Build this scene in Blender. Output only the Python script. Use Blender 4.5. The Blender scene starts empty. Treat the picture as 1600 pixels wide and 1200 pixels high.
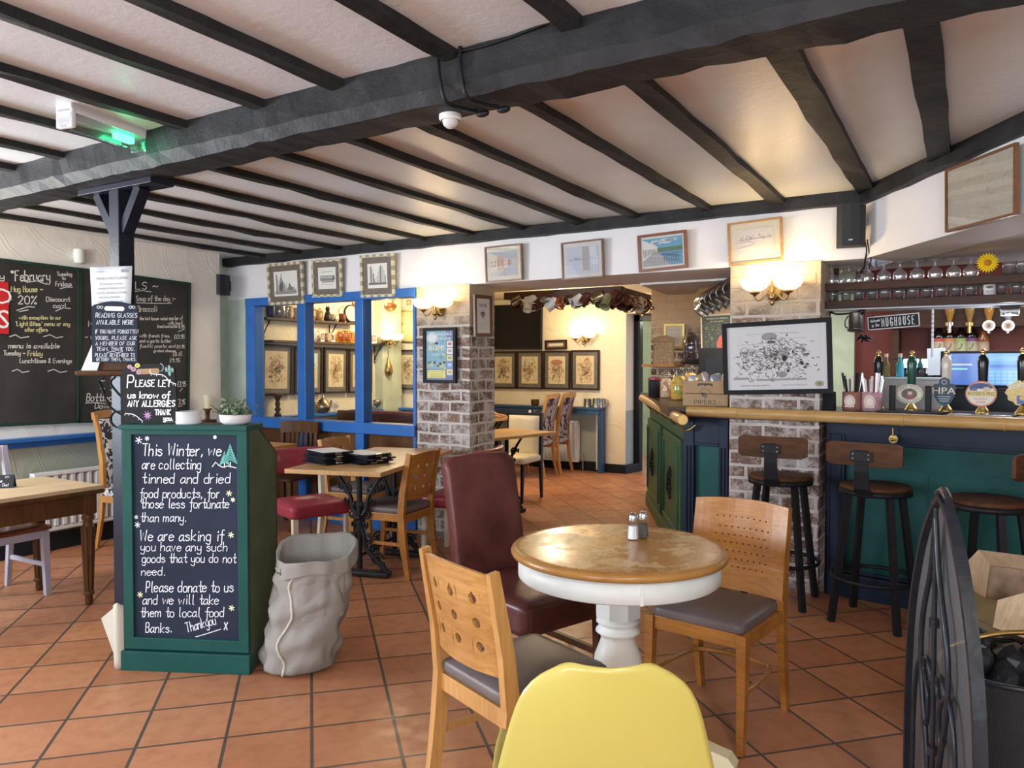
import bpy, bmesh, math, random
from mathutils import Vector as V, Matrix as M
R = random.Random(7)
S = bpy.context.scene
COL = S.collection
rad = math.radians

# ------------------------------------------------------------------ camera
CAM_H, FPX, YAW, PIT = 1.5, 1185.0, rad(31.1), rad(1.5)
FW = V((-math.sin(YAW)*math.cos(PIT), math.cos(YAW)*math.cos(PIT), -math.sin(PIT)))
RT = V((math.cos(YAW), math.sin(YAW), 0)); UP = RT.cross(FW)
CP = V((0, 0, CAM_H))
cam = bpy.data.cameras.new('camera'); cam.sensor_width = 36; cam.lens = 36*FPX/1600
cam.clip_start = 0.05
co = bpy.data.objects.new('camera', cam); COL.objects.link(co); S.camera = co
co.matrix_world = M(((RT.x, UP.x, -FW.x, 0), (RT.y, UP.y, -FW.y, 0), (RT.z, UP.z, -FW.z, CAM_H), (0, 0, 0, 1)))

# ------------------------------------------------------------------ world, lights, exposure
w = bpy.data.worlds.new('sky'); S.world = w; w.use_nodes = True
w.node_tree.nodes['Background'].inputs[0].default_value = (0.62, 0.75, 1.0, 1)
w.node_tree.nodes['Background'].inputs[1].default_value = 1.6
S.view_settings.view_transform = 'Standard'; S.view_settings.look = 'None'
S.view_settings.exposure = 0.5; S.view_settings.gamma = 1; S.view_settings.use_curve_mapping = False
try:
    S.cycles.max_bounces = 8; S.cycles.diffuse_bounces = 4; S.cycles.glossy_bounces = 4
    S.cycles.transparent_max_bounces = 40; S.cycles.caustics_reflective = False; S.cycles.caustics_refractive = False
    S.cycles.sample_clamp_indirect = 6; S.cycles.use_denoising = True
except Exception: pass

def area(name, loc, direction, sx, sy, power, color):
    l = bpy.data.lights.new(name, 'AREA'); l.shape = 'RECTANGLE'; l.size = sx; l.size_y = sy
    l.energy = power; l.color = color
    o = bpy.data.objects.new(name, l); COL.objects.link(o); o.location = loc
    o.rotation_euler = V(direction).to_track_quat('-Z', 'Y').to_euler()
    return o
def point(name, loc, power, color, r=0.03):
    l = bpy.data.lights.new(name, 'POINT'); l.energy = power; l.color = color; l.shadow_soft_size = r
    o = bpy.data.objects.new(name, l); COL.objects.link(o); o.location = loc
    return o
DAY = (0.80, 0.89, 1.0); WARM = (1.0, 0.72, 0.38)
# daylight through the windows of the wall behind the camera and of the left wall nearer than the frame
for i, x in enumerate((-4.95, -.95, 1.85)):
    area('window_daylight', (x, -2.86, 1.55), (0, 1, -0.12), 1.7, 1.3, 69, DAY)
area('window_daylight', (-6.2, 0.3, 1.55), (1, 0.3, 0.05), 1.9, 1.2, 135, DAY)
# unseen fill lamps added to brighten the rooms and bar, and the strip lights of the bar
FILL_LAMPS = [(-5.45, 6.75, 2.28, 46, (1, .80, .52)), (-4.45, 8.3, 2.28, 40, (1, .82, .55)), (-5.25, 1.85, 2.15, 32, (1, .90, .74)), (-3.4, -.3, 2.2, 10, (1, .92, .80)), (.7, .3, 2.2, 52, (1, .90, .76)), (.9, 6.35, 1.98, 7, (.95, .95, 1))]
area('bar_strip_light', (0.4, 6.3, 2.12), (0, 0, -1), 2.6, 0.15, 20, (0.86, 0.91, 1.0))
area('bar_strip_light', (-1.9, 6.9, 2.10), (0, 0, -1), 0.6, 0.2, 16, (1, 0.85, 0.62))

for x_, y_, z_, p_, c_ in FILL_LAMPS: point('added_fill_light', (x_, y_, z_), p_, c_, .12)

# ------------------------------------------------------------------ photograph pixels to points on real planes
def ray(x, y): return RT*((x-800)/FPX) - UP*((y-600)/FPX) + FW
def hit(x, y, p, n):
    d = ray(x, y); n = V(n); return CP + d*((V(p)-CP).dot(n)/d.dot(n))
def gz(x, y, z=0.0): return hit(x, y, (0, 0, z), (0, 0, 1))
def gy(x, y, Y): return hit(x, y, (0, Y, 0), (0, 1, 0))
def gx(x, y, X): return hit(x, y, (X, 0, 0), (1, 0, 0))
def gl(x, y, p, ang):
    a = rad(ang); return hit(x, y, (p[0], p[1], 0), (-math.sin(a), math.cos(a), 0))

# ------------------------------------------------------------------ mesh builder
class MB:
    def __init__(s): s.v = []; s.f = []; s.mi = []; s.sm = []; s.fc = []; s.col = None
    def add(s, vs, fs, m=0, sm=False, c=None):
        b = len(s.v); s.v += [V(p) for p in vs]
        for f in fs:
            s.f.append(tuple(b+i for i in f)); s.mi.append(m); s.sm.append(sm); s.fc.append(c or s.col)
        return s
    def bm(s, bm, m=0, sm=False, X=None, c=None):
        bm.verts.index_update()
        vs = [(X @ v.co) if X else v.co.copy() for v in bm.verts]
        fs = [tuple(v.index for v in f.verts) for f in bm.faces]
        bm.free(); return s.add(vs, fs, m, sm, c)
    def box(s, c, size, rot=None, bv=0, m=0, col=None, seg=2):
        X = M.Translation(V(c))
        if rot is not None:
            X = X @ (rot.to_4x4() if hasattr(rot, 'to_4x4') else M.Rotation(rot, 4, 'Z'))
        bm = bmesh.new(); bmesh.ops.create_cube(bm, size=1)
        for v in bm.verts: v.co = V((v.co.x*size[0], v.co.y*size[1], v.co.z*size[2]))
        if bv: bmesh.ops.bevel(bm, geom=list(bm.edges), offset=min(bv, min(size)*.49), segments=seg, affect='EDGES', profile=.6)
        return s.bm(bm, m, False, X, col)
    def span(s, a, b, bv=0, m=0):
        a = V(a); b = V(b); return s.box((a+b)/2, [abs(b[i]-a[i]) for i in range(3)], None, bv, m)
    def cyl(s, p, q, r, r2=None, n=16, m=0, cap=True, sm=True, c=None):
        p = V(p); q = V(q); r2 = r if r2 is None else r2
        d = (q-p).normalized(); a = d.orthogonal().normalized(); b = d.cross(a)
        cs = [(math.cos(2*math.pi*i/n), math.sin(2*math.pi*i/n)) for i in range(n)]
        A = [p+(a*x+b*y)*r for x, y in cs]; B = [q+(a*x+b*y)*r2 for x, y in cs]
        s.add(A+B, [(i, (i+1) % n, n+(i+1) % n, n+i) for i in range(n)], m, sm, c)
        if cap:
            if r > 1e-5: s.add(A, [tuple(reversed(range(n)))], m, False, c)
            if r2 > 1e-5: s.add(B, [tuple(range(n))], m, False, c)
        return s
    def sweep(s, pts, sec, closed=False, m=0, sm=True, side=None, cap=True, c=None, scale=None):
        """sweep a 2D section along a polyline; side keeps the section's first axis steady"""
        pts = [V(p) for p in pts]; n = len(pts); k = len(sec); rings = []; prev = None
        for i, p in enumerate(pts):
            if closed: t = pts[(i+1) % n]-pts[i-1]
            else: t = pts[min(i+1, n-1)]-pts[max(i-1, 0)]
            t = t.normalized() if t.length > 1e-9 else V((0, 0, 1))
            if side is not None: a = V(side); a = (a-t*a.dot(t))
            elif prev is not None: a = prev-t*prev.dot(t)
            else: a = t.orthogonal()
            a = a.normalized() if a.length > 1e-6 else t.orthogonal().normalized()
            prev = a; b = t.cross(a); k_ = scale[i] if scale else 1
            rings.append([p+(a*x+b*y)*k_ for x, y in sec])
        vs = [q for r_ in rings for q in r_]
        fs = []
        for i in range(n if closed else n-1):
            j = (i+1) % n
            for q in range(k): fs.append((i*k+q, i*k+(q+1) % k, j*k+(q+1) % k, j*k+q))
        s.add(vs, fs, m, sm, c)
        if cap and not closed:
            s.add(rings[0], [tuple(reversed(range(k)))], m, False, c); s.add(rings[-1], [tuple(range(k))], m, False, c)
        return s
    def tube(s, pts, r, n=8, closed=False, m=0, c=None):
        sc = None
        if isinstance(r, (list, tuple)): sc = r; r = 1
        sec = [(math.cos(2*math.pi*i/n)*r, math.sin(2*math.pi*i/n)*r) for i in range(n)]
        return s.sweep(pts, sec, closed, m, True, None, True, c, sc)
    def bar(s, pts, w, d, side=(0, 1, 0), m=0, closed=False, scale=None):
        sec = [(-w/2, -d/2), (w/2, -d/2), (w/2, d/2), (-w/2, d/2)]
        return s.sweep(pts, sec, closed, m, False, side, True, None, scale)
    def lathe(s, prof, n=24, c=(0, 0, 0), m=0, sm=True, col=None, a0=0, a1=2*math.pi, X=None):
        c = V(c); full = abs(a1-a0-2*math.pi) < 1e-6; k = n if full else n+1
        vs = []
        for r, z in prof:
            for i in range(k):
                a = a0+(a1-a0)*i/n; p = V((r*math.cos(a), r*math.sin(a), z)); vs.append((X @ p if X else p)+c)
        fs = []
        for j in range(len(prof)-1):
            for i in range(n):
                i2 = (i+1) % k; fs.append((j*k+i, j*k+i2, (j+1)*k+i2, (j+1)*k+i))
        return s.add(vs, fs, m, sm, col)
    def ext(s, pts, vec, m=0, sm=False, c=None):
        pts = [V(p) for p in pts]; n = len(pts); q = [p+V(vec) for p in pts]
        s.add(pts, [tuple(reversed(range(n)))], m, False, c); s.add(q, [tuple(range(n))], m, False, c)
        return s.add(pts+q, [(i, (i+1) % n, n+(i+1) % n, n+i) for i in range(n)], m, sm, c)
    def poly(s, pts, m=0, c=None): return s.add(pts, [tuple(range(len(pts)))], m, False, c)
    def grid(s, nu, nv, fn, m=0, sm=True, cu=False, c=None):
        vs = [fn(i/(nu if cu else nu-1), j/(nv-1)) for j in range(nv) for i in range(nu)]
        fs = []
        for j in range(nv-1):
            for i in range(nu if cu else nu-1):
                i2 = (i+1) % nu; fs.append((j*nu+i, j*nu+i2, (j+1)*nu+i2, (j+1)*nu+i))
        return s.add(vs, fs, m, sm, c)
    def sphere(s, c, r, n=16, k=10, m=0, col=None, sc=(1, 1, 1)):
        c = V(c)
        return s.grid(n, k, lambda u, v: c+V((r*sc[0]*math.sin(math.pi*(v*.998+.001))*math.cos(2*math.pi*u), r*sc[1]*math.sin(math.pi*(v*.998+.001))*math.sin(2*math.pi*u), -r*sc[2]*math.cos(math.pi*(v*.998+.001)))), m, True, True, col)
    def build(s, name, mats, parent=None, fix=True, solid=0, sub=0, loc=None):
        me = bpy.data.meshes.new(name); me.from_pydata([tuple(p) for p in s.v], [], s.f)
        mats = mats if isinstance(mats, (list, tuple)) else [mats]
        for m_ in mats: me.materials.append(m_)
        me.polygons.foreach_set('material_index', s.mi); me.polygons.foreach_set('use_smooth', s.sm)
        if any(c is not None for c in s.fc):
            at = me.color_attributes.new('Col', 'FLOAT_COLOR', 'CORNER'); d = []
            for p, c in zip(me.polygons, s.fc):
                c = c or (1, 1, 1)
                d += [c[0], c[1], c[2], 1.0]*p.loop_total
            at.data.foreach_set('color', d)
        if fix:
            b = bmesh.new(); b.from_mesh(me); bmesh.ops.recalc_face_normals(b, faces=b.faces[:]); b.to_mesh(me); b.free()
        me.update()
        o = bpy.data.objects.new(name, me); COL.objects.link(o)
        if parent is not None: o.parent = parent
        if loc is not None: o.location = loc
        if solid:
            md = o.modifiers.new('thick', 'SOLIDIFY'); md.thickness = solid; md.offset = -1
        if sub:
            md = o.modifiers.new('sub', 'SUBSURF'); md.levels = sub; md.render_levels = sub
        return o

def tag(o, label, cat, group=None):
    o['label'] = label; o['category'] = cat
    if group: o['group'] = group
    return o
def thing(name, label, cat, loc=(0, 0, 0), rz=0.0, group=None, mat=None):
    o = bpy.data.objects.new(name, None); COL.objects.link(o); o.empty_display_size = .05
    if mat is not None: o.matrix_world = mat
    else: o.location = loc; o.rotation_euler = (0, 0, rad(rz))
    return tag(o, label, cat, group)
def struct(o, label=None):
    o['kind'] = 'structure'
    if label: o['label'] = label
    return o
def dup(root, label, loc=None, rz=None, mat=None, group=None):
    r = root.copy(); COL.objects.link(r); r['label'] = label
    if group: r['group'] = group
    if mat is not None: r.matrix_world = mat
    else:
        if loc is not None: r.location = loc
        if rz is not None: r.rotation_euler = (0, 0, rad(rz))
    def rec(a, b):
        for ch in list(a.children):
            c = ch.copy(); COL.objects.link(c); c.parent = b; rec(ch, c)
    rec(root, r); return r
def basis(o, x, y, z):
    return M(((x.x, y.x, z.x, o.x), (x.y, y.y, z.y, o.y), (x.z, y.z, z.z, o.z), (0, 0, 0, 1)))
def plate(tl, tr, br, bl):
    """frame of a flat board from its four corners: x right, z up, -y towards the viewer"""
    u = ((tr-tl)+(br-bl))/2; v = ((tl-bl)+(tr-br))/2; wd, ht = u.length, v.length
    u = u.normalized(); v = (v-u*v.dot(u)).normalized(); n = v.cross(u)
    return basis((tl+tr+br+bl)/4, u, n, v), wd, ht
def uv_of(mat, px, py):
    n = mat.col[1].to_3d(); p = hit(px, py, mat.translation, n); q = mat.inverted() @ p
    return q.x, q.z

# ------------------------------------------------------------------ materials
MATS = {}
class NT:
    def __init__(s, name):
        s.m = bpy.data.materials.new(name); s.m.use_nodes = True; s.t = s.m.node_tree; s.n = s.t.nodes
        s.b = s.n['Principled BSDF']; s.o = s.n['Material Output']
    def nd(s, typ, **kw):
        x = s.n.new(typ)
        for k, v in kw.items():
            if k.startswith('i_'):
                k = k[2:]; k = int(k) if k.isdigit() else k.replace('_', ' ')
                x.inputs[k].default_value = v
            else: setattr(x, k, v)
        return x
    def ln(s, a, b): s.t.links.new(a, b)
    def coord(s, scale=(1, 1, 1), rot=(0, 0, 0), loc=(0, 0, 0), src='Object'):
        tc = s.nd('ShaderNodeTexCoord'); mp = s.nd('ShaderNodeMapping')
        s.ln(tc.outputs[src], mp.inputs[0]); mp.inputs['Scale'].default_value = scale
        mp.inputs['Rotation'].default_value = rot; mp.inputs['Location'].default_value = loc
        return mp.outputs[0]
    def noise(s, vec, scale, detail=4, rough=.55, dist=0):
        x = s.nd('ShaderNodeTexNoise'); s.ln(vec, x.inputs['Vector']); x.inputs['Scale'].default_value = scale
        x.inputs['Detail'].default_value = detail; x.inputs['Roughness'].default_value = rough; x.inputs['Distortion'].default_value = dist
        return x.outputs['Fac']
    def ramp(s, fac, stops, interp='LINEAR'):
        x = s.nd('ShaderNodeValToRGB'); s.ln(fac, x.inputs[0]); e = x.color_ramp; e.interpolation = interp
        while len(e.elements) < len(stops): e.elements.new(.5)
        for el, (p, c) in zip(e.elements, stops):
            el.position = p; el.color = (*c, 1) if len(c) == 3 else c
        return x.outputs[0]
    def mix(s, f, a, b, mode='MIX'):
        x = s.nd('ShaderNodeMix', data_type='RGBA', blend_type=mode)
        for sock, val in ((x.inputs[0], f), (x.inputs[6], a), (x.inputs[7], b)):
            if hasattr(val, 'links'): s.ln(val, sock)
            elif isinstance(val, (int, float)): sock.default_value = val
            else: sock.default_value = (*val, 1)
        return x.outputs[2]
    def bump(s, h, strength=.3, dist=.01):
        x = s.nd('ShaderNodeBump'); s.ln(h, x.inputs['Height']); x.inputs['Strength'].default_value = strength
        x.inputs['Distance'].default_value = dist; s.ln(x.outputs[0], s.b.inputs['Normal']); return x
    def set(s, **kw):
        for k, v in kw.items():
            i = s.b.inputs[k.replace('_', ' ')]
            if hasattr(v, 'links'): s.ln(v, i)
            elif isinstance(v, tuple): i.default_value = (*v, 1) if len(v) == 3 else v
            else: i.default_value = v
        return s

def paint(name, c, rough=.5, var=.12, vs=6, bump=.15, bs=40, metal=0, coat=0, bd=.004):
    """painted, cast or plastic surface: one colour with a little unevenness"""
    if name in MATS: return MATS[name]
    t = NT(name); v = t.coord(); n = t.noise(v, vs)
    lo = tuple(x*(1-var) for x in c); hi = tuple(min(1, x*(1+var)) for x in c)
    t.set(Base_Color=t.ramp(n, [(.3, lo), (.7, hi)]), Roughness=rough, Metallic=metal, Specular_IOR_Level=.3 if max(c) > .12 else .18)
    if coat: t.set(Coat_Weight=coat, Coat_Roughness=.15)
    if bump: t.bump(t.noise(v, bs, 3), bump, bd)
    MATS[name] = t.m; return t.m
def wood(name, dark, light, axis=0, scale=9, rough=.4, coat=.25, stretch=.1, bump=.08, lo=.25, hi=.75):
    if name in MATS: return MATS[name]
    t = NT(name); sc = [1, 1, 1]; sc[axis] = stretch; v = t.coord(tuple(sc))
    n = t.noise(v, scale, 6, .62, .6); f = t.noise(v, scale*9, 3, .6)
    c = t.ramp(n, [(lo, dark), (hi, light)])
    c = t.mix(t.ramp(f, [(.42, (.0, .0, .0)), (.6, (.35, .35, .35))]), c, tuple(x*.72 for x in dark))
    t.set(Base_Color=c, Roughness=rough, Coat_Weight=coat*.4 if light[0] > .2 else 0, Coat_Roughness=.2, Specular_IOR_Level=.3 if light[0] > .2 else .15)
    if bump: t.bump(f, bump, .002)
    MATS[name] = t.m; return t.m
def metal(name, c, rough=.25, bump=0):
    if name in MATS: return MATS[name]
    t = NT(name); t.set(Base_Color=c, Metallic=1.0, Roughness=rough)
    if bump: t.bump(t.noise(t.coord(), 60, 3), bump, .002)
    MATS[name] = t.m; return t.m
def glass(name, tint=(1, 1, 1), amount=.14, rough=.02):
    """thin glass: mostly see-through with a fresnel reflection"""
    if name in MATS: return MATS[name]
    t = NT(name); tr = t.nd('ShaderNodeBsdfTransparent'); tr.inputs[0].default_value = (*tint, 1)
    gl_ = t.nd('ShaderNodeBsdfGlossy'); gl_.inputs['Roughness'].default_value = rough
    fr = t.nd('ShaderNodeLayerWeight'); fr.inputs[0].default_value = .5
    pw = t.nd('ShaderNodeMath', operation='POWER'); t.ln(fr.outputs['Facing'], pw.inputs[0]); pw.inputs[1].default_value = 4.0
    mt = t.nd('ShaderNodeMath', operation='MULTIPLY_ADD'); t.ln(pw.outputs[0], mt.inputs[0]); mt.inputs[1].default_value = .8; mt.inputs[2].default_value = amount*.22
    mx = t.nd('ShaderNodeMixShader'); t.ln(mt.outputs[0], mx.inputs[0]); t.ln(tr.outputs[0], mx.inputs[1]); t.ln(gl_.outputs[0], mx.inputs[2])
    t.ln(mx.outputs[0], t.o.inputs[0]); MATS[name] = t.m; return t.m
def glow(name, c, strength, base=None):
    if name in MATS: return MATS[name]
    t = NT(name); t.set(Base_Color=base or c, Roughness=.4, Emission_Color=c, Emission_Strength=strength)
    MATS[name] = t.m; return t.m
def ink(name='printed_paper', rough=.55, coat=0.0):
    """printed or chalked colours: each face of the artwork carries its own ink"""
    if name in MATS: return MATS[name]
    t = NT(name); a = t.nd('ShaderNodeVertexColor', layer_name='Col')
    n = t.noise(t.coord(), 30)
    t.set(Base_Color=t.mix(t.ramp(n, [(.35, (0, 0, 0)), (.7, (.10, .10, .10))]), a.outputs[0], (.5, .48, .42)), Roughness=rough, Coat_Weight=coat, Coat_Roughness=.08)
    MATS[name] = t.m; return t.m

# ------------------------------------------------------------------ lettering
TXT = {}
def text_geo(s, bold=False):
    k = s
    if k not in TXT:
        cu = bpy.data.curves.new('lettering', 'FONT'); cu.body = s; cu.size = 1; cu.resolution_u = 2
        o = bpy.data.objects.new('lettering', cu); COL.objects.link(o)
        bpy.context.view_layer.update()
        me = bpy.data.meshes.new_from_object(o.evaluated_get(bpy.context.evaluated_depsgraph_get()))
        TXT[k] = ([v.co.copy() for v in me.vertices], [tuple(p.vertices) for p in me.polygons])
        bpy.data.objects.remove(o); bpy.data.curves.remove(cu); bpy.data.meshes.remove(me)
    return TXT[k]
def letters(mb, s, x, z, size, c, align='C', y=-.002, rot=0, sx=1.0, width=None):
    vs, fs = text_geo(s)
    if not vs: return
    x0 = min(v.x for v in vs); x1 = max(v.x for v in vs)
    if width: sx = width/((x1-x0)*size)
    off = {'C': (x0+x1)/2, 'L': x0, 'R': x1}[align]; cr, sr = math.cos(rot), math.sin(rot)
    P = []
    for v in vs:
        a = (v.x-off)*size*sx; b = (v.y-.33)*size
        P.append((x+a*cr-b*sr, y, z+a*sr+b*cr))
    mb.add(P, fs, 0, False, c)
G = {}
for ln_ in '''a 4 4h 2i 0g 0e 1d 3e 4g|4i 4e 5d
b 4 0m 0d 2d 4e 4h 2i 0h
c 4 4h 2i 0h 0e 2d 4e
d 4 4h 2i 0h 0e 2d 4e|4m 4d
e 4 0g 4g 4h 2i 0h 0e 2d 4e
f 3 4m 3m 2l 2g 2a 1a|0i 4i
g 4 4h 2i 0h 0e 2d 4e|4i 4b 2a 0b
% 5 5m 0d|1m 0l 1k 2l 1m|4f 3e 4d 5e 4f
h 4 0m 0d|0g 2i 4h 4d
i 1 1i 1d|1k 1l
j 2 2i 2b 1a 0b|2k 2l
k 4 0m 0d|4i 0f 4d
l 2 1m 1e 2d
m 6 0i 0d|0g 1i 3h 3d|3g 5i 6h 6d
n 4 0i 0d|0g 2i 4h 4d
o 4 2i 0h 0e 2d 4e 4h 2i
p 4 0i 0a|0h 2i 4h 4e 2d 0e
q 4 4h 2i 0h 0e 2d 4e|4i 4a
r 3 0i 0d|0g 2i 3i
s 4 4h 2i 0h 2g 4f 4e 2d 0e
t 3 2m 2e 3d 4e|0i 4i
u 4 0i 0e 2d 4e|4i 4d
v 4 0i 2d 4i
w 6 0i 1d 3h 5d 6i
x 4 0i 4d|4i 0d
y 4 0i 0f 2e 4f|4i 4b 2a 0b
z 4 0i 4i 0d 4d
A 4 0d 2m 4d|1g 3g
B 4 0d 0m|0m 3m 4k 3i 0i|3i 4g 4e 3d 0d
C 5 5k 3m 1l 0j 0f 1d 3d 5e
D 5 0d 0m|0m 3m 5k 5f 3d 0d
E 4 4m 0m 0d 4d|0i 3i
F 4 4m 0m 0d|0i 3i
G 5 5k 3m 1l 0i 1e 3d 5e|5e 5h 3h
H 4 0m 0d|4m 4d|0i 4i
I 1 1m 1d
J 3 3m 3e 2d 0e
K 4 0m 0d|4m 0h 4d
L 4 0m 0d 4d
M 6 0d 0m 3g 6m 6d
N 4 0d 0m 4d 4m
O 5 2m 0k 0f 2d 4f 4k 2m
P 4 0d 0m|0m 3m 4k 4j 3h 0h
Q 5 2m 0k 0f 2d 4f 4k 2m|3f 5d
R 4 0d 0m|0m 3m 4k 4j 3h 0h|2h 4d
S 4 4l 2m 0k 1i 3h 4f 2d 0e
T 5 0m 5m|3m 3d
U 4 0m 0f 2d 4f 4m
V 4 0m 2d 4m
W 6 0m 1d 3k 5d 6m
X 4 0m 4d|4m 0d
Y 4 0m 2i 4m|2i 2d
Z 4 0m 4m 0d 4d
0 4 2m 0k 0f 2d 4f 4k 2m
1 2 0k 1m 1d
2 4 0k 2m 4k 3h 0d|0d 4d
3 4 0l 2m 4k 2i 4g 2d 0e
4 4 3d 3m 0g 4g
5 4 4m 0m 0i 3i 4f 2d 0e
6 4 4l 2m 0h 0e 2d 4e 4g 2h 0g
7 4 0m 4m 1d
8 4 2i 0k 2m 4k 2i 0f 2d 4f 2i
9 4 4k 2m 0k 2i 4k 4g 2d
. 1 1d 1e
, 1 1e 0c
' 1 1m 1k
- 3 0g 3g
: 1 1d 1e|1h 1i
/ 3 0d 3m
& 4 4d 0l 2m 3k 0f 1d 4g
+ 4 0h 4h|2j 2f
~ 5 0g 1h 2h 3g 4g 5h
_ 3 1h 3h
£ 4 4l 2m 1k 1d|0d 4d|0h 3h'''.split('\n'):
    k, wdt, st = ln_.split(' ', 2)
    G[k] = (int(wdt), [[(int(p[0]), ord(p[1])-100) for p in q.split(' ')] for q in st.split('|')])
ANG = set('AEFHIKLMNTVWXYZ147zvwxk/+-_')
def curve2(p, k=4, closed=False):
    """catmull-rom through 2D/3D points"""
    P = [V(q) for q in p]; n = len(P); out = []
    if n < 3 and not closed: return P
    for i in range(n if closed else n-1):
        if closed: a, b, c, d = P[i-1], P[i], P[(i+1) % n], P[(i+2) % n]
        else: a, b, c, d = P[max(i-1, 0)], P[i], P[i+1], P[min(i+2, n-1)]
        for j in range(k):
            t = j/k; out.append(.5*((2*b)+(c-a)*t+(2*a-5*b+4*c-d)*t*t+(3*b-a-3*c+d)*t**3))
    if not closed: out.append(P[-1])
    return out
def stroke(mb, pts, wd, c, y=-.0025):
    """a flat chalk line lying on a board"""
    P = [V((p[0], 0, p[1])) for p in pts]; n = len(P)
    if n < 2: return
    L, Rr = [], []
    for i in range(n):
        t = P[min(i+1, n-1)]-P[max(i-1, 0)]
        t = t.normalized() if t.length > 1e-9 else V((1, 0, 0)); s_ = V((-t.z, 0, t.x))*(wd/2)
        e = t*(wd*.35)*(-1 if i == 0 else 1 if i == n-1 else 0)
        L.append(P[i]+s_+e); Rr.append(P[i]-s_+e)
    vs = [V((p.x, y, p.z)) for p in L+Rr]
    mb.add(vs, [(i, i+1, n+i+1, n+i) for i in range(n-1)], 0, False, c)
def hand_width(s, h):
    u = h/9.; return sum((4.2 if ch == ' ' else (G[ch][0]+1.9 if ch in G else 4)) for ch in s)*u
def hand(mb, s, x, z, h, c=(.9, .9, .88), wd=None, width=None, align='L', rot=0, slant=.12, y=-.0025, jit=.25):
    """handwriting: capital height h, baseline left end at x, z; squeezed to width when given"""
    u = h/9.; W = hand_width(s, h); sx = (width/W) if width else 1.0
    if align == 'C': x -= W*sx/2*math.cos(rot); z -= W*sx/2*math.sin(rot)
    wd = wd or h*.085; cx = 0; cr, sr = math.cos(rot), math.sin(rot)
    for ch in s:
        if ch == ' ': cx += 4.2*u*sx; continue
        if ch not in G: cx += 4*u*sx; continue
        gw, sts = G[ch]; jx, jz = R.uniform(-jit, jit)*u, R.uniform(-jit, jit)*u
        for st in sts:
            p = [(a, b) for a, b in st]
            if len(p) > 2 and ch not in ANG: p = [(q.x, q.y) for q in curve2([(a, b, 0) for a, b in p], 3)]
            q = []
            for a, b in p:
                lx = cx+(a*u)*sx+b*u*slant+jx; lz = b*u+jz
                q.append((x+lx*cr-lz*sr, z+lx*sr+lz*cr))
            stroke(mb, q, wd, c, y)
        cx += (gw+1.9)*u*sx
# ------------------------------------------------------------------ surfaces of the room
def m_floor():
    t = NT('terracotta_tiles'); v = t.coord((1, 1, 1), (0, 0, rad(-46)), (.003, -.189, 0))
    b = t.nd('ShaderNodeTexBrick', offset=0.0, squash=1.0, i_Scale=1.0, i_Mortar_Size=.0075, i_Mortar_Smooth=.25, i_Bias=0.0, i_Brick_Width=.3335, i_Row_Height=.335)
    t.ln(v, b.inputs['Vector'])
    b.inputs['Color1'].default_value = (.35, .135, .062, 1); b.inputs['Color2'].default_value = (.49, .22, .11, 1); b.inputs['Mortar'].default_value = (.075, .055, .042, 1)
    n = t.noise(v, 2.2, 5, .6); n2 = t.noise(v, 14, 4)
    c = t.mix(t.ramp(n, [(.3, (0, 0, 0)), (.75, (.5, .5, .5))]), b.outputs['Color'], (.52, .22, .10))
    c = t.mix(t.ramp(n2, [(.45, (0, 0, 0)), (.75, (.45, .45, .45))]), c, (.30, .095, .045))
    c = t.mix(b.outputs['Fac'], c, (.085, .06, .045))
    t.set(Base_Color=c, Roughness=t.ramp(n2, [(.3, (.30,)*3), (.7, (.48,)*3)]), Specular_IOR_Level=.45)
    h = t.nd('ShaderNodeMath', operation='MULTIPLY_ADD'); t.ln(b.outputs['Fac'], h.inputs[0]); h.inputs[1].default_value = -1.0; t.ln(n2, h.inputs[2])
    t.bump(h.outputs[0], .35, .004); return t.m
def m_plaster(name, c, rough=.75, strength=.6, scale=2.2):
    t = NT(name); v = t.coord(); a = t.noise(v, scale, 3, .5, 2.4); b = t.noise(v, 40, 3)
    wv = t.nd('ShaderNodeTexWave', wave_type='RINGS', i_Scale=1.1, i_Distortion=9.0, i_Detail=1.5); t.ln(v, wv.inputs[0])
    mm = t.ramp(wv.outputs['Fac'], [(.0, (0, 0, 0)), (.90, (.05,)*3), (.97, (1, 1, 1)), (1, (.3,)*3)])
    h = t.mix(.5, t.mix(.35, a, mm), t.mix(.85, b, a))
    t.set(Base_Color=t.ramp(a, [(.3, tuple(x*.94 for x in c)), (.7, c)]), Roughness=rough); t.bump(h, strength, .02); return t.m
def m_ceiling():
    t = NT('ceiling_paint'); v = t.coord(); n = t.noise(v, 3, 5, .6, .8); b = t.noise(v, 26, 5, .6)
    t.set(Base_Color=t.ramp(n, [(.3, (.665, .70, .72)), (.7, (.735, .765, .785))]), Roughness=.36, Specular_IOR_Level=.55)
    t.bump(t.mix(.4, b, n), .28, .012); return t.m
def m_beam():
    t = NT('black_beam_paint'); v = t.coord((1, 1, 1)); n = t.noise(v, 5, 5, .65, .6); f = t.noise(v, 38, 4, .7)
    vo = t.nd('ShaderNodeTexVoronoi', i_Scale=11.0); t.ln(v, vo.inputs['Vector'])
    t.set(Base_Color=t.ramp(n, [(.3, (.012, .013, .016)), (.75, (.034, .033, .033))]), Roughness=.55, Specular_IOR_Level=.2)
    t.bump(t.mix(.45, f, vo.outputs['Distance']), .55, .012); return t.m
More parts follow.
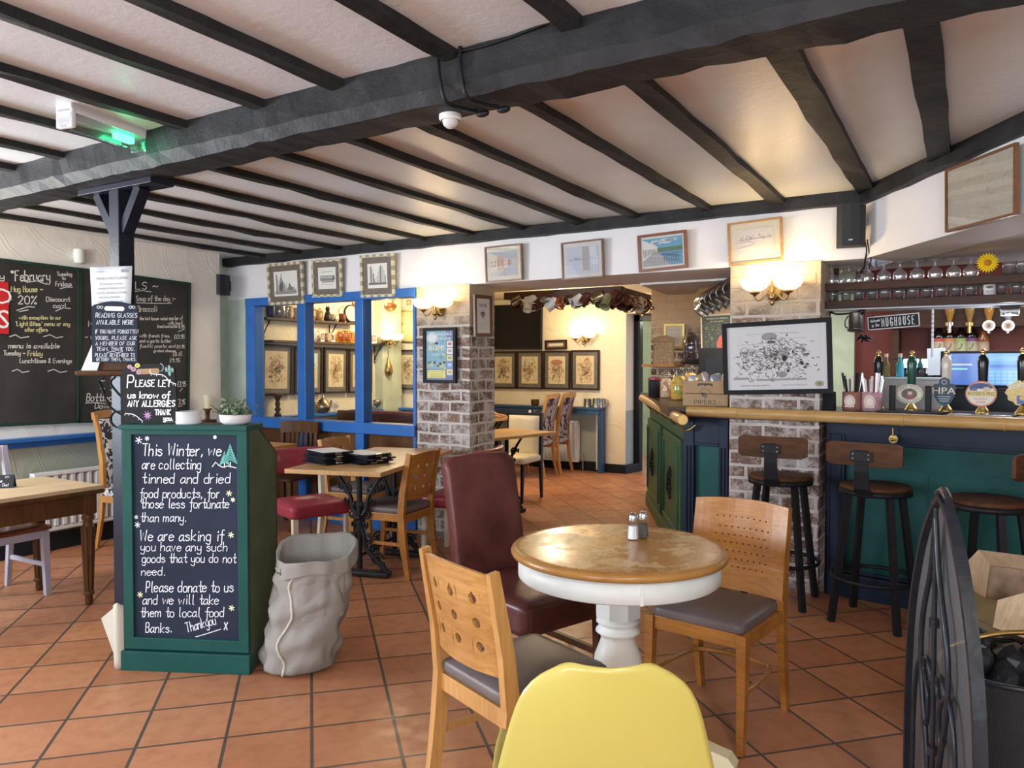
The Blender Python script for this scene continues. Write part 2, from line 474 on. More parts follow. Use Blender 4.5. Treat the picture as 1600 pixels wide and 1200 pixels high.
def m_brick(name, worn):
    t = NT(name); tc = t.nd('ShaderNodeTexCoord'); sp = t.nd('ShaderNodeSeparateXYZ'); t.ln(tc.outputs['Object'], sp.inputs[0])
    ad = t.nd('ShaderNodeMath', operation='ADD'); t.ln(sp.outputs[0], ad.inputs[0]); t.ln(sp.outputs[1], ad.inputs[1])
    wob = t.noise(tc.outputs['Object'], 5, 2)
    zz = t.nd('ShaderNodeMath', operation='MULTIPLY_ADD'); t.ln(wob, zz.inputs[0]); zz.inputs[1].default_value = .03; t.ln(sp.outputs[2], zz.inputs[2])
    cb = t.nd('ShaderNodeCombineXYZ'); t.ln(ad.outputs[0], cb.inputs[0]); t.ln(zz.outputs[0], cb.inputs[1])
    b = t.nd('ShaderNodeTexBrick', offset=.5, i_Scale=1.0, i_Mortar_Size=.013, i_Mortar_Smooth=.35, i_Bias=-.1, i_Brick_Width=.225, i_Row_Height=.092)
    t.ln(cb.outputs[0], b.inputs['Vector'])
    b.inputs['Color1'].default_value = (.095, .05, .035, 1); b.inputs['Color2'].default_value = (.23, .135, .095, 1); b.inputs['Mortar'].default_value = (.60, .55, .50, 1)
    sm = t.noise(tc.outputs['Object'], 7, 6, .75, .5); fine = t.noise(tc.outputs['Object'], 60, 5, .7)
    c = t.mix(t.ramp(sm, [(.5-worn*.10, (0, 0, 0)), (.66-worn*.10, (.85, .85, .85))]), b.outputs['Color'], (.60, .54, .51))
    c = t.mix(t.ramp(fine, [(.54, (0, 0, 0)), (.62, (.65, .65, .65))]), c, (.64, .58, .54))
    # cream paint left on the upper courses
    hz = t.nd('ShaderNodeMath', operation='MULTIPLY_ADD'); t.ln(sm, hz.inputs[0]); hz.inputs[1].default_value = .5; t.ln(sp.outputs[2], hz.inputs[2])
    c = t.mix(t.ramp(hz.outputs[0], [(.0, (0, 0, 0)), (1.0, (0, 0, 0))]) if False else t.mapz(hz.outputs[0], 1.98, 2.2), c, (.60, .47, .33))
    t.set(Base_Color=c, Roughness=.8)
    h = t.nd('ShaderNodeMath', operation='MULTIPLY_ADD'); t.ln(b.outputs['Fac'], h.inputs[0]); h.inputs[1].default_value = -.6; t.ln(fine, h.inputs[2])
    t.bump(h.outputs[0], .8, .012); return t.m
def mapz(s, sock, a, b):
    x = s.nd('ShaderNodeMapRange'); s.ln(sock, x.inputs[0]); x.inputs[1].default_value = a; x.inputs[2].default_value = b; return x.outputs[0]
NT.mapz = mapz

FLOOR = m_floor(); WHITE = m_plaster('white_plaster', (.80, .785, .74)); CREAM = m_plaster('warm_lit_plaster', (.84, .74, .55))  # back room plaster: the same white with warm lamplight put into its colour
GREYGREEN = m_plaster('grey_green_plaster', (.36, .39, .33), .7); PALEGREEN = paint('pale_green_paint', (.55, .62, .50), .6)
HEADER = paint('header_white', (.77, .75, .745), .6, .03, 3, .1, 14); CEIL = m_ceiling(); BEAM = m_beam()
BRICK = m_brick('whitewashed_brick', .55); BRICK2 = m_brick('worn_brick', .25)
BLUE = paint('blue_gloss_paint', (.028, .135, .43), .38, .10, 5, .12, 30, 0, .1); SKIRT = paint('black_skirting_paint', (.016, .017, .022), .35)
SOFT = paint('soffit_white', (.66, .63, .60), .6, .03); MAROON = paint('maroon_wall_paint', (.22, .045, .03), .5)
GREENROOM = paint('green_passage_paint', (.50, .58, .36), .7)

# floor and ceilings
struct(MB().span((-8, -3.2, -.1), (4.2, 12, 0)).build('floor', FLOOR), 'terracotta quarry tiles laid diagonally')
struct(MB().ext([(-6.8, -3.2, 2.588), (4.2, -3.2, 2.588), (4.2, 5.4, 2.588), (-6.8, 5.4, 2.588)], (0, 0, .1)).build('ceiling', CEIL), 'off white ceiling between black joists')
struct(MB().span((-6.5, 5.95, 2.46), (-1.2, 12, 2.56)).build('ceiling_back', CREAM))
# left wall with a window nearer than the frame
m = MB()
def seg(y0, y1, z0, z1, mi): m.span((-6.55, y0, z0), (-6.35, y1, z1), 0, mi)
for (y0, y1, z0, z1) in ((-3.2, -.75, 0, 2.63), (-.75, 1.35, 0, .92), (-.75, 1.35, 2.18, 2.63), (1.35, 4.94, 0, 2.63)):
    if z0 == 0:
        seg(y0, y1, 0, .90, 1)
        if z1 > .95: seg(y0, y1, .90, z1, 0)
    else: seg(y0, y1, z0, z1, 0)
struct(m.build('wall_left', [WHITE, GREYGREEN]), 'white plaster wall above grey green dado')
m = MB(); m.span((-6.85, 4.94, 0), (-6.62, 5.25, 2.63), 0, 0); struct(m.build('wall_left_recess', PALEGREEN))
m = MB(); m.span((-6.55, 5.46, 0), (-6.35, 9.7, .86), 0, 1); m.span((-6.55, 5.46, .86), (-6.35, 9.7, 2.5), 0, 0)
struct(m.build('wall_left_back', [CREAM, GREYGREEN]))
struct(MB().span((-6.35, 7.22, 0), (-6.22, 7.58, 2.46), .01).build('trim_1', PALEGREEN), 'pale green pilaster')
m = MB(); m.span((-6.35, 7.65, 0), (-5.15, 7.9, .84), 0, 1); m.span((-6.35, 7.65, .84), (-5.15, 7.9, 2.46), 0, 0)
struct(m.build('wall_nib', [CREAM, GREYGREEN]))
m = MB(); m.span((-6.55, 9.7, 0), (-4.03, 10.1, .86), 0, 1); m.span((-6.55, 9.7, .86), (-4.03, 10.1, 2.5), 0, 0); m.span((-4.34, 9.69, 0), (-4.03, 10.1, .861), 0, 0)
m.span((-4.03, 9.7, 2.19), (-2.6, 10.1, 2.5), 0, 0)
struct(m.build('wall_back', [CREAM, GREYGREEN]), 'white plaster wall, tinted for warm light, with trowel marks')
struct(MB().span((-4.03, 9.98, 0), (-3.94, 10.1, 2.19), .004).span((-4.03, 9.98, 2.1), (-2.7, 10.1, 2.19), .004).build('door_1', SKIRT), 'black door frame')
struct(MB().span((-4.6, 11.7, 0), (-2.4, 11.8, 2.46)).build('wall_passage', GREENROOM))
# partition header, pale green strip, window wall
m = MB(); m.span((-6.7, 5.25, 2.165), (-.57, 5.95, 2.66))
struct(m.build('wall_partition', HEADER), 'white header over the opening and bar')
struct(MB().span((-6.66, 5.25, 0), (-6.32, 5.45, 2.165)).build('trim_2', PALEGREEN), 'pale green strip beside the blue window')
d = V((.538, -.843, 0)); nrm = V((.843, .538, 0)); a = V((-.57, 5.25, 2.165)); b = a+d*3.4
struct(MB().ext([a, b, b+nrm*.35, a+nrm*.35+d*-.2], (0, 0, .5)).build('wall_bar_header', HEADER), 'white header slanting over the bar')
# blue glazed partition window
w1 = MB()
for x0, x1 in ((-6.32, -6.18), (-5.58, -5.47), (-4.835, -4.733), (-4.16, -4.13)): w1.span((x0, 5.22, 0), (x1, 5.34, 2.165), .006)
w1.span((-6.32, 5.215, 2.085), (-4.13, 5.345, 2.165), .006).span((-6.32, 5.20, .865), (-4.13, 5.36, .965), .008).span((-6.32, 5.215, 0), (-4.13, 5.345, .13), .006)
W1 = struct(w1.build('window_1', BLUE), 'blue painted window frame between the two rooms')
GL = glass('window_glass', (.97, .98, .97), .10)
PANELW = wood('brown_panel_wood', (.07, .03, .012), (.17, .075, .03), 2, 5)
for x0, x1 in ((-6.18, -5.58), (-5.47, -4.835), (-4.733, -4.16)):
    MB().span((x0, 5.27, .965), (x1, 5.276, 2.085)).build('pane', GL, W1)
    MB().span((x0, 5.28, .13), (x1, 5.31, .865)).build('panel', PANELW, W1)
# brick pillars and the brick end wall
struct(MB().span((-4.13, 5.235, 0), (-3.57, 5.62, 2.168)).build('wall_pillar', BRICK), 'brick pillar between window and opening')
struct(MB().span((-1.41, 5.235, 0), (-.83, 5.66, 2.168)).build('wall_pillar_bar', BRICK), 'whitewashed brick pillar in the bar front')
struct(MB().span((-3.1, 8.2, 0), (-1.3, 8.4, 2.46)).build('wall_brick', BRICK2), 'bare brick wall behind the bar end')
# bar soffit and walls behind the bar
A_, B_, C_ = gz(982, 441, 2.15), gz(1043, 461, 2.15), gz(1086, 459, 2.15)
struct(MB().ext([(A_.x, 5.9, 2.15), B_, C_, (-2.0, 6.45, 2.15), (-1.45, 5.9, 2.15)], (0, 0, .31)).build('ceiling_soffit', SOFT), 'boxed soffit by the bar end')
struct(MB().ext([(-1.9, 5.95, 2.17), (-.62, 5.95, 2.17), (-.35, 5.38, 2.17), ((a+d*3.4+nrm*.3).x, (a+d*3.4+nrm*.3).y, 2.17), (4.2, 2.4, 2.17), (4.2, 7.4, 2.34), (-1.9, 7.4, 2.34)], (0, 0, .06)).build('ceiling_bar', SOFT))
struct(MB().span((-1.1, 7.25, 0), (4.2, 7.4, 2.4)).build('wall_bar', MAROON), 'maroon wall behind the bar')
# room ends out of view: windows behind the camera, right wall
m = MB()
xs = [-6.55, -5.85, -4.05, -1.80, -.10, .95, 2.75, 4.2]
for i in range(7):
    if i % 2 == 0: m.span((xs[i], -3.2, 0), (xs[i+1], -3.0, 2.63))
    else: m.span((xs[i], -3.2, 0), (xs[i+1], -3.0, .85)).span((xs[i], -3.2, 2.25), (xs[i+1], -3.0, 2.63))
struct(m.build('wall_front', WHITE)); struct(MB().span((4.0, -3.2, 0), (4.2, 7.4, 2.63)).build('wall_right', WHITE))
# black timbers
SKX = MB().span((-6.35, 1.35, 0), (-6.325, 4.94, .13), .004)
struct(SKX.build('baseboard_left', SKIRT)); struct(MB().span((-6.2, 9.66, 0), (-4.34, 9.7, .13), .004).span((-4.34, 9.64, 0), (-4.0, 9.69, .12), .004).ext([(-4.0, 9.64, 0), (-3.93, 9.98, 0), (-3.97, 9.98, 0), (-4.04, 9.68, 0)], (0, 0, .12)).build('baseboard_back', SKIRT))
bz = 2.425
sec = [(2.17, bz+.05), (2.195, bz), (2.37, bz), (2.40, bz+.03), (2.40, 2.66), (2.17, 2.66)]
def timber(p0, p1, sec2, name, wob=.004, n=40, across=V((0, 1, 0))):
    m_ = MB(); p0 = V(p0); p1 = V(p1); rings = []; k = len(sec2)
    for i in range(n+1):
        p = p0.lerp(p1, i/n); rings += [p+across*(a_+R.gauss(0, wob))+V((0, 0, b_+R.gauss(0, wob))) for a_, b_ in sec2]
    fs = [(i*k+q, i*k+(q+1) % k, (i+1)*k+(q+1) % k, (i+1)*k+q) for i in range(n) for q in range(k)]
    m_.add(rings, fs); m_.add(rings[:k], [tuple(range(k))]); m_.add(rings[-k:], [tuple(range(k))])
    return struct(m_.build(name, BEAM), None)
timber((-6.35, 0, 0), (2.5, 0, 0), sec, 'trim_3', .003, 110)['label'] = 'main black ceiling beam'
timber((-6.7, 0, 0), (-.55, 0, 0), [(5.185, 2.505), (5.26, 2.505), (5.26, 2.64), (5.185, 2.60)], 'trim_4', .003)
q = a+d*3.4
timber((-.57, 5.25, 0), (q.x, q.y, 0), [(-.06, 2.505), (.01, 2.505), (.01, 2.64), (-.06, 2.60)], 'trim_5', .003, 20, nrm)
for i, x in enumerate((-6.0, -5.5, -5.0, -4.5, -4.02, -3.53, -3.03, -2.53, -2.09, -1.56, -1.09, -.56, -.145, .36, .85)):
    wd = .030 if i < 10 else .042 if i < 11 else .052
    y1 = 5.24 if x < -.57 else 5.2-(x+.57)*1.567
    timber((0, -3.1, 0), (0, y1, 0), [(x-wd, 2.555), (x+wd, 2.555), (x+wd, 2.66), (x-wd, 2.66)], 'trim_%d' % (6+i), .0035, 34, V((1, 0, 0)))
# post with spread head under the beam
PM = paint('post_gloss_black', (.012, .015, .026), .4, .2, 5, .2, 60)
pm = MB(); PX, PY = -3.797, 2.353
pm.box((PX, PY, 1.2), (.085, .085, 2.4), None, .004).box((PX+.03, PY, 2.41), (.62, .13, .03), rad(1), .003)
for s_ in (-1, 1): pm.bar([(PX+s_*.04, PY, 2.19), (PX+s_*.185, PY, 2.40)], .05, .06, (1, 0, 0))
struct(pm.build('trim_30', PM), 'black timber post carrying the main beam')
# dado shelf and skirting trims
bl = MB().span((-6.35, 2.85, .895), (-6.24, 4.9, .925), .004).span((-6.35, 2.85, .845), (-6.315, 4.9, .895), .003)
bl.ext([(-6.35, 3.72, .84), (-6.25, 3.72, .895), (-6.26, 3.72, .87), (-6.31, 3.72, .74), (-6.35, 3.72, .72)], (0, .05, 0))
struct(bl.build('trim_31', BLUE), 'blue dado shelf with bracket')
# ------------------------------------------------------------------ furniture materials
HONEY = wood('honey_beech', (.40, .185, .05), (.58, .31, .10), 2, 7, .38, .3, .12, .06)
HONEYX = wood('honey_beech_across', (.36, .155, .038), (.58, .31, .10), 1, 9, .38, .3, .07, .06, .3, .7)
AMBER = wood('amber_beech', (.27, .095, .016), (.46, .195, .042), 1, 11, .35, .35, .06, .06, .3, .7)
OAKTOP = wood('pale_oak', (.44, .24, .09), (.60, .36, .16), 1, 6, .38, .3, .1, .05)
DARKOAK = wood('dark_oak', (.06, .025, .01), (.14, .06, .025), 2, 7, .4, .3)
LEGCREAM = paint('cream_leg_paint', (.74, .66, .52), .45, .06)
GREYSEAT = paint('grey_brown_vinyl', (.135, .105, .10), .42, .12, 3, .2, 90)
RED = paint('red_vinyl', (.30, .035, .055), .36, .18, 3, .2, 70, 0, .2)
LEATHER = paint('oxblood_leather', (.105, .032, .028), .36, .45, 4, .35, 60, 0, .2)
IRON = paint('cast_iron', (.016, .015, .016), .38, .3, 9, .3, 60)
WHITEWOOD = paint('white_table_paint', (.74, .76, .72), .4, .06, 8, .1, 40)
CHROME = metal('chrome', (.75, .75, .74), .15)

def cushion(mb, c, size, r, puff=0, m=0, taper=0, n=9, bow=0):
    bm = bmesh.new(); bmesh.ops.create_cube(bm, size=1); bmesh.ops.subdivide_edges(bm, edges=bm.edges[:], cuts=n, use_grid_fill=True)
    h = V(size)/2
    for v in bm.verts:
        p = V((v.co.x*size[0], v.co.y*size[1], v.co.z*size[2]))
        q = V([max(-h[i]+r, min(h[i]-r, p[i])) for i in range(3)]); d_ = p-q
        if d_.length > 1e-9: p = q+d_.normalized()*r
        fx, fy = 2*v.co.x, 2*v.co.y
        k = (1-fx*fx)*(1-fy*fy)
        if v.co.z > 0: p.z += puff*k
        p.y *= 1+taper*fx
        p.x += bow*(1-fy*fy)
        v.co = p+V(c)
    mb.bm(bm, m, True)
    return mb

def xpost(z): # side profile of the plywood chairs' rear legs
    P = [(-.262, 0), (-.225, .22), (-.205, .45), (-.222, .62), (-.272, .875)]
    for (a, za), (b, zb) in zip(P, P[1:]):
        if z <= zb:
            t = (z-za)/(zb-za); return a+(b-a)*t
    return P[-1][0]
def back_panel(mb, holes, r, hs, w2=.185, z0=.545, z1=.868, dx=0):
    cols, rows = holes
    def P(y, z): return V((xpost(z)+.004+dx-.034*(1-(y/w2)**2), y, z+.012*(1-(y/w2)**2)*(1 if z > .8 else 0)))
    ys = sorted(set([-w2, -.16, w2, .16]+[c+k for c in cols for k in (-hs, hs)])) if cols else [w2*(-1+2*i/12) for i in range(13)]
    zs = sorted(set([z0, z1]+[c+k for c in rows for k in (-hs, hs)])) if rows else [z0+(z1-z0)*i/10 for i in range(11)]
    T_ = V((-.013, 0, 0))
    def Q(y, z): return P(y, z)+T_
    for i in range(len(ys)-1):
        for j in range(len(zs)-1):
            cy, cz = (ys[i]+ys[i+1])/2, (zs[j]+zs[j+1])/2
            hole = any(abs(cy-c) < 1e-4 for c in cols) and any(abs(cz-c) < 1e-4 for c in rows)
            for F_ in (P, Q):
                if hole:
                    A, B = [], []
                    for k in range(16):
                        a_ = 2*math.pi*k/16; ca, sa = math.cos(a_), math.sin(a_); q_ = hs/max(abs(ca), abs(sa))
                        A.append(F_(cy+ca*q_, cz+sa*q_)); B.append(F_(cy+ca*r, cz+sa*r))
                    mb.add(A+B, [(k, (k+1) % 16, 16+(k+1) % 16, 16+k) for k in range(16)])
                else: mb.poly([F_(ys[i], zs[j]), F_(ys[i+1], zs[j]), F_(ys[i+1], zs[j+1]), F_(ys[i], zs[j+1])])
            if hole:
                B = [P(cy+r*math.cos(2*math.pi*k/16), cz+r*math.sin(2*math.pi*k/16)) for k in range(16)]
                mb.add(B+[p+T_ for p in B], [(k, (k+1) % 16, 16+(k+1) % 16, 16+k) for k in range(16)], 0, True)
    for i in range(len(ys)-1):
        for z in (zs[0], zs[-1]): mb.poly([P(ys[i], z), P(ys[i+1], z), Q(ys[i+1], z), Q(ys[i], z)])
    return P
def weld(o, dist=.0004):
    b = bmesh.new(); b.from_mesh(o.data); bmesh.ops.remove_doubles(b, verts=b.verts[:], dist=dist); bmesh.ops.recalc_face_normals(b, faces=b.faces[:]); b.to_mesh(o.data); b.free()
def ply_chair(label, style, W, loc, rz, group=None):
    t = thing('dining_chair', label, 'chair', loc, rz, group)
    for s_ in (-1, 1):
        MB().bar([(xpost(z), s_*.198, z) for z in (0, .1, .22, .34, .45, .54, .62, .75, .88)], .03, .05, (0, 1, 0), 0, False, [.75, .85, 1, 1, 1.05, 1, .95, .85, .72]).build('leg', W, t)
        MB().bar([(.228, s_*.207, 0), (.205, s_*.202, .25), (.2, s_*.2, .455)], .036, .04, (0, 1, 0), 0, False, [.75, .95, 1.05]).build('leg', W, t)
    f = MB().box((.2, 0, .428), (.026, .40, .055), None, .003).box((-.205, 0, .415), (.026, .40, .06), None, .003)
    for s_ in (-1, 1): f.box((0, s_*.2, .428), (.42, .024, .055), None, .003)
    f.build('seat_frame', W, t)
    cushion(MB(), (-.005, 0, .470), (.43, .39, .055), .024, .012, 0, .03).build('seat', GREYSEAT, t)
    p = MB()
    P = back_panel(p, ((-.108, 0, .108), (.628, .706, .784)), .0165, .032) if style == 'holes' else back_panel(p, ((), ()), .01, .02, .214, .50, .885, .038)
    if style != 'holes':
        for i in range(9):
            for j in range(7):
                y = -.112+.028*i+(.014 if j % 2 else 0); z = .60+.034*j
                c = P(y, z)
                for dx in (.0010, -.0142): p.cyl(c+V((dx, 0, 0)), c+V((dx+.0012, 0, 0)), .0034, None, 6, 1, True)
    p.build('backrest', [HONEYX if W is HONEY else W, IRON], t, False)
    if style != 'holes':
        hoop = curve2([(.205, -.195, .22), (.02, -.192, .215), (-.16, -.16, .21), (-.20, 0, .21), (-.16, .16, .21), (.02, .192, .215), (.205, .195, .22)], 5)
        MB().tube(hoop, .011).build('stretcher', W, t)
    else:
        for s_ in (-1, 1): MB().bar([(-.225, s_*.198, .24), (.205, s_*.2, .24)], .014, .024, (0, 1, 0)).build('stretcher', W, t)
    return t
CH_R = ply_chair('amber plywood chair with tiny perforations and grey seat at the round table', 'perforated', AMBER, (-.90, 3.17, 0), -99)
CH_B = ply_chair('honey plywood chair with round holes in its back, closest to the yellow chair', 'holes', HONEY, (-1.285, 2.21, 0), 68)
CH_M = ply_chair('holed plywood chair with its back turned to the leather chair, by the folder table', 'holes', AMBER, (-3.60, 4.27, 0), 187)
CH_K = ply_chair('holed plywood chair partly hidden behind the folder pile, against the blue window', 'holes', HONEY, (-4.33, 4.75, 0), 8)

# round pedestal table
TB = thing('round_table', 'round pedestal table with worn honey top and white turned base', 'table', (-1.154, 2.707, 0), 3)
def m_worn():
    t = NT('worn_table_top'); v = t.coord((1, .25, 1), (0, 0, .5)); n = t.noise(v, 9, 5, .6, .5)
    v2 = t.coord(); p = t.noise(v2, 5.5, 8, .72, .3); q = t.noise(v2, 2.6, 2); s_ = t.noise(t.coord((1, .2, 1), (0, 0, .6)), 40, 5, .7)
    c = t.ramp(n, [(.3, (.36, .165, .04)), (.7, (.46, .235, .068))])
    mm = t.mix(t.ramp(q, [(.40, (0, 0, 0)), (.50, (1, 1, 1))]), (0, 0, 0), t.ramp(p, [(.49, (0, 0, 0)), (.53, (1, 1, 1))]))
    mm = t.mix(1.0, mm, t.ramp(s_, [(.4, (.25, .25, .25)), (.55, (1, 1, 1))]), 'MULTIPLY')
    ln_v = t.nd('ShaderNodeVectorMath', operation='LENGTH'); t.ln(t.coord((1, 1, 0)), ln_v.inputs[0])
    mm = t.mix(1.0, mm, t.ramp(ln_v.outputs['Value'], [(.355, (1, 1, 1)), (.39, (0, 0, 0))]), 'MULTIPLY')
    c = t.mix(mm, c, (.68, .53, .29))
    t.set(Base_Color=c, Roughness=t.mix(mm, (.25, .25, .25), (.5, .5, .5)), Coat_Weight=.1, Coat_Roughness=.2, Specular_IOR_Level=.35); return t.m
MB().lathe([(0, .80), (.378, .80), (.400, .799), (.411, .792), (.415, .782), (.411, .771), (.401, .766), (.378, .764), (0, .764)], 72).build('tabletop', [m_worn()], TB)
ap = MB().lathe([(.365, .764), (.386, .764), (.386, .69), (.38, .685), (.365, .685)], 64); ap.box((.386*math.cos(rad(-58)), .386*math.sin(rad(-58)), .724), (.006, .012, .075), rad(-58)); ap.build('apron', WHITEWOOD, TB)
pd = MB()
pd.lathe([(.09, .69), (.09, .53), (.072, .525)], 8, (0, 0, 0), 0, False)
pd.lathe([(.066, .53), (.082, .515), (.084, .505), (.07, .497), (.072, .485), (.084, .475), (.086, .468), (.07, .458), (.064, .44), (.075, .41), (.09, .37), (.094, .33), (.088, .295), (.07, .268), (.072, .258), (.088, .248), (.09, .238), (.074, .23), (.088, .218), (.09, .205), (.075, .195)], 28)
pd.lathe([(.08, .20), (.09, .19), (.09, .06), (.085, .05), (0, .05)], 8, (0, 0, 0), 0, False)
pd.lathe([(0, .70), (.25, .70), (.25, .69), (.09, .68)], 8, (0, 0, 0), 0, False)
pd.build('pedestal', WHITEWOOD, TB)
FEET = paint('cream_foot_paint', (.74, .66, .43), .4, .06)
for k in range(4):
    a_ = math.pi/2*k; f = MB(); pr = [(.06, .17), (.14, .165), (.25, .135), (.36, .10), (.43, .085), (.455, .055), (.45, .025), (.40, .02), (.30, .04), (.18, .06), (.06, .06)]
    f.ext([V((x*math.cos(a_)-(-.032)*math.sin(a_), x*math.sin(a_)+(-.032)*math.cos(a_), z)) for x, z in pr], (-.064*math.sin(a_), .064*math.cos(a_), 0))
    f.cyl((.42*math.cos(a_), .42*math.sin(a_), 0), (.42*math.cos(a_), .42*math.sin(a_), .022), .014)
    f.build('foot', FEET, TB)
# salt and pepper
for nm, px, lab, fill, colr in (('salt_shaker', 989, 'octagonal glass shaker full of white salt on the round table', (.86, .86, .88), 0), ('pepper_shaker', 1005, 'octagonal glass shaker of dark ground pepper on the round table', (.10, .09, .08), 0)):
    q = gz(px, 843 if px < 1000 else 840, .80); t = thing(nm, lab, 'shaker', (q.x, q.y, .8002), 20)
    MB().lathe([(0, 0), (.022, 0), (.024, .006), (.020, .07), (.018, .075)], 8, (0, 0, 0), 0, False).build('jar', glass('shaker_glass', (.95, .96, .97), .3), t)
    MB().lathe([(0, .004), (.0205, .004), (.0175, .055), (0, .055)], 8, (0, 0, 0), 0, False).build('filling', paint(nm+'_grains', fill, .8, .4 if px > 1000 else .03, 400, .3, 300), t)
    MB().lathe([(.0185, .073), (.0195, .076), (.0195, .09), (.017, .10), (.010, .107), (0, .109)], 20).build('lid', CHROME, t)

# leather chair
LC = thing('leather_chair', 'tall oxblood leather chair with dark legs beside the round table', 'chair', (-1.76, 3.06, 0), -20)
bk = MB()
def lb(u, v):
    a_ = u*2*math.pi; z = .36+v*.685
    hw = .212 - .012*(v > .97) - .022*max(0, (v-.95)/.05)**2; th = .042
    cx = -.285-.115*max(0, (z-.48))**1.15/.6**1.15*1.0
    c_, s_ = math.cos(a_), math.sin(a_); e = .35
    x = cx+th*math.copysign(abs(c_)**e, c_)*(1-.45*max(0, (v-.95)/.05)**2); y = hw*math.copysign(abs(s_)**e, s_)
    x += .018*(1-(y/.23)**2)*(-1)
    return V((x, y, z-.006*(abs(y)/.22)**4*(v > .95)))
bk.grid(40, 24, lb, 0, True, True)
top = [lb(i/40, 1) for i in range(40)]; cen = V((-.40, 0, 1.05)); bk.add(top+[cen], [(i, (i+1) % 40, 40) for i in range(40)], 0, True)
bk.build('backrest', LEATHER, LC)
st = cushion(MB(), (0, 0, .405), (.56, .50, .15), .035, .015, 0, 0, 11)
st.build('seat', LEATHER, LC)
for sx_, sy_ in ((1, 1), (1, -1), (-1, 1), (-1, -1)):
    MB().bar([(sx_*.25-(.06 if sx_ < 0 else 0), sy_*.22, 0), (sx_*.245, sy_*.22, .345)], .042, .042, (0, 1, 0), 0, False, [.8, 1]).build('leg', DARKOAK, LC)
for s_ in (-1, 1): MB().box((0, s_*.22, .17), (.46, .022, .03)).build('stretcher', DARKOAK, LC)

# yellow shell chair with its back to the camera
YL = paint('yellow_plastic', (.51, .425, .105), .32, .03, 2, .03, 200, 0, .25)
YC = thing('shell_chair', 'yellow moulded plastic shell chair with its back to the camera', 'chair', (-.735, 1.60, .022), 120)
def ysh(u, v):
    s_ = 2*u-1
    prof = curve2([(-.29, 0, .885), (-.272, 0, .78), (-.245, 0, .65), (-.215, 0, .54), (-.16, 0, .478), (-.02, 0, .455), (.12, 0, .465), (.20, 0, .47), (.235, 0, .445)], 6)
    k = v*(len(prof)-1); i = min(int(k), len(prof)-2); p = prof[i].lerp(prof[i+1], k-i)
    wv = [.148, .190, .222, .240, .247, .247, .242, .232, .215]; k2 = v*8; i2 = min(int(k2), 7); wd = wv[i2]+(wv[i2+1]-wv[i2])*(k2-i2)
    if v < .10: wd *= math.sqrt(max(0, 1-((.10-v)/.10)**2*.42))
    y = s_*wd
    x = p.x+.05*s_*s_*(1-v)*.9; z = p.z+.05*abs(s_)**2.4*(v > .45)*min(1, (v-.45)*5)
    if v < .2: z += (1-v/.2)*(.010*(abs(s_)**1.5)-.028*max(0, abs(s_)-.6)**2/.16)
    return V((x, y, z))
yo = MB().grid(33, 44, ysh).build('shell', YL, YC, True, .006)
for sx_, sy_ in ((1, 1), (1, -1), (-1, 1), (-1, -1)):
    MB().tube([(sx_*.10, sy_*.11, .43), (sx_*.21, sy_*.21, -.022)], [.018, .011]).build('leg', HONEY, YC)
MB().tube([(.1, .11, .41), (-.1, -.11, .41)], .008).tube([(.1, -.11, .41), (-.1, .11, .41)], .008).tube([(.15, .155, .22), (-.15, -.155, .22)], .004).build('underframe', IRON, YC)

# red vinyl chairs
def m_scuffed():
    t_ = NT('scuffed_red_vinyl'); v = t_.coord((1, .7, 1), (0, 0, .5), (.02, .02, -.50)); ln = t_.nd('ShaderNodeVectorMath', operation='LENGTH'); t_.ln(v, ln.inputs[0]); n = t_.noise(t_.coord(), 22, 5, .7)
    ad = t_.nd('ShaderNodeMath', operation='MULTIPLY_ADD'); t_.ln(n, ad.inputs[0]); ad.inputs[1].default_value = .10; t_.ln(ln.outputs['Value'], ad.inputs[2])
    t_.set(Base_Color=t_.ramp(ad.outputs[0], [(.085, (.62, .42, .24)), (.125, (.30, .035, .055))]), Roughness=.4, Specular_IOR_Level=.3); return t_.m
def red_chair(label, loc, rz, scuff=False):
    t = thing('dining_chair', label, 'chair', loc, rz, None)
    cushion(MB(), (0, 0, .445), (.47, .47, .10), .03, .012).build('seat', m_scuffed() if scuff else RED, t)
    b = MB()
    def fn(u, v):
        a_ = v*2*math.pi; c_, s_ = math.cos(a_), math.sin(a_); e = .45
        y = (u-.5)*.47; k = 1-(2*u-1)**2
        x = -.235-.05*k+.034*math.copysign(abs(c_)**e, c_); z = .76+.095*math.copysign(abs(s_)**e, s_)
        x += -(z-.76)*.22
        return V((x, y, z))
    b.grid(20, 21, fn); 
    for u in (0, 1): b.poly([fn(u, i/20) for i in range(20)])
    b.build('backrest', RED, t)
    for s_ in (-1, 1):
        MB().bar([(-.285, s_*.195, 0), (-.22, s_*.195, .30), (-.205, s_*.195, .45), (-.225, s_*.195, .70)], .036, .05, (0, 1, 0), 0, False, [.7, .95, 1, .9]).build('leg', LEGCREAM, t)
        MB().bar([(.21, s_*.2, 0), (.20, s_*.2, .41)], .04, .04, (0, 1, 0), 0, False, [.75, 1]).build('leg', LEGCREAM, t)
    return t
red_chair('red vinyl chair with worn seat and cream legs, behind the sack', (-4.19, 4.03, 0), -20, True)
red_chair('red vinyl chair with cream legs, between the leather chair and the brick pillar', (-3.42, 4.87, 0), 190)

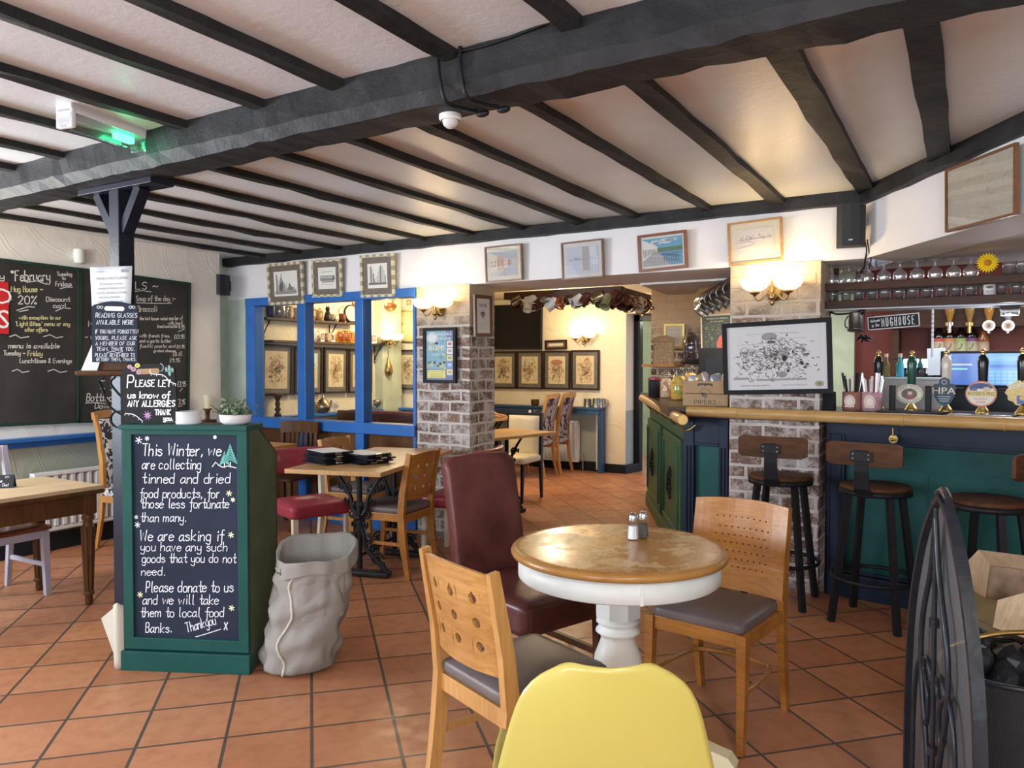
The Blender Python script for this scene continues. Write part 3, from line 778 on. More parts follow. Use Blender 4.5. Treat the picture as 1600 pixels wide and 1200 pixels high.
# table with cast iron legs
def iron_leg(t, y):
    m = MB()
    m.tube([(0, y, .05), (0, y, .76)], [.02, .02], 8)
    m.box((0, y, .76), (.42, .05, .02), None, .004)
    for s_ in (-1, 1):
        up = curve2([(0, y, .40), (s_*.05, y, .47), (s_*.07, y, .56), (s_*.13, y, .66), (s_*.20, y, .75)], 5)
        m.tube(up, [.018-.006*i/len(up) for i in range(len(up))], 7)
        for cx, cz, r0, tu, st_ in ((s_*.095, .61, .04, 1.6, 0), (s_*.055, .44, .035, 1.5, 2), (s_*.06, .26, .042, 1.7, 1), (s_*.13, .13, .05, 1.7, 0)):
            sp = [(cx+s_*(r0*(1-k/26*.8))*math.cos(st_+k/26*tu*2*math.pi), y, cz+(r0*(1-k/26*.8))*math.sin(st_+k/26*tu*2*math.pi)) for k in range(26)]
            m.tube(sp, .009, 6)
        lo = curve2([(0, y, .38), (s_*.035, y, .28), (s_*.05, y, .20), (s_*.12, y, .13), (s_*.19, y, .06), (s_*.22, y, .02)], 5)
        m.tube(lo, [.015+.008*i/len(lo) for i in range(len(lo))], 7)
        for cx, cz, sc in ((s_*.03, .50, 1), (s_*.10, .53, .8), (s_*.045, .36, .9), (s_*.09, .19, 1), (s_*.17, .085, 1.1), (s_*.15, .63, .8)):
            for a_ in (0, 1.2, 2.4):
                m.sphere((cx+.012*math.cos(a_*2), y+.012*math.sin(a_*3), cz+.012*math.sin(a_*2)), .02*sc, 8, 6, 0, None, (.6, .7, 1.1))
    for a_ in range(6): m.sphere((.02*math.cos(a_), y+.018*math.sin(a_), .40+.02*a_/6), .022, 8, 6)
    m.box((0, y, .022), (.46, .09, .035), None, .01)
    m.build('leg', IRON, t)
def iron_table(label, loc, rz, L=1.22, Wd=.70, M_=None):
    t = thing('pub_table', label, 'table', loc, rz)
    MB().box((0, 0, .785), (Wd, L, .03), None, .004).build('tabletop', M_ or OAKTOP, t)
    iron_leg(t, -L/2+.40); iron_leg(t, L/2-.40)
    MB().tube([(0, -L/2+.4, .14), (0, L/2-.4, .14)], .012).build('tie_rod', IRON, t)
    return t
T1 = iron_table('pale oak table on ornate iron legs carrying the pile of black folders', (-3.77, 4.31, 0), 16, 1.4)
# ------------------------------------------------------------------ left table, its chair, the chair by the radiator
INK = ink(); CARD = paint('black_board', (.022, .023, .027), .55, .2, 4, .05)
BLEACH = wood('bleached_pine', (.42, .30, .17), (.60, .46, .29), 1, 5, .5, .05, .1, .08)
WALNUT = wood('brown_turned_wood', (.05, .022, .010), (.13, .058, .022), 2, 7, .35, .35)
LT = thing('dining_table', 'bleached plank table with brown fluted legs beside the radiator', 'table', (-4.98, 1.95, 0), 0)
tp = MB()
for i in range(5): tp.box((-.28+.14*i, 0, .733), (.139, 1.56, .024), None, .003)
tp.build('tabletop', BLEACH, LT)
MB().box((0, 0, .708), (.71, 1.57, .026), None, .008).build('top_edge', WALNUT, LT)
ap = MB()
for s_ in (-1, 1): ap.box((s_*.29, 0, .635), (.024, 1.40, .12)).box((0, s_*.71, .635), (.56, .024, .12))
ap.build('apron', WALNUT, LT)
for sx_ in (-1, 1):
    for sy_ in (-1, 1):
        l = MB(); l.box((sx_*.29, sy_*.71, .635), (.075, .075, .125), None, .004)
        l.lathe([(.038, .573), (.028, .56), (.036, .55), (.036, .542), (.026, .53), (.030, .50), (.038, .49)], 20, (sx_*.29, sy_*.71, 0))
        l.lathe([(.037, .49), (.022, .085)], 20, (sx_*.29, sy_*.71, 0))
        for k in range(8):
            a_ = 2*math.pi*k/8; l.tube([(sx_*.29+.036*math.cos(a_), sy_*.71+.036*math.sin(a_), .485), (sx_*.29+.021*math.cos(a_), sy_*.71+.021*math.sin(a_), .09)], .0075, 6)
        l.lathe([(.022, .09), (.033, .08), (.033, .068), (.022, .058), (.024, .02), (.018, 0), (0, 0)], 20, (sx_*.29, sy_*.71, 0))
        l.build('leg', WALNUT, LT)
# name card
q = gz(17, 760, .745); NC = thing('table_card', 'little black folded reservation card on the bleached table', 'card', (q.x+.015, q.y-.045, .7455), 112)
NC.rotation_euler = (0, 0, math.atan2(RT.y, RT.x)+.25)
cd = MB(); cd.add([(-.058, -.03, 0), (.058, -.03, 0), (.058, 0, .078), (-.058, 0, .078), (-.058, .03, 0), (.058, .03, 0)], [(0, 1, 2, 3), (3, 2, 5, 4)]); cd.build('card', CARD, NC, True, .002)
wr = MB(); hand(wr, 'Lee', -.04, .036, .02, (.9, .9, .9)); hand(wr, '+ Dad', -.02, .012, .017, (.9, .9, .9)); hand(wr, 'UTV', .01, .062, .011, (.9, .9, .9))
wo = wr.build('writing', INK, NC, False); wo.rotation_euler = (math.atan2(-.03, .078), 0, 0); wo.location = (0, -.0305, 0)
LAV = paint('lavender_grey_paint', (.36, .34, .40), .45, .08); BROWNSEAT = wood('reddish_seat_wood', (.10, .028, .012), (.22, .07, .028), 0, 6, .3, .4)
PC = thing('painted_chair', 'lavender grey painted chair with brown seat pushed under the bleached table', 'chair', (-5.31, 2.43, 0), 2)
for s_ in (-1, 1):
    MB().bar([(-.25, s_*.185, 0), (-.205, s_*.19, .45), (-.235, s_*.19, .70), (-.285, s_*.19, .95)], .035, .04, (0, 1, 0), 0, False, [.8, 1, 1, .9]).build('leg', LAV, PC)
    MB().bar([(.20, s_*.195, 0), (.185, s_*.19, .42)], .042, .042, (0, 1, 0), 0, False, [.75, 1]).build('leg', LAV, PC)
    MB().bar([(-.21, s_*.19, .20), (.19, s_*.19, .20)], .018, .028, (0, 1, 0)).build('stretcher', LAV, PC)
cushion(MB(), (0, 0, .443), (.46, .44, .035), .015).build('seat', BROWNSEAT, PC)
m = MB()
for s_ in (-1, 1): m.box((0, s_*.185, .40), (.38, .02, .05)).box((s_*.185, 0, .40), (.02, .36, .05))
m.build('seat_frame', LAV, PC)
MB().bar([(-.28, -.19, .90), (-.31, 0, .90), (-.28, .19, .90)], .09, .02, (0, 0, 1)).bar([(-.24, -.19, .70), (-.26, 0, .70), (-.24, .19, .70)], .05, .018, (0, 0, 1)).build('backrest', LAV, PC)
# patterned chairs: by the radiator and two in the back room
def m_pattern(name, base, fig, sc, thr):
    t = NT(name); v = t.coord(); n = t.noise(v, sc, 1, .4, 1.6)
    t.set(Base_Color=t.ramp(n, [(thr, base), (thr+.02, fig)]), Roughness=.8); return t.m
PAT = m_pattern('grey_fabric_with_dark_dapples', (.36, .31, .27), (.055, .008, .012), 9, .53)
PAT2 = m_pattern('black_fabric_with_white_scrolls', (.03, .03, .035), (.62, .62, .62), 16, .52)
def tall_chair(label, loc, rz, fab, W):
    t = thing('tall_dining_chair', label, 'chair', loc, rz)
    side = [(-.285, 0), (-.235, .25), (-.215, .48), (-.225, .70), (-.275, .95), (-.315, 1.08)]
    for s_ in (-1, 1):
        MB().bar([(x, s_*(.20-.02*min(1, z/.9)), z) for x, z in side], .032, .042, (0, 1, 0), 0, False, [.7, .9, 1, 1, .9, .8]).build('leg', W, t)
        MB().bar([(.22, s_*.2, 0), (.205, s_*.2, .44)], .036, .036, (0, 1, 0), 0, False, [.7, 1]).build('leg', W, t)
    cushion(MB(), (0, 0, .46), (.45, .43, .07), .025, .012).build('seat', fab, t)
    m = MB()
    for s_ in (-1, 1): m.box((0, s_*.195, .41), (.42, .024, .06))
    m.box((.2, 0, .41), (.024, .38, .06)); m.build('seat_frame', W, t)
    MB().bar([(-.318, -.195, 1.075), (-.335, -.1, 1.085), (-.34, 0, 1.09), (-.335, .1, 1.085), (-.318, .195, 1.075)], .06, .03, (0, 0, 1)).build('top_rail', W, t)
    def fb(u, v):
        z = .52+.53*v; k = 0
        for (a, za), (b, zb) in zip(side, side[1:]):
            if za <= z <= zb: k = a+(b-a)*(z-za)/(zb-za)
        return V((k+.018, (u-.5)*.335, z))
    MB().grid(8, 14, fb).build('backrest', fab, t, True, .03)
    return t
tall_chair('tall chair with scroll patterned back standing against the radiator', (-5.83, 3.76, 0), 8, PAT2, HONEY)
# radiator under the dado shelf
RADW = paint('radiator_white', (.80, .82, .84), .35, .02)
RD = thing('radiator', 'white panel radiator on the grey green wall behind the bleached table', 'radiator', (-6.265, 3.73, 0), 0)
def radiator(t, L, z0, z1, n):
    m = MB(); m.box((-.03, 0, (z0+z1)/2), (.02, L, z1-z0), None, .004); m.box((0, 0, z1-.012), (.07, L, .03), None, .006).box((0, 0, z0+.015), (.05, L, .03), None, .006)
    for i in range(n):
        y = -L/2+L*(i+.5)/n; w_ = L/n
        m.ext([(-.01, y-w_*.42, z0+.02), (.03, y-w_*.20, z0+.04), (.03, y+w_*.20, z0+.04), (-.01, y+w_*.42, z0+.02)], (0, 0, z1-z0-.07))
    m.build('panel', RADW, t)
    m2 = MB().tube([(-.01, L/2+.02, z0+.05), (-.01, L/2+.06, z0+.05), (-.01, L/2+.06, 0.005)], .009).cyl((-.01, L/2+.06, z0+.03), (-.01, L/2+.06, z0+.11), .02)
    m2.build('valve', CHROME, t)
radiator(RD, 1.22, .17, .64, 18)
dark = struct(MB().span((-6.35, 2.6, 0), (-6.30, 4.94, .14), .004).build('trim_32', SKIRT), 'black skirting')

# ------------------------------------------------------------------ chalkboard station, sack, cloth
GREENP = paint('dark_green_paint', (.014, .078, .066), .42, .12, 5, .08, 50); OLIVE = paint('olive_green_paint', (.08, .112, .068), .55, .12)
p0, p1 = V((-3.535, 2.165, 0)), V((-2.962, 2.44, 0)); fx = (p1-p0).normalized(); fy = V((-fx.y, fx.x, 0))
CS = thing('chalkboard_cabinet', 'dark green cabinet whose front is a chalkboard about the food bank', 'cabinet', mat=basis((p0+p1)/2, fx, fy, V((0, 0, 1))))
Wc = (p1-p0).length; Hc = 1.205
m = MB(); m.box((0, .02, .047), (Wc+.02, .04, .095), None, .004); m.build('plinth', GREENP, CS)
m = MB(); fw_ = .05
m.box((-Wc/2+fw_/2, .03, (.10+Hc)/2), (fw_, .03, Hc-.10), None, .003).box((Wc/2-fw_/2, .03, (.10+Hc)/2), (fw_, .03, Hc-.10), None, .003)
m.box((0, .03, Hc-.024), (Wc-.002, .031, .048), None, .003).box((0, .03, .13), (Wc-.002, .031, .058), None, .003); m.build('door_frame', GREENP, CS)
MB().box((0, .036, .655), (Wc-.09, .012, 1.03)).build('chalkboard', paint('navy_chalkboard', (.020, .028, .052), .6, .2, 3, .05), CS)
m = MB(); sh = [(.045, 0), (.36, 0), (.37, .35), (.37, 1.04), (.16, 1.18), (.045, 1.18)]
for x in (-Wc/2, Wc/2-.02): m.ext([(x, a, b) for a, b in sh], (.02, 0, 0))
m.ext([(-Wc/2, a, b) for a, b in ((.35, 0), (.35, 1.04), (.16, 1.165), (.16, 1.18), (.37, 1.04), (.37, 0))], (Wc, 0, 0))
m.build('side_panel', OLIVE, CS)
MB().box((0, .095, 1.193), (Wc+.012, .19, .024), None, .004).build('top', GREENP, CS)
PL = CS.matrix_world @ M.Translation(V((0, .029, 0)))
wr = MB(); CH = (.82, .86, .92); YLW = (.85, .82, .45)
def boardline(mb, PLm, s, px, py, px1, hpx, c=CH, y=-.0025, wd=None, base=None):
    x0, z0 = uv_of(PLm, px, py); x1, z1 = uv_of(PLm, px1, py if base is None else base); _, zt = uv_of(PLm, px, py-hpx)
    h = zt-z0; hand(mb, s, x0, z0, h, c, wd, math.hypot(x1-x0, z1-z0), 'L', math.atan2(z1-z0, x1-x0), .1, y)
for s_, a_, y_, b_, h_ in (('This Winter, we', 222, 712, 348, 21), ('are collecting', 222, 733, 316, 18), ('tinned and dried', 223, 755, 362, 18), ('food products, for', 219, 778, 345, 17), ('those less fortunate', 221, 794, 360, 17), ('than many.', 220, 815, 293, 16),
        ('We are asking if', 219, 845, 351, 19), ('you have any such', 220, 861, 357, 16), ('goods that you do not', 222, 879, 370, 16), ('need.', 221, 899, 260, 15), ('Please donate to us', 228, 925, 367, 19), ('and we will take', 223, 944, 344, 17), ('them to local food', 220, 964, 352, 17), ('Banks.', 228, 988, 270, 17)):
    boardline(wr, PL, s_, a_, y_, b_, h_*.88, CH, -.0105)
boardline(wr, PL, 'Thankyou', 292, 988, 340, 15, CH, -.0105, None, 975); boardline(wr, PL, 'x', 350, 984, 357, 20, CH, -.0105)
def L2(PLm, pts): return [uv_of(PLm, *p) for p in pts]
stroke(wr, L2(PL, [(306, 995), (320, 991), (345, 983)]), .004, CH, -.0105)
for sx_, sy_, r in ((217, 688, 5), (230, 685, 3), (215, 820, 4), (213, 808, 2.5), (358, 771, 4), (364, 781, 3), (361, 836, 4), (219, 929, 4), (362, 950, 4)):
    x_, z_ = uv_of(PL, sx_, sy_); rr = r*.0033
    for k in range(3):
        a_ = k*math.pi/3+.3; stroke(wr, [(x_-rr*math.cos(a_), z_-rr*math.sin(a_)), (x_+rr*math.cos(a_), z_+rr*math.sin(a_))], .005, (.9, .88, .6) if sx_ > 300 or sy_ > 900 else (.85, .9, .93), -.0105)
def disc(mb, x, z, r, c, y=-.0025, n=14, sz=1): mb.add([V((x, y, z))]+[V((x+r*math.cos(2*math.pi*k/n), y, z+r*sz*math.sin(2*math.pi*k/n))) for k in range(n)], [(0, 1+k, 1+(k+1) % n) for k in range(n)], 0, False, c)
x_, z_ = uv_of(PL, 336, 683); disc(wr, x_, z_, .009, (.9, .9, .85), -.0105)
for tx, ty, hh in ((360, 722, 26), (351, 724, 17)):
    x_, z_ = uv_of(PL, tx, ty); h = hh*.0033; w_ = h*.42
    stroke(wr, [(x_, z_-.02), (x_, z_)], .005, (.85, .85, .6), -.0105)
    for k in range(7):
        zz = z_+h*k/7; ww = w_*(1-k/7)
        stroke(wr, [(x_-ww, zz-.006), (x_, zz+h/6.), (x_+ww, zz-.006)], .006, (.12, .52, .46), -.0107)
stroke(wr, L2(PL, [(332, 729), (337, 722), (342, 727), (348, 730), (356, 728), (369, 731)]), .005, (.75, .82, .85), -.0105)
wr.build('writing', INK, CS, False, 0, 0, (0, .0385, 0))
# burlap sack
BURLAP = None
def m_burlap(name, c):
    t = NT(name); v = t.coord(); a = t.nd('ShaderNodeTexWave', i_Scale=90.0, i_Distortion=1.2); b = t.nd('ShaderNodeTexWave', bands_direction='Z', i_Scale=90.0, i_Distortion=1.2)
    t.ln(v, a.inputs[0]); t.ln(v, b.inputs[0]); f = t.mix(.5, a.outputs['Color'], b.outputs['Color']); n = t.noise(v, 5, 4)
    t.set(Base_Color=t.mix(t.ramp(n, [(.3, (0, 0, 0)), (.8, (.5, .5, .5))]), tuple(x*.88 for x in c), c), Roughness=.95, Specular_IOR_Level=.15); t.bump(t.mix(.25, f, n), .5, .004); return t.m
BURLAP = m_burlap('burlap', (.345, .32, .285)); LINEN = m_burlap('linen_cloth', (.66, .62, .52))
q = gz(446, 1056); SK = thing('burlap_sack', 'slumped burlap sack with turned down top beside the chalkboard cabinet', 'sack', (q.x-.02, q.y+.11, 0), 31); SK.scale = (.92, .92, .98)
from mathutils import noise as MN
def sackf(u, v):
    a_ = 2*math.pi*u
    prof = [(0, .0, .14, .115), (.08, .02, .185, .15), (.3, .16, .20, .165), (.55, .31, .20, .16), (.75, .43, .205, .15), (.88, .52, .20, .145), (.95, .565, .215, .155), (1.0, .60, .20, .145)]
    for (t0, z0, rx0, ry0), (t1, z1, rx1, ry1) in zip(prof, prof[1:]):
        if t0 <= v <= t1:
            k = (v-t0)/(t1-t0); z = z0+(z1-z0)*k; rx = rx0+(rx1-rx0)*k; ry = ry0+(ry1-ry0)*k; break
    n = MN.noise(V((math.cos(a_)*1.6, math.sin(a_)*1.6, z*6+2)))*.026+MN.noise(V((math.cos(a_)*4, math.sin(a_)*4, z*13)))*.016
    n += .010*math.sin(z*42+3*math.sin(a_*2)+2*math.cos(a_))*(v < .85)
    x = (rx+n)*math.cos(a_); y = (ry+n)*math.sin(a_)
    lean = .095*max(0, (z-.05))/.55
    zt = z+(v > .9)*(.05*math.sin(a_*1+.2)+.014*math.sin(a_*3))
    return V((x+lean, y, zt))
m = MB(); m.grid(56, 40, sackf, 0, True, True)
def cuff(u, v):
    p = sackf(u, 1.0); a_ = 2*math.pi*u; o_ = V((math.cos(a_), math.sin(a_), 0))
    k = v*2
    if k < 1: return p-o_*(.03*math.sin(math.pi*(1-k)))*0+o_*(.022*math.sin(k*math.pi/2))+V((0, 0, .012*math.sin(k*math.pi)))
    q_ = p+o_*(.022+.006*math.sin(a_*5)); return q_+V((0, 0, -(k-1)*(.065+.015*math.sin(a_*2+1))))
m.grid(56, 9, cuff, 0, True, True)
m.grid(56, 8, lambda u, v: sackf(u, 1.0)*(1-.12*v)+V((.012*v, 0, -.22*v)), 0, True, True)
m.poly([sackf(i/56, 0) for i in range(56)])
m.build('bag', BURLAP, SK)
seam = []
for k in range(30):
    v = .03+.86*k/29; p = sackf(.70+.02*math.sin(k*.45), v); c_ = V((.095*max(0, p.z-.05)/.55, 0, p.z)); seam.append(p+(p-c_).normalized()*.004)
MB().tube(seam, [.006+.002*(i % 2) for i in range(30)], 6).build('seam', LINEN, SK)
# folded linen cloth slipped behind the cabinet
q = gz(176, 1048); CL = MB()
def clf(u, v):
    z = .32*(1-v)*(.55+.45*u) if u > .5 else .32*(1-v)*(.35+.4*u)
    return V((-.13+.20*u, .03*math.sin(u*7)-.05*(1-u)+.02*v, z))
CL.grid(14, 10, lambda u, v: V(((-.02+.055*u), .018*math.sin(u*math.pi)*-1, .33*(1-v)*(1-.12*abs(u-.5)))))
CL.poly([(-.115, .06, .225), (-.02, .02, .30), (-.02, .01, .05)])
o = CL.build('linen_cloth', LINEN, None, True, .006); o.location = (q.x-.005, q.y+.03, 0.002); o.rotation_euler = (0, 0, rad(30)); tag(o, 'pale folded linen cloth stuck upright at the left foot of the chalkboard cabinet', 'cloth')

# ------------------------------------------------------------------ folders on the oak table
BF = paint('black_folder', (.012, .013, .018), .4, .2, 20, .05); PAPER = paint('white_paper', (.72, .73, .75), .6, .02); CLIP = metal('clip_steel', (.6, .58, .5), .3)
def folder(label, x, y, z, rz, paper):
    t = thing('menu_folder', label, 'folder', (x, y, z), rz, 'menu folders piled on the oak table')
    MB().box((0, 0, .003), (.225, .315, .006), None, .002).box((.004, 0, .0095), (.222, .313, .004), rad(.7), .0015).build('cover', BF, t)
    if paper: MB().box((-.005, .01, .0125), (.20, .285, .0015)).build('menu_sheet', PAPER, t)
    MB().box((0, -.150, .011), (.05, .02, .010), None, .003).build('clip', CLIP, t)
    return t
pile = gz(514, 722, .80); pile2 = gz(572, 722, .80)
for k in range(6): folder('black folder in the left pile on the oak table, %s' % ['lowest of the pile', 'second from the bottom', 'third from the bottom', 'third from the top', 'second from the top', 'topmost under its white sheet'][k], pile.x+R.uniform(-.02, .02), pile.y+R.uniform(-.02, .02), .8004+.0148*k, 68+R.uniform(-9, 9), k == 5)
for k in range(5): folder('black folder in the right pile on the oak table, %s' % ['lowest of the pile', 'second from the bottom', 'middle of the pile', 'second from the top', 'topmost with its white sheet'][k], pile2.x+R.uniform(-.015, .015), pile2.y+R.uniform(-.02, .02), .8004+.0148*k, 75+R.uniform(-9, 9), k == 4)
# small table and dark slatted chair against the blue window
ST = thing('side_table', 'small orange topped table half hidden behind the chalkboard cabinet', 'table', (-5.35, 4.42, 0), 4)
MB().box((0, 0, .785), (.60, .60, .03), None, .004).build('tabletop', HONEY, ST)
MB().lathe([(.03, .77), (.03, .06), (.2, .03), (.22, 0), (0, 0)], 20).build('pedestal', IRON, ST)
SC = thing('slatted_chair', 'dark wooden chair with a slatted back under the blue window rail', 'chair', (-5.40, 4.90, 0), -80)
for s_ in (-1, 1):
    MB().bar([(-.24, s_*.19, 0), (-.2, s_*.19, .45), (-.215, s_*.19, .85)], .034, .036, (0, 1, 0), 0, False, [.75, 1, .9]).build('leg', DARKOAK, SC)
    MB().bar([(.19, s_*.19, 0), (.18, s_*.19, .45)], .036, .036, (0, 1, 0), 0, False, [.75, 1]).build('leg', DARKOAK, SC)
cushion(MB(), (0, 0, .46), (.42, .42, .03), .012).build('seat', DARKOAK, SC)
MB().bar([(-.215, -.215, .90), (-.235, -.1, .905), (-.24, 0, .908), (-.235, .1, .905), (-.215, .215, .90)], .11, .03, (0, 0, 1)).build('top_rail', DARKOAK, SC)
for i in range(6): MB().bar([(-.205, -.125+.05*i, .47), (-.222, -.125+.05*i, .86)], .022, .012, (0, 1, 0)).build('slat', DARKOAK, SC)

# ------------------------------------------------------------------ back room
BT = iron_table('oak table on iron legs in the opening beside the brick pillar', (-4.10, 6.46, 0), -12, 1.15, .66, OAKTOP)
CREAMF = paint('cream_vinyl', (.78, .69, .50), .45, .05)
t = thing('upholstered_chair', 'cream upholstered chair in a black frame at the far table', 'chair', (-4.30, 7.20, 0), -88)
for s_ in (-1, 1):
    MB().bar([(-.25, s_*.2, 0), (-.215, s_*.205, .45), (-.24, s_*.205, .93)], .035, .045, (0, 1, 0), 0, False, [.7, 1, .9]).build('leg', SKIRT, t)
    MB().bar([(.22, s_*.2, 0), (.2, s_*.2, .42)], .035, .035, (0, 1, 0), 0, False, [.7, 1]).build('leg', SKIRT, t)
cushion(MB(), (0, 0, .455), (.46, .44, .08), .03, .01).build('seat', CREAMF, t)
MB().bar([(-.243, -.22, .935), (-.243, .22, .935)], .03, .04, (0, 0, 1)).build('top_rail', SKIRT, t)
MB().grid(5, 8, lambda u, v: V((-.205-.025*v, (u-.5)*.38, .47+.45*v))).build('backrest', CREAMF, t, True, .035)
tall_chair('tall dapple patterned chair nearer the cream chair in the back room', (-5.0, 8.80, 0), 184, PAT, HONEY)
tall_chair('tall dapple patterned chair nearer the tankards in the back room', (-4.98, 9.22, 0), 184, PAT, HONEY)
t2 = iron_table('small oak table at which a person sits behind the brick pillar', (-5.42, 8.35, 0), 0, .9, .56, OAKTOP)
RB = thing('radiator', 'cream radiator under the blue shelf of the far wall', 'radiator', (-5.25, 9.61, 0), -90); radiator(RB, 1.1, .12, .70, 14)
# ------------------------------------------------------------------ bar counter
NAVY = paint('midnight_blue_paint', (.012, .020, .040), .4, .2, 6, .1, 40); TEAL = paint('deep_teal_green_paint', (.010, .072, .066), .45, .15, 4, .08, 40)
GREENB = paint('bottle_green_paint', (.032, .088, .046), .42, .15, 5, .1, 40)
RAILW = wood('blond_bar_rail', (.40, .22, .07), (.60, .38, .15), 0, 5, .35, .35, .15, .05); COUNTER = wood('dark_bar_top', (.035, .018, .010), (.09, .045, .022), 0, 6, .3, .4)
BRASS = metal('brass', (.55, .38, .14), .3)
BA = -9.0; bd = V((math.cos(rad(BA)), math.sin(rad(BA)), 0)); bn = V((math.sin(rad(BA)), -math.cos(rad(BA)), 0))   # along the bar, and out of its front
B0 = V((-.80, 5.275, 0))
BAR = thing('bar_counter', 'long bar counter front with teal panels in midnight blue framing', 'bar counter')
BAR.rotation_euler = (0, 0, rad(BA)); BAR.location = B0
# right hand front, in the counter's own axes: x along it, -y out of it
m = MB(); L = 4.2
m.box((L/2, .03, .075), (L, .05, .15), None, .006).box((L/2, .04, 1.075), (L, .04, .15), None, .004).box((L/2, .032, 1.0), (L, .03, .02), None, .004).box((L/2, .025, .165), (L, .02, .02), None, .004)
for x in (.06, 1.62, 3.2): m.box((x, .035, .60), (.12, .05, .9), None, .006).box((x-.035, .012, .60), (.012, .02, .9), None, .004).box((x+.035, .012, .60), (.012, .02, .9), None, .004)
m.build('front_frame', NAVY, BAR)
m = MB()
for x0, x1 in ((.12, 1.56), (1.68, 3.14), (3.26, 4.2)):
    m.box(((x0+x1)/2, .055, .58), (x1-x0, .02, .84)).box(((x0+x1)/2, .043, .84), (x1-x0-.04, .008, .012)).box(((x0+x1)/2-.25, .043, .5), (.010, .008, .64)).box(((x0+x1)/2, .043, .20), (x1-x0-.04, .01, .012))
m.build('front_panel', TEAL, BAR)
# left front panel and return with two doors
inv = BAR.matrix_basis.inverted() if False else (M.Translation(B0) @ M.Rotation(rad(BA), 4, 'Z')).inverted()
P1, P2, PE = V((-1.745, 5.30, 0)), V((-1.415, 5.262, 0)), V((-2.93, 7.66, 0))
def wbox(mb, a, b, off, thick, z0, z1, bv=.003):
    d_ = (b-a).normalized(); n_ = V((d_.y, -d_.x, 0)); c_ = (a+b)/2+n_*off; X = inv @ M.Translation(V((c_.x, c_.y, (z0+z1)/2))) @ M.Rotation(math.atan2(d_.y, d_.x), 4, 'Z')
    bm = bmesh.new(); bmesh.ops.create_cube(bm, size=1)
    for v in bm.verts: v.co = V((v.co.x*(b-a).length, v.co.y*thick, v.co.z*(z1-z0)))
    if bv: bmesh.ops.bevel(bm, geom=list(bm.edges), offset=bv, segments=1, affect='EDGES')
    mb.bm(bm, 0, False, X)
def at(a, b, t): return a.lerp(b, t)
m = MB()
wbox(m, at(P1, P2, 0), at(P1, P2, .24), 0, .06, 0, 1.12); wbox(m, at(P1, P2, .80), P2, 0, .06, 0, 1.12); wbox(m, P1, P2, -.005, .05, .93, 1.12); wbox(m, P1, P2, -.005, .055, 0, .16)
wbox(m, at(P1, P2, .25), at(P1, P2, .79), .02, .02, .925, .945)
for t_ in (.09, .17, .85, .93): wbox(m, at(P1, P2, t_-.015), at(P1, P2, t_+.015), .035, .012, .17, .92)
cfr = m.build('corner_frame', NAVY, None)
m = MB(); wbox(m, at(P1, P2, .22), at(P1, P2, .82), -.02, .02, .16, .93); cpn = m.build('corner_panel', TEAL, None)
RTN = thing('bar_cabinet', 'bottle green two door cabinet closing the near end of the bar', 'cabinet', P1, 0)
rdv = (PE-P1).normalized(); RTN.rotation_euler = (0, 0, math.atan2(rdv.y, rdv.x)); LR = (PE-P1).length
for o in (cfr, cpn):
    o.data.transform(RTN.matrix_basis.inverted() @ inv.inverted()); o.parent = RTN
# in its axes: x away along the return, +y out towards the opening
m = MB(); m.box((LR/2, -.22, .57), (LR, .40, 1.10), None, .004).box((LR/2, -.01, .06), (LR+.02, .06, .12), None, .006).box((LR/2, 0, .13), (LR+.01, .03, .03), None, .006); m.build('body', GREENB, RTN)
for x0, x1 in ((.12, 1.18), (1.38, LR-.12)):
    d_ = MB(); d_.box(((x0+x1)/2, 0, .55), (x1-x0, .03, .78), None, .004)
    for a, b, c_, e in ((x0+.10, x1-.10, .87, .87), (x0+.10, x1-.10, .23, .23)): d_.box(((a+b)/2, .02, c_), (b-a, .022, .025), None, .006)
    for x in (x0+.10, x1-.10): d_.box((x, .02, .55), (.025, .022, .66), None, .006)
    o = d_.build('door', GREENB, RTN)
    h = MB(); xx = (x0+x1)/2-.05
    for k in range(7):
        h.sphere((xx+.018*math.sin(k*2.1), .03, .44+.035*k), .02, 8, 6, 0, None, (1, .6, 1.1))
    h.tube(curve2([(xx, .03, .42), (xx+.03, .045, .50), (xx-.02, .05, .56), (xx+.02, .045, .62), (xx, .03, .68)], 5), .009)
    h.build('handle', IRON, o)
# counter top
WT = thing('bar_top', 'dark bar top with blond round rails running along its edges', 'worktop'); WT.rotation_euler = (0, 0, rad(BA)); WT.location = B0
m = MB(); iv = RTN.matrix_basis
e0 = P1+V((-.10, -.08, 0)); e1 = PE+V((-.08, 0, 0)); outer = [B0+bd*4.2+bn*.05, B0+bn*.05, P2+V((0, -.05, 0)), e0, e1, e1+V((.50, .2, 0)), V((-1.42, 5.95, 0)), B0-bn*.62, B0+bd*4.2-bn*.62]
m.ext([inv @ V((p.x, p.y, 1.125)) for p in outer], (0, 0, .07)); m.build('counter_top', COUNTER, WT)
r0 = MB(); f0 = inv @ V((-1.70, 5.23, 1.168)); f1 = V((4.2, -.085, 1.178))
knob = [(0, 0)]
r0.tube([f0.lerp(f1, k/20) for k in range(21)], .037, 14)
for k in range(9): r0.tube([f0.lerp(f1, .07+.1*k), f0.lerp(f1, .073+.1*k)], .0395, 14)
r0.build('front_rail', RAILW, WT)
g0, g1 = inv @ V((-1.63, 4.90, 1.13)), inv @ V((-2.90, 7.42, 1.15))
r1 = MB().tube([g0.lerp(g1, k/12) for k in range(13)], .037, 14); r1.build('return_rail', RAILW, WT)
dd = (g0-g1).normalized(); MB().cyl(g0-dd*.001, g0+dd*.004, .032).cyl(g0, g0+dd*.008, .01).build('rail_end_plate', BRASS, WT)
br = MB()
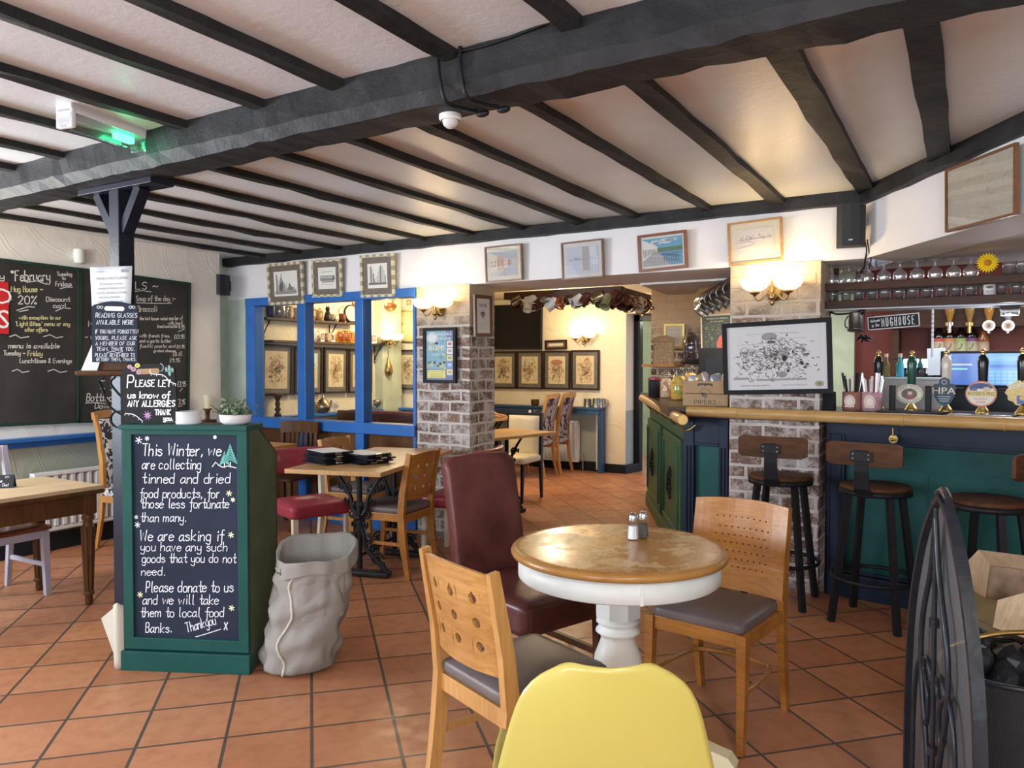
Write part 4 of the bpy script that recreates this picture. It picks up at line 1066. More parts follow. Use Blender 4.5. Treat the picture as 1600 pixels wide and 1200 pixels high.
for p in (.10, .30, .5, .7, .9):
    c_ = g0.lerp(g1, p); br.tube(curve2([c_+V((0, 0, -.03)), c_+V((.04, .06, -.10)), c_+V((.10, .09, -.06))], 4), .008)
br.build('rail_bracket', BRASS, WT)
for x in (-.715, .415, 1.5, 2.6):
    h = MB(); z = 1.04; y = -.03 if x > -.5 else -.055
    h.cyl((x, y+.02, z), (x, y, z), .026, None, 18).cyl((x, y, z), (x, y-.03, z), .007).sphere((x, y-.035, z), .011).tube([(x, y-.01, z+.02), (x, y-.012, z+.07)], .006, 6)
    h.build('coat_hook', BRASS, BAR)
# bar stools
STOOLW = wood('rustic_stool_wood', (.030, .012, .006), (.15, .062, .024), 1, 6, .55, .0, .15, .1); STEEL = paint('black_steel', (.012, .012, .014), .4, .1, 9, .05)
BOLT = metal('bolt_steel', (.5, .5, .5), .3)
def stool(label, loc, rz):
    t = thing('bar_stool', label, 'stool', loc, rz, None)
    MB().lathe([(0, .80), (.185, .80), (.192, .794), (.192, .782), (.185, .776), (0, .776)], 40).build('seat', STOOLW, t)
    MB().lathe([(.17, .776), (.196, .776), (.196, .748), (.17, .748)], 40).build('seat_ring', STEEL, t)
    for k in range(4):
        a_ = math.pi/4+k*math.pi/2; c_, s_ = math.cos(a_), math.sin(a_)
        MB().bar([(c_*.155, s_*.155, .77), (c_*.255, s_*.255, 0)], .034, .034, (-s_, c_, 0)).build('leg', STEEL, t)
    MB().tube([(.232*math.cos(2*math.pi*k/32), .232*math.sin(2*math.pi*k/32), .26) for k in range(32)], .012, 8, True).build('foot_ring', STEEL, t)
    st_ = MB().bar([(-.10, 0, .762), (-.20, 0, .765), (-.232, 0, .80), (-.245, 0, .90), (-.25, 0, 1.02)], .085, .007, (0, 1, 0), 0, False, [1.1, 1.1, 1, .9, .85]); st_.box((-.252, 0, .985), (.008, .12, .055), rad(0), .003)
    o = st_.build('back_strap', STEEL, t)
    bb = MB()
    for y in (-.042, .042):
        for z in (.972, .998): bb.sphere((-.257, y, z), .006, 8, 6)
    bb.build('bolt', BOLT, o)
    b = MB(); n_ = 14
    def pt(u, v, e): 
        y = (u-.5)*.40; return V((-.232-.012*e+.035*(2*u-1)**2-.0, y, .93+.125*v))
    sec = []
    out = [(-.19, .93), (.19, .93), (.205, .945), (.205, 1.045), (.19, 1.06), (-.19, 1.06), (-.205, 1.045), (-.205, .945)]
    for s_ in range(n_):
        ya, yb = -.205+.41*s_/n_, -.205+.41*(s_+1)/n_
        def zz(y): return .015*max(0, (abs(y)-.19)/.015)
        def xx(y): return -.247+.03*(y/.2)**2
        for y0_, y1_ in ((ya, yb),):
            A = [(xx(y), y, .93+zz(y)) for y in (ya, yb)]+[(xx(y), y, 1.06-zz(y)) for y in (yb, ya)]
            Bq = [(p[0]+.018, p[1], p[2]) for p in A]
            b.add(A+Bq, [(0, 1, 2, 3), (7, 6, 5, 4), (0, 4, 5, 1), (2, 6, 7, 3)])
    A = [(xx(.205), .205, .945), (xx(.205), .205, 1.045)]
    for y in (-.205, .205): b.poly([(xx(y), y, .945), (xx(y), y, 1.045), (xx(y)+.018, y, 1.045), (xx(y)+.018, y, .945)])
    b.build('backrest', STOOLW, t)
    return t
stool('rustic bar stool with wooden back in front of the whitewashed brick pillar', (-1.02, 4.99, 0), 88)
stool('rustic bar stool with wooden back before the teal panel, next after the brick pillar', (-.46, 4.86, 0), 78)
stool('rustic bar stool cut by the picture edge, behind the fire screen', (.09, 4.66, 0), 155)

# ------------------------------------------------------------------ things on the counter
ZC = 1.1955
TB_ = 5.55
# big framed cartoon leaning in front of the brick pillar
def frame_thing(name, label, cat, corners, plane, fw, fd, FM, mount=None, art=None, gap=0, lean=0, group=None, pane=True, artmat=None):
    """a framed picture: corners are photograph pixels on a wall plane"""
    pts = [plane(*c) for c in corners]; X, W_, H_ = plate(*pts)
    if lean: X = X @ M.Translation(V((0, 0, -H_/2))) @ M.Rotation(lean, 4, 'X') @ M.Translation(V((0, 0, H_/2)))
    t = thing(name, label, cat, mat=X, group=group)
    m = MB(); a, b = W_/2, H_/2
    for pl in ([(-a, -b), (a, -b), (a-fw, -b+fw), (-a+fw, -b+fw)], [(a, -b), (a, b), (a-fw, b-fw), (a-fw, -b+fw)], [(a, b), (-a, b), (-a+fw, b-fw), (a-fw, b-fw)], [(-a, b), (-a, -b), (-a+fw, -b+fw), (-a+fw, b-fw)]):
        m.ext([(x, -fd, z) for x, z in pl], (0, fd, 0))
    m.build('frame', FM, t)
    MB().box((0, -fd*.25, 0), (W_-fw*1.2, fd*.3, H_-fw*1.2)).build('backing', CARD, t)
    iw, ih = W_-2*fw, H_-2*fw; y0 = -fd*.45
    if mount is not None:
        mw, mc = mount; MB().box((0, y0, 0), (iw, .002, ih), None, 0, 0, mc).build('mount', INK, t); iw -= 2*mw; ih -= 2*mw; y0 -= .002
    g = MB(); g.add([(-iw/2, y0-.0006, -ih/2), (iw/2, y0-.0006, -ih/2), (iw/2, y0-.0006, ih/2), (-iw/2, y0-.0006, ih/2)], [(0, 1, 2, 3)], 0, False, (.7, .66, .55))
    if art: art(g, iw, ih, y0-.0012)
    g.build('artwork', artmat or INK, t, False)
    if pane: MB().box((0, -fd*.82, 0), (W_-2*fw+.002, .0015, H_-2*fw+.002)).build('pane', glass('picture_glass', (.98, .98, .98), .16), t)
    return t
def rect(g, x0, z0, x1, z1, c, y): g.add([(x0, y, z0), (x1, y, z0), (x1, y, z1), (x0, y, z1)], [(0, 1, 2, 3)], 0, False, c)
def ell(g, x, z, rx, rz, c, y, wd=None, a0=0, a1=2*math.pi, n=20):
    p = [(x+rx*math.cos(a0+(a1-a0)*k/n), z+rz*math.sin(a0+(a1-a0)*k/n)) for k in range(n+1)]
    if wd: stroke(g, p, wd, c, y)
    else: g.add([V((x, y, z))]+[V((a, y, b)) for a, b in p], [(0, k, k+1) for k in range(1, n+1)], 0, False, c)
def art_cartoon(g, w, h, y):
    rect(g, -w/2, -h/2, w/2, h/2, (.70, .70, .72), y); r = random.Random(3); D = (.05, .05, .055); Gy = (.30, .30, .32)
    y -= .0004
    for k in range(24):
        x = r.uniform(-.36, .30)*w; z = r.uniform(.02, .20)*h-abs(x)*.1; q = r.uniform(.012, .03)*w
        ell(g, x, z, q, q*1.1, D, y, .0025, r.uniform(0, 3), r.uniform(4, 7)); ell(g, x+q*.2, z-q, q*.7, q*.4, Gy, y)
    for k in range(420):
        x = r.gauss(-.03, .21)*w; z = r.gauss(-.02, .17)*h
        if abs(x) > .41*w or abs(z) > .34*h: continue
        a_ = r.uniform(0, 6.28); l = r.uniform(.01, .05)*w
        stroke(g, [(x, z), (x+l*.5*math.cos(a_)+r.uniform(-.008, .008), z+l*.5*math.sin(a_)), (x+l*math.cos(a_+.6), z+l*math.sin(a_+.6))], r.uniform(.002, .006), D if r.random() < .7 else Gy, y-.0002*(k % 3))
    for k in range(60):
        x = r.gauss(.08, .16)*w; z = r.gauss(-.05, .08)*h
        ell(g, x, z, r.uniform(.006, .02)*w, r.uniform(.006, .018)*w, D if r.random() < .5 else Gy, y-.0008)
    ell(g, -.06*w, .33*h, .075*w, .05*h, Gy, y); ell(g, -.06*w, .33*h, .075*w, .05*h, D, y-.0003, .003); rect(g, -.08*w, .22*h, 0, .26*h, D, y)
    for z, x0, x1 in ((.37, -.3, .25), (.21, -.4, .2), (.28, -.1, .3), (.36, .05, .22)): stroke(g, [(x0*w, z*h), ((x0+x1)/2*w, (z+.015)*h), (x1*w, z*h)], .002, Gy, y)
    rect(g, -.44*w, -.34*h, -.28*w, -.30*h, Gy, y); rect(g, -.20*w, -.36*h, .30*w, -.33*h, Gy, y)
    ell(g, .06*w, -.27*h, .05*w, .045*h, (.25, .25, .26), y-.0004)
    for k in range(5): ell(g, -.33*w+.015*w*k, -.02*h, .004*w, .004*w, D, y)
    ell(g, -.22*w, -.28*h, .045*w, .06*h, (.75, .75, .76), y-.0002); ell(g, -.22*w, -.28*h, .045*w, .06*h, D, y-.0004, .002)
    letters(g, 'when the mugs get together', -.22*w, -.43*h, .017, D, 'C', y); letters(g, 'Upton Severn Mug House', .18*w, -.43*h, .015, D, 'C', y)
    ell(g, .42*w, -.42*h, .042*w, .045*h, (.10, .10, .09), y); ell(g, .42*w, -.42*h, .034*w, .036*h, (.62, .55, .30), y-.0003); ell(g, .42*w, -.42*h, .026*w, .027*h, (.2, .18, .1), y-.0006)
frame_thing('framed_picture', 'large black framed pub cartoon print standing on the bar rail before the pillar', 'picture', ((1131, 507), (1301, 495), (1301, 615), (1131, 616)), lambda x, y: gy(x, y, 5.228), .030, .03, paint('black_frame', (.006, .006, .007), .5, .1, 5, .03), None, art_cartoon, 0, 0)

# crisps crate
PLY = wood('crate_pine', (.36, .22, .11), (.46, .30, .16), 0, 4, .6, 0, .1, .05)
X, W_, H_ = plate(*[gy(x, y, 5.42) for x, y in ((1069, 600), (1136, 600), (1136, 640), (1069, 640))])
CR = thing('crisp_crate', 'small wooden crate stencilled PIPERS full of crisp packets on the bar corner', 'crate', mat=M.Translation(V((X.translation.x, 5.42, ZC))))
m = MB(); W_ = .33; H_ = .185
m.box((0, 0, H_*.24), (W_, .014, H_*.47), None, .002).box((0, 0, H_*.74), (W_, .014, H_*.49), None, .002).box((0, .19, H_/2), (W_, .014, H_)).box((-W_/2+.007, .095, H_/2), (.014, .19, H_)).box((W_/2-.007, .095, H_/2), (.014, .19, H_)).box((0, .095, .006), (W_, .19, .012))
m.build('box', PLY, CR)
m = MB(); BK = (.06, .04, .03)
letters(m, 'PIPERS', 0, .030, .045, BK, 'C', -.0085, 0, 1, .16); ell(m, 0, .088, .042, .036, BK, -.0083, .003, .1, 3.0)
ell(m, -.006, .085, .018, .013, BK, -.0083); ell(m, -.022, .092, .008, .009, BK, -.0083)
for dx in (-.015, -.004, .006, .014): rect(m, dx-.002, .06, dx+.002, .08, BK, -.0084)
ell(m, -.105, .032, .004, .004, BK, -.0083); ell(m, .105, .032, .004, .004, BK, -.0083)
rect(m, -.05, .152, .05, .166, (.03, .02, .012), -.0083)
for dx in (-.05, 0, .05): ell(m, dx, .152, .007, .007, (.03, .02, .012), -.0083)
m.build('stencil', INK, CR, False)
CRISP = [paint('crisp_foil_%d' % i, c, .3, .35, 40, .5, 60, .4) for i, c in enumerate(((.45, .47, .55), (.62, .5, .3), (.5, .45, .42), (.10, .08, .28)))]
for i in range(6):
    o = MB(); cushion(o, (0, 0, 0), (.10, .05, .12), .02, .01, 0, 0, 5); o = o.build('packet', CRISP[i % 4]); o.location = (CR.location.x if False else X.translation.x-.11+.045*i, 5.49+.02*(i % 2), ZC+.155+.012*(i % 3)); o.rotation_euler = (.3*math.sin(i*2), .3*math.cos(i*3), i)
    o.name = 'crisp_packet'; tag(o, ['silver', 'gold', 'pale', 'purple', 'second silver', 'second gold'][i]+' foil crisp packet sticking out of the stencilled crate', 'crisp packet', 'crisp packets in the wooden crate')
# jars at the bar end
JG = glass('jar_glass', (.95, .95, .9), .25)
def m_mixed(name, a, b, c, sc=38):
    t = NT(name); v = t.coord(); vo = t.nd('ShaderNodeTexVoronoi', i_Scale=sc); t.ln(v, vo.inputs['Vector'])
    t.set(Base_Color=t.ramp(vo.outputs['Color'], [(.25, a), (.5, b), (.75, c)], 'CONSTANT'), Roughness=.5); t.bump(vo.outputs['Distance'], .7, .01); return t.m
for px, base, h, r_, lab, mm in ((1061, 625, .30, .070, 'glass jar of yellow and green pickles at the bar end, in front', m_mixed('pickle_mix', (.75, .42, .06), (.40, .42, .06), (.80, .55, .12))), (1079, 620, .33, .065, 'glass jar of orange snacks behind the pickle jar', m_mixed('snack_mix', (.62, .22, .04), (.75, .40, .08), (.55, .30, .10), 30)), (1041, 622, .26, .055, 'pale jar between the pickles and the dark tub', m_mixed('sweet_mix', (.7, .5, .35), (.62, .30, .18), (.8, .62, .5), 30))):
    q = gz(px, base, ZC); t = thing('glass_jar', lab, 'jar', (q.x, q.y, ZC+.0005), 0)
    s_ = h/.3
    MB().lathe([(0, 0), (r_*.9, 0), (r_, .02), (r_, .16*s_), (r_*.72, .21*s_), (r_*.68, .225*s_), (r_*.75, .24*s_)], 24).build('jar', JG, t)
    MB().lathe([(0, .004), (r_*.9, .006), (r_*.95, .02), (r_*.94, .155*s_), (r_*.6, .20*s_), (0, .205*s_)], 24).build('filling', mm, t)
    MB().lathe([(0, .27*s_), (r_*.5, .268*s_), (r_*.74, .255*s_), (r_*.78, .235*s_), (r_*.7, .23*s_)], 24).build('lid', JG, t)
q = gz(1022, 621, ZC); t = thing('snack_tub', 'dark tub with a red side standing at the very end of the bar', 'tub', (q.x, q.y, ZC+.0005)); MB().lathe([(0, 0), (.05, 0), (.055, .15), (.05, .16), (0, .16)], 20).build('tub', CARD, t); MB().cyl((0, 0, .16), (0, 0, .18), .056).build('lid', RED, t)
# brown chalk menu board standing on a wooden shelf of the brick wall
CORK = paint('tan_chalk_slate', (.28, .20, .12), .7, .1)
def round_board(name, label, cat, corners, plane, M_, arch=.16, thick=.012, slot=True, lean=0, wood_edge=None):
    pts = [plane(*c) for c in corners]; X, W_, H_ = plate(*pts)
    if lean: X = X @ M.Translation(V((0, 0, -H_/2))) @ M.Rotation(lean, 4, 'X') @ M.Translation(V((0, 0, H_/2)))
    t = thing(name, label, cat, mat=X); a, b = W_/2, H_/2; hz = b-arch*W_*.55
    pr = [(-a, -b), (a, -b), (a, b-arch*W_)]
    pr += [(a-(arch*W_*.5)*(1-math.cos(k/6*math.pi/2)), b-arch*W_+(arch*W_*.55)*math.sin(k/6*math.pi/2)) for k in range(1, 7)]
    top_ = [(x, b-arch*W_*.45+arch*W_*.45*math.cos(x/(a-arch*W_*.5)*math.pi/2)) for x in [ (a-arch*W_*.5)*(1-k/6) for k in range(1, 12)]]
    pr += top_+[(-x, z) for x, z in reversed(pr[2:9])]
    MB().ext([(x, -thick/2, z) for x, z in pr], (0, thick, 0)).build('board', M_, t)
    if slot:
        s_ = MB(); sw = W_*.17; z0 = b-arch*W_*.95
        p = [(sw*math.copysign(1, math.cos(q_))+W_*.05*math.cos(q_), z0+W_*.05*math.sin(q_)) for q_ in [2*math.pi*k/20+.01 for k in range(20)]]
        s_.ext([(x, -thick/2-.0008, z) for x, z in p], (0, thick+.0016, 0)); s_.build('hand_slot', WHITE if slot == 'w' else PLY, t)
    return t, X @ M.Translation(V((0, -thick/2, 0))), W_, H_
t, PLm, W_, H_ = round_board('menu_board', 'tan slate board closely chalked with a list above the jars', 'sign', ((1021, 524), (1053, 524), (1053, 573), (1021, 573)), lambda x, y: gy(x, y, 7.9), CORK, .2)
wr = MB()
for k in range(11): hand(wr, ['House wine', 'Merlot 5.50', 'Rioja 5.95', 'Malbec 6.20', 'Shiraz 5.75', 'Pinot Grigio', 'Sauvignon', 'Prosecco', 'Rose 5.50', 'Port 4.10', 'Sherry 3.95'][k], -W_*.42, H_*.22-k*H_*.066, H_*.045, (.85, .80, .7), None, W_*.84)
wo = wr.build('writing', INK, None, False); wo.parent = t; wo.matrix_parent_inverse = M.Identity(4); wo.location = (0, -.006, 0)
struct(MB().span((-3.08, 7.85, 1.47), (-2.72, 8.2, 1.5), .004).build('trim_33', HONEY), 'wooden shelf on the brick wall')
# bell shaped lamp or bottle on a dark foot beside the slate
q = gy(1078, 573, 7.95); t = thing('glass_bell', 'clear bell shaped dispenser on a dark foot beside the tan slate', 'dispenser', (q.x-.01, 8.02, 1.5002), 0)
MB().lathe([(.075, .0), (.085, .01), (.085, .16), (.07, .24), (.035, .285), (0, .295)], 24, (0, 0, .05)).build('bell', glass('grey_glass', (.6, .62, .72), .6), t); MB().lathe([(0, 0), (.10, 0), (.10, .05), (.0, .05)], 24).build('base', CARD, t)
def art_cert(g, w, h, y):
    rect(g, -w/2, -h/2, w/2, h/2, (.78, .76, .70), y); 
    letters(g, 'CERTIFICATE', 0, h*.30, h*.08, (.25, .2, .15), 'C', y-.0005, 0, 1, w*.7)
    for k in range(7): stroke(g, [(-w*.36, h*.14-k*h*.075), (w*.36, h*.14-k*h*.075)], h*.018, (.45, .42, .38), y-.0005)
frame_thing('certificate', 'gilt framed certificate on the bare brick wall', 'certificate', ((1038, 506), (1070, 506), (1070, 545), (1038, 545)), lambda x, y: gy(x, y, 8.18), .025, .02, metal('gilt', (.72, .58, .20), .35), None, art_cert)
def art_poster(g, w, h, y):
    rect(g, -w/2, -h/2, w/2, h/2, (.045, .06, .05), y); r = random.Random(5)
    ell(g, .42*w, -.35*h, .45*w, .36*h, (.55, .10, .08), y-.0003)
    for k in range(60): ell(g, r.uniform(-.4, .3)*w, r.uniform(-.4, .3)*h, .018*w, .012*h, r.choice([(.2, .3, .15), (.35, .3, .2), (.5, .42, .1), (.12, .2, .14)]), y-.0004)
    letters(g, 'PROSECCO & FRIENDS', 0, h*.42, h*.06, (.8, .8, .75), 'C', y-.0005, 0, 1, w*.7); letters(g, 'by the glass', 0, h*.34, h*.05, (.7, .7, .65), 'C', y-.0005, 0, 1, w*.45)
frame_thing('framed_poster', 'dark poster with red fruit in a pale frame by the hanging tankards', 'poster', ((1096, 494), (1147, 489), (1147, 548), (1096, 548)), lambda x, y: gy(x, y, 7.6), .012, .02, LEGCREAM, None, art_poster, 0, 0, None, False)
struct(MB().span((-2.33, 7.6, 0), (-1.35, 7.75, 2.3)).build('wall_bar_end', paint('tan_wall_paint', (.55, .42, .29), .7)))
t = thing('fridge', 'dark fronted drinks fridge under the poster with the red fruit', 'fridge', (-1.72, 7.52, 0), 0); MB().box((0, 0, .83), (1.20, .14, 1.66), None, .01).build('body', CARD, t); MB().box((-.18, -.073, .85), (.7, .006, 1.45), None, .002).build('door', SKIRT, t)
MB().tube(curve2([(-.03, -.085, 1.28), (-.075, -.10, 1.40), (-.075, -.10, 1.50), (-.03, -.085, 1.60)], 5), .016).build('handle', LEGCREAM, t)
# ------------------------------------------------------------------ hanging glass shelves above the bar
SHW = wood('dark_shelf_wood', (.026, .010, .005), (.095, .038, .015), 0, 6, .35, .3)
GS = thing('glass_shelf', 'two tier dark wooden glass shelf hanging over the bar', 'shelf')
for z0, z1 in ((1.985, 2.034), (1.868, 1.918)):
    MB().span((-.835, 5.40, z0), (3.2, 5.74, z1), .003).build('shelf', SHW, GS)
m = MB()
for x in (-.82, .55, 1.9, 3.1): m.span((x, 5.70, 1.868), (x+.03, 5.73, 2.17)).span((x, 5.70, 1.868), (x+.03, 5.73, 1.90))
m.build('post', SHW, GS)
MB().span((-.83, 5.45, 1.860), (3.1, 5.72, 1.867)).build('underside', paint('pale_laminate', (.62, .66, .70), .35, .03), GS)
def m_bar_glass():
    g_ = glass('drinking_glass', (.97, .98, .99), .7, .08); nt = g_.node_tree; out = nt.nodes['Material Output']; src = out.inputs[0].links[0].from_socket
    df = nt.nodes.new('ShaderNodeBsdfDiffuse'); df.inputs[0].default_value = (.85, .88, .9, 1); mx = nt.nodes.new('ShaderNodeMixShader'); mx.inputs[0].default_value = .07
    nt.links.new(src, mx.inputs[1]); nt.links.new(df.outputs[0], mx.inputs[2]); nt.links.new(mx.outputs[0], out.inputs[0]); return g_
GG = m_bar_glass()
def tumbler(nm, lab, r, h, x, y, z, grp):
    o = MB().lathe([(r*.8, .004), (r*.8, 0), (r, h-.002), (r*.96, h), (r*.77, .008), (0, .008)], 14).lathe([(0, .002), (r*.8, .002)], 14).build(nm, GG); o.location = (x, y, z); tag(o, lab, 'glass', grp); return o
g0_ = None
xs_ = [-.79+.079*k for k in range(26)]
for k, x in enumerate(xs_):
    lab = 'plain tumbler standing in the row between the two glass shelves'
    if g0_ is None: g0_ = tumbler('tumbler', lab, .034, .062, x, 5.47, 1.9185, 'tumblers between the glass shelves')
    else:
        o = g0_.copy(); COL.objects.link(o); o.location = (x, 5.47+.02*(k % 2), 1.9185)
st0 = None
def stem(x, y, lab):
    global st0
    if st0 is None:
        st0 = MB().lathe([(.035, 0), (.041, .03), (.038, .055), (.012, .078), (.006, .084), (.006, .112), (.012, .116), (.034, .120), (.034, .123), (0, .123)], 16).build('stemmed_glass', GG); o = st0; tag(o, lab, 'glass', 'stemmed glasses upside down on the top shelf')
    else: o = st0.copy(); COL.objects.link(o)
    o.location = (x, y, 2.0345)
SL = 'stemmed glass upside down in the row on the top glass shelf'
for px in (1355, 1381, 1406, 1433, 1461, 1490, 1517): stem(gy(px, 430, 5.47).x, 5.47, SL)
for i, px in enumerate((1300, 1313, 1327, 1341)): stem(gy(px, 430, 5.55).x, 5.53+.06*(i % 2), SL)
for px in (1578, 1597): tumbler('tumbler', 'larger tumbler on the top glass shelf, %s the sunflower' % ('first right of' if px == 1578 else 'further right of'), .04, .085, gy(px, 430, 5.47).x, 5.47, 2.0345, None)
t = thing('mug', 'white printed mug among the tumblers under the sunflower', 'mug', (gy(1546, 460, 5.42).x, 5.425, 1.9185)); 
MB().lathe([(0, 0), (.031, 0), (.032, .06), (.029, .06), (.028, .006), (0, .006)], 20).build('cup', PAPER, t)
m = MB(); ell(m, 0, .045, .02, .009, (.08, .08, .08), -.0335); rect(m, -.02, .018, .02, .024, (.25, .22, .2), -.0335); rect(m, -.016, .008, .016, .013, (.25, .22, .2), -.0335); m.build('print', INK, t, False)
# sunflower
q = gy(1543, 411, 5.40); t = thing('sunflower', 'bright yellow artificial sunflower clipped above the glass shelf', 'flower', (q.x, 5.39, q.z))
YP = paint('sunflower_petal', (.85, .62, .02), .5, .1)
m = MB()
for ring, (n_, r0, r1) in enumerate(((22, .018, .062), (18, .016, .050))):
    for k in range(n_):
        a_ = 2*math.pi*(k+.5*ring)/n_; c_, s_ = math.cos(a_), math.sin(a_); w_ = .008
        m.poly([(r0*c_-w_*.6*s_, -.004*ring, r0*s_+w_*.6*c_), (r0*c_+w_*.6*s_, -.004*ring, r0*s_-w_*.6*c_), ((r0+r1)/2*c_+w_*s_, -.008-.004*ring, (r0+r1)/2*s_-w_*c_), (r1*c_, .0, r1*s_), ((r0+r1)/2*c_-w_*s_, -.008-.004*ring, (r0+r1)/2*s_+w_*c_)])
m.build('petals', YP, t, False); MB().sphere((0, -.008, 0), .02, 16, 8, 0, None, (1, .45, 1)).build('centre', paint('sunflower_centre', (.50, .20, .02), .8, .3, 200, .6, 200), t)
MB().tube([(0, .004, 0), (.004, .03, -.05), (.004, .06, 2.034-q.z)], .004).build('stem', GREENB, t)
# sign hanging under the shelf
def sign_board(name, label, cat, corners, plane, M_, thick=.012, edge=None, lean=0):
    pts = [plane(*c) for c in corners]; X, W_, H_ = plate(*pts)
    if lean: X = X @ M.Translation(V((0, 0, -H_/2))) @ M.Rotation(lean, 4, 'X') @ M.Translation(V((0, 0, H_/2)))
    t = thing(name, label, cat, mat=X); MB().box((0, 0, 0), (W_, thick, H_), None, .002).build('board', M_, t)
    if edge:
        m = MB(); e = edge[0]; y = -thick/2-.001
        for a in ((-W_/2, -H_/2, W_/2, -H_/2+e), (-W_/2, H_/2-e, W_/2, H_/2), (-W_/2, -H_/2, -W_/2+e, H_/2), (W_/2-e, -H_/2, W_/2, H_/2)): rect(m, *a, edge[1], y)
        m.build('border', INK, t, False)
    return t, W_, H_, -thick/2-.0012
t, W_, H_, y = sign_board('pub_sign', 'black hanging sign lettered MUGHOUSE under the glass shelf', 'sign', ((1356, 496), (1437, 488), (1437, 510), (1356, 516)), lambda x, y: gy(x, y, 5.62), CARD, .012, (.006, (.75, .78, .8)))
m = MB(); 
for i, ch in enumerate('MUGHOUSE'): hand(m, ch, -W_*.22+i*W_*.083, -H_*.30, H_*.62, (.85, .87, .9), .005, W_*.052, 'L', 0, 0, y-.001, 0)
hand(m, 'Welcome', -W_*.45, H_*.05, H_*.22, (.8, .82, .85), .003, W_*.2, 'L', .1, .2, y-.001); hand(m, 'to the', -W_*.43, -H_*.3, H_*.22, (.8, .82, .85), .003, W_*.16, 'L', .1, .2, y-.001)
m.build('lettering', INK, t, False)
for x in (-W_*.4, W_*.4): MB().tube([(x, 0, H_/2), (x, .0, H_/2+.06)], .0015, 5).build('chain', STEEL, t)
# tankard and scroll hook
q = gy(1337, 505, 5.50); PEW = metal('pewter', (.27, .265, .25), .42, .15); PEW2 = metal('brown_pewter', (.34, .27, .18), .3, .15); COP = metal('copper', (.52, .20, .09), .28, .1)
def tankard(nm, lab, M_, r, h, loc, rot, grp=None, lidded=False):
    t = thing(nm, lab, 'tankard', loc, 0, grp); t.rotation_euler = rot
    MB().lathe([(0, 0), (r*1.08, 0), (r*1.08, h*.05), (r, h*.09), (r*.97, h*.5), (r*.9, h*.93), (r*.95, h), (r*.86, h), (r*.9, h*.5), (r*.92, h*.06), (0, h*.06)], 18).build('cup', M_, t)
    MB().tube(curve2([(r*.9, 0, h*.85), (r*1.35, 0, h*.88), (r*1.75, 0, h*.62), (r*1.6, 0, h*.3), (r*.95, 0, h*.18)], 4), r*.11, 6).build('handle', M_, t)
    return t
tankard('tankard', 'pewter tankard hanging alone from the iron hook left of the MUGHOUSE sign', PEW, .048, .12, (q.x, 5.50, q.z-.05), (.15, .1, 2.6))
t = thing('iron_hook', 'black iron hook arm holding the tankard beside the MUGHOUSE sign', 'hook', (-.72, 5.5, 1.86)); MB().tube(curve2([(-.1, .1, .0), (-.06, .06, -.02), (.05, .0, -.02), (.12, -.01, .0), (.10, 0, -.04)], 5), .006).tube([(-.10, .10, 0), (-.20, .12, -.22)], .006).build('arm', STEEL, t)
q = gy(1350, 528, 5.6); t = thing('ornament', 'black metal leaf ornament below the hanging tankard', 'ornament', (q.x, 5.6, q.z)); m = MB()
for k in range(6): a_ = k*1.05; m.tube(curve2([(0, 0, .0), (.03*math.cos(a_), .02*math.sin(a_*2), .02*math.sin(a_)), (.055*math.cos(a_+.3), .02, .02*math.sin(a_+.3)-.01)], 4), [.009, .009, .008, .008, .008, .007, .006, .004, .003][:9], 6)
m.tube([(0, 0, 0), (0, 0, .33)], .002, 5); m.build('leaves', STEEL, t)

# ------------------------------------------------------------------ back bar
BBK = thing('back_bar', 'dark wooden back bar with a shelf and open front behind the pumps', 'back bar')
m = MB(); m.span((-1.0, 6.62, 0), (3.9, 7.24, .96), .004).span((-1.0, 6.60, .96), (3.9, 7.24, 1.0), .004); m.build('body', SHW, BBK)
for z in (1.545, 1.80): MB().span((-.55, 6.94, z), (3.9, 7.24, z+.03), .003).build('shelf', SHW, BBK)
m = MB(); m.span((-.55, 6.92, 1.79), (3.9, 6.96, 2.02)); m.build('fascia', SHW, BBK)
m = MB()
for x in (-.55, .9, 2.4): m.span((x, 6.95, 1.0), (x+.05, 7.24, 2.02))
m.build('upright', SHW, BBK)
struct(MB().span((-1.1, 7.18, .98), (-.86, 7.25, 2.3)).build('trim_34', paint('lime_wash_green', (.52, .60, .42), .6)))
m = MB(); m.box((0, 0, 0), (.36, .03, .60)); o = m.build('mirror', glass('mirror_glass', (.75, .75, .72), .9), None); o.location = (-.30, 7.225, 1.27); tag(o, 'pale mirror panel behind the green pump handle', 'mirror')
# glasses on a ledge in front of the mirror
led = None
for k in range(5):
    o = tumbler('tall_glass', 'tall glass in the row before the mirror panel behind the pumps', .03, .15, -.48+.07*k, 7.10, 1.3205, 'tall glasses before the mirror') if k == 0 else None
    if k == 0: led = o
    else: o = led.copy(); COL.objects.link(o); o.location = (-.48+.07*k, 7.10, 1.3205)
struct(MB().span((-.54, 7.02, 1.30), (-.14, 7.18, 1.32)).build('trim_35', SHW), 'ledge before the mirror')
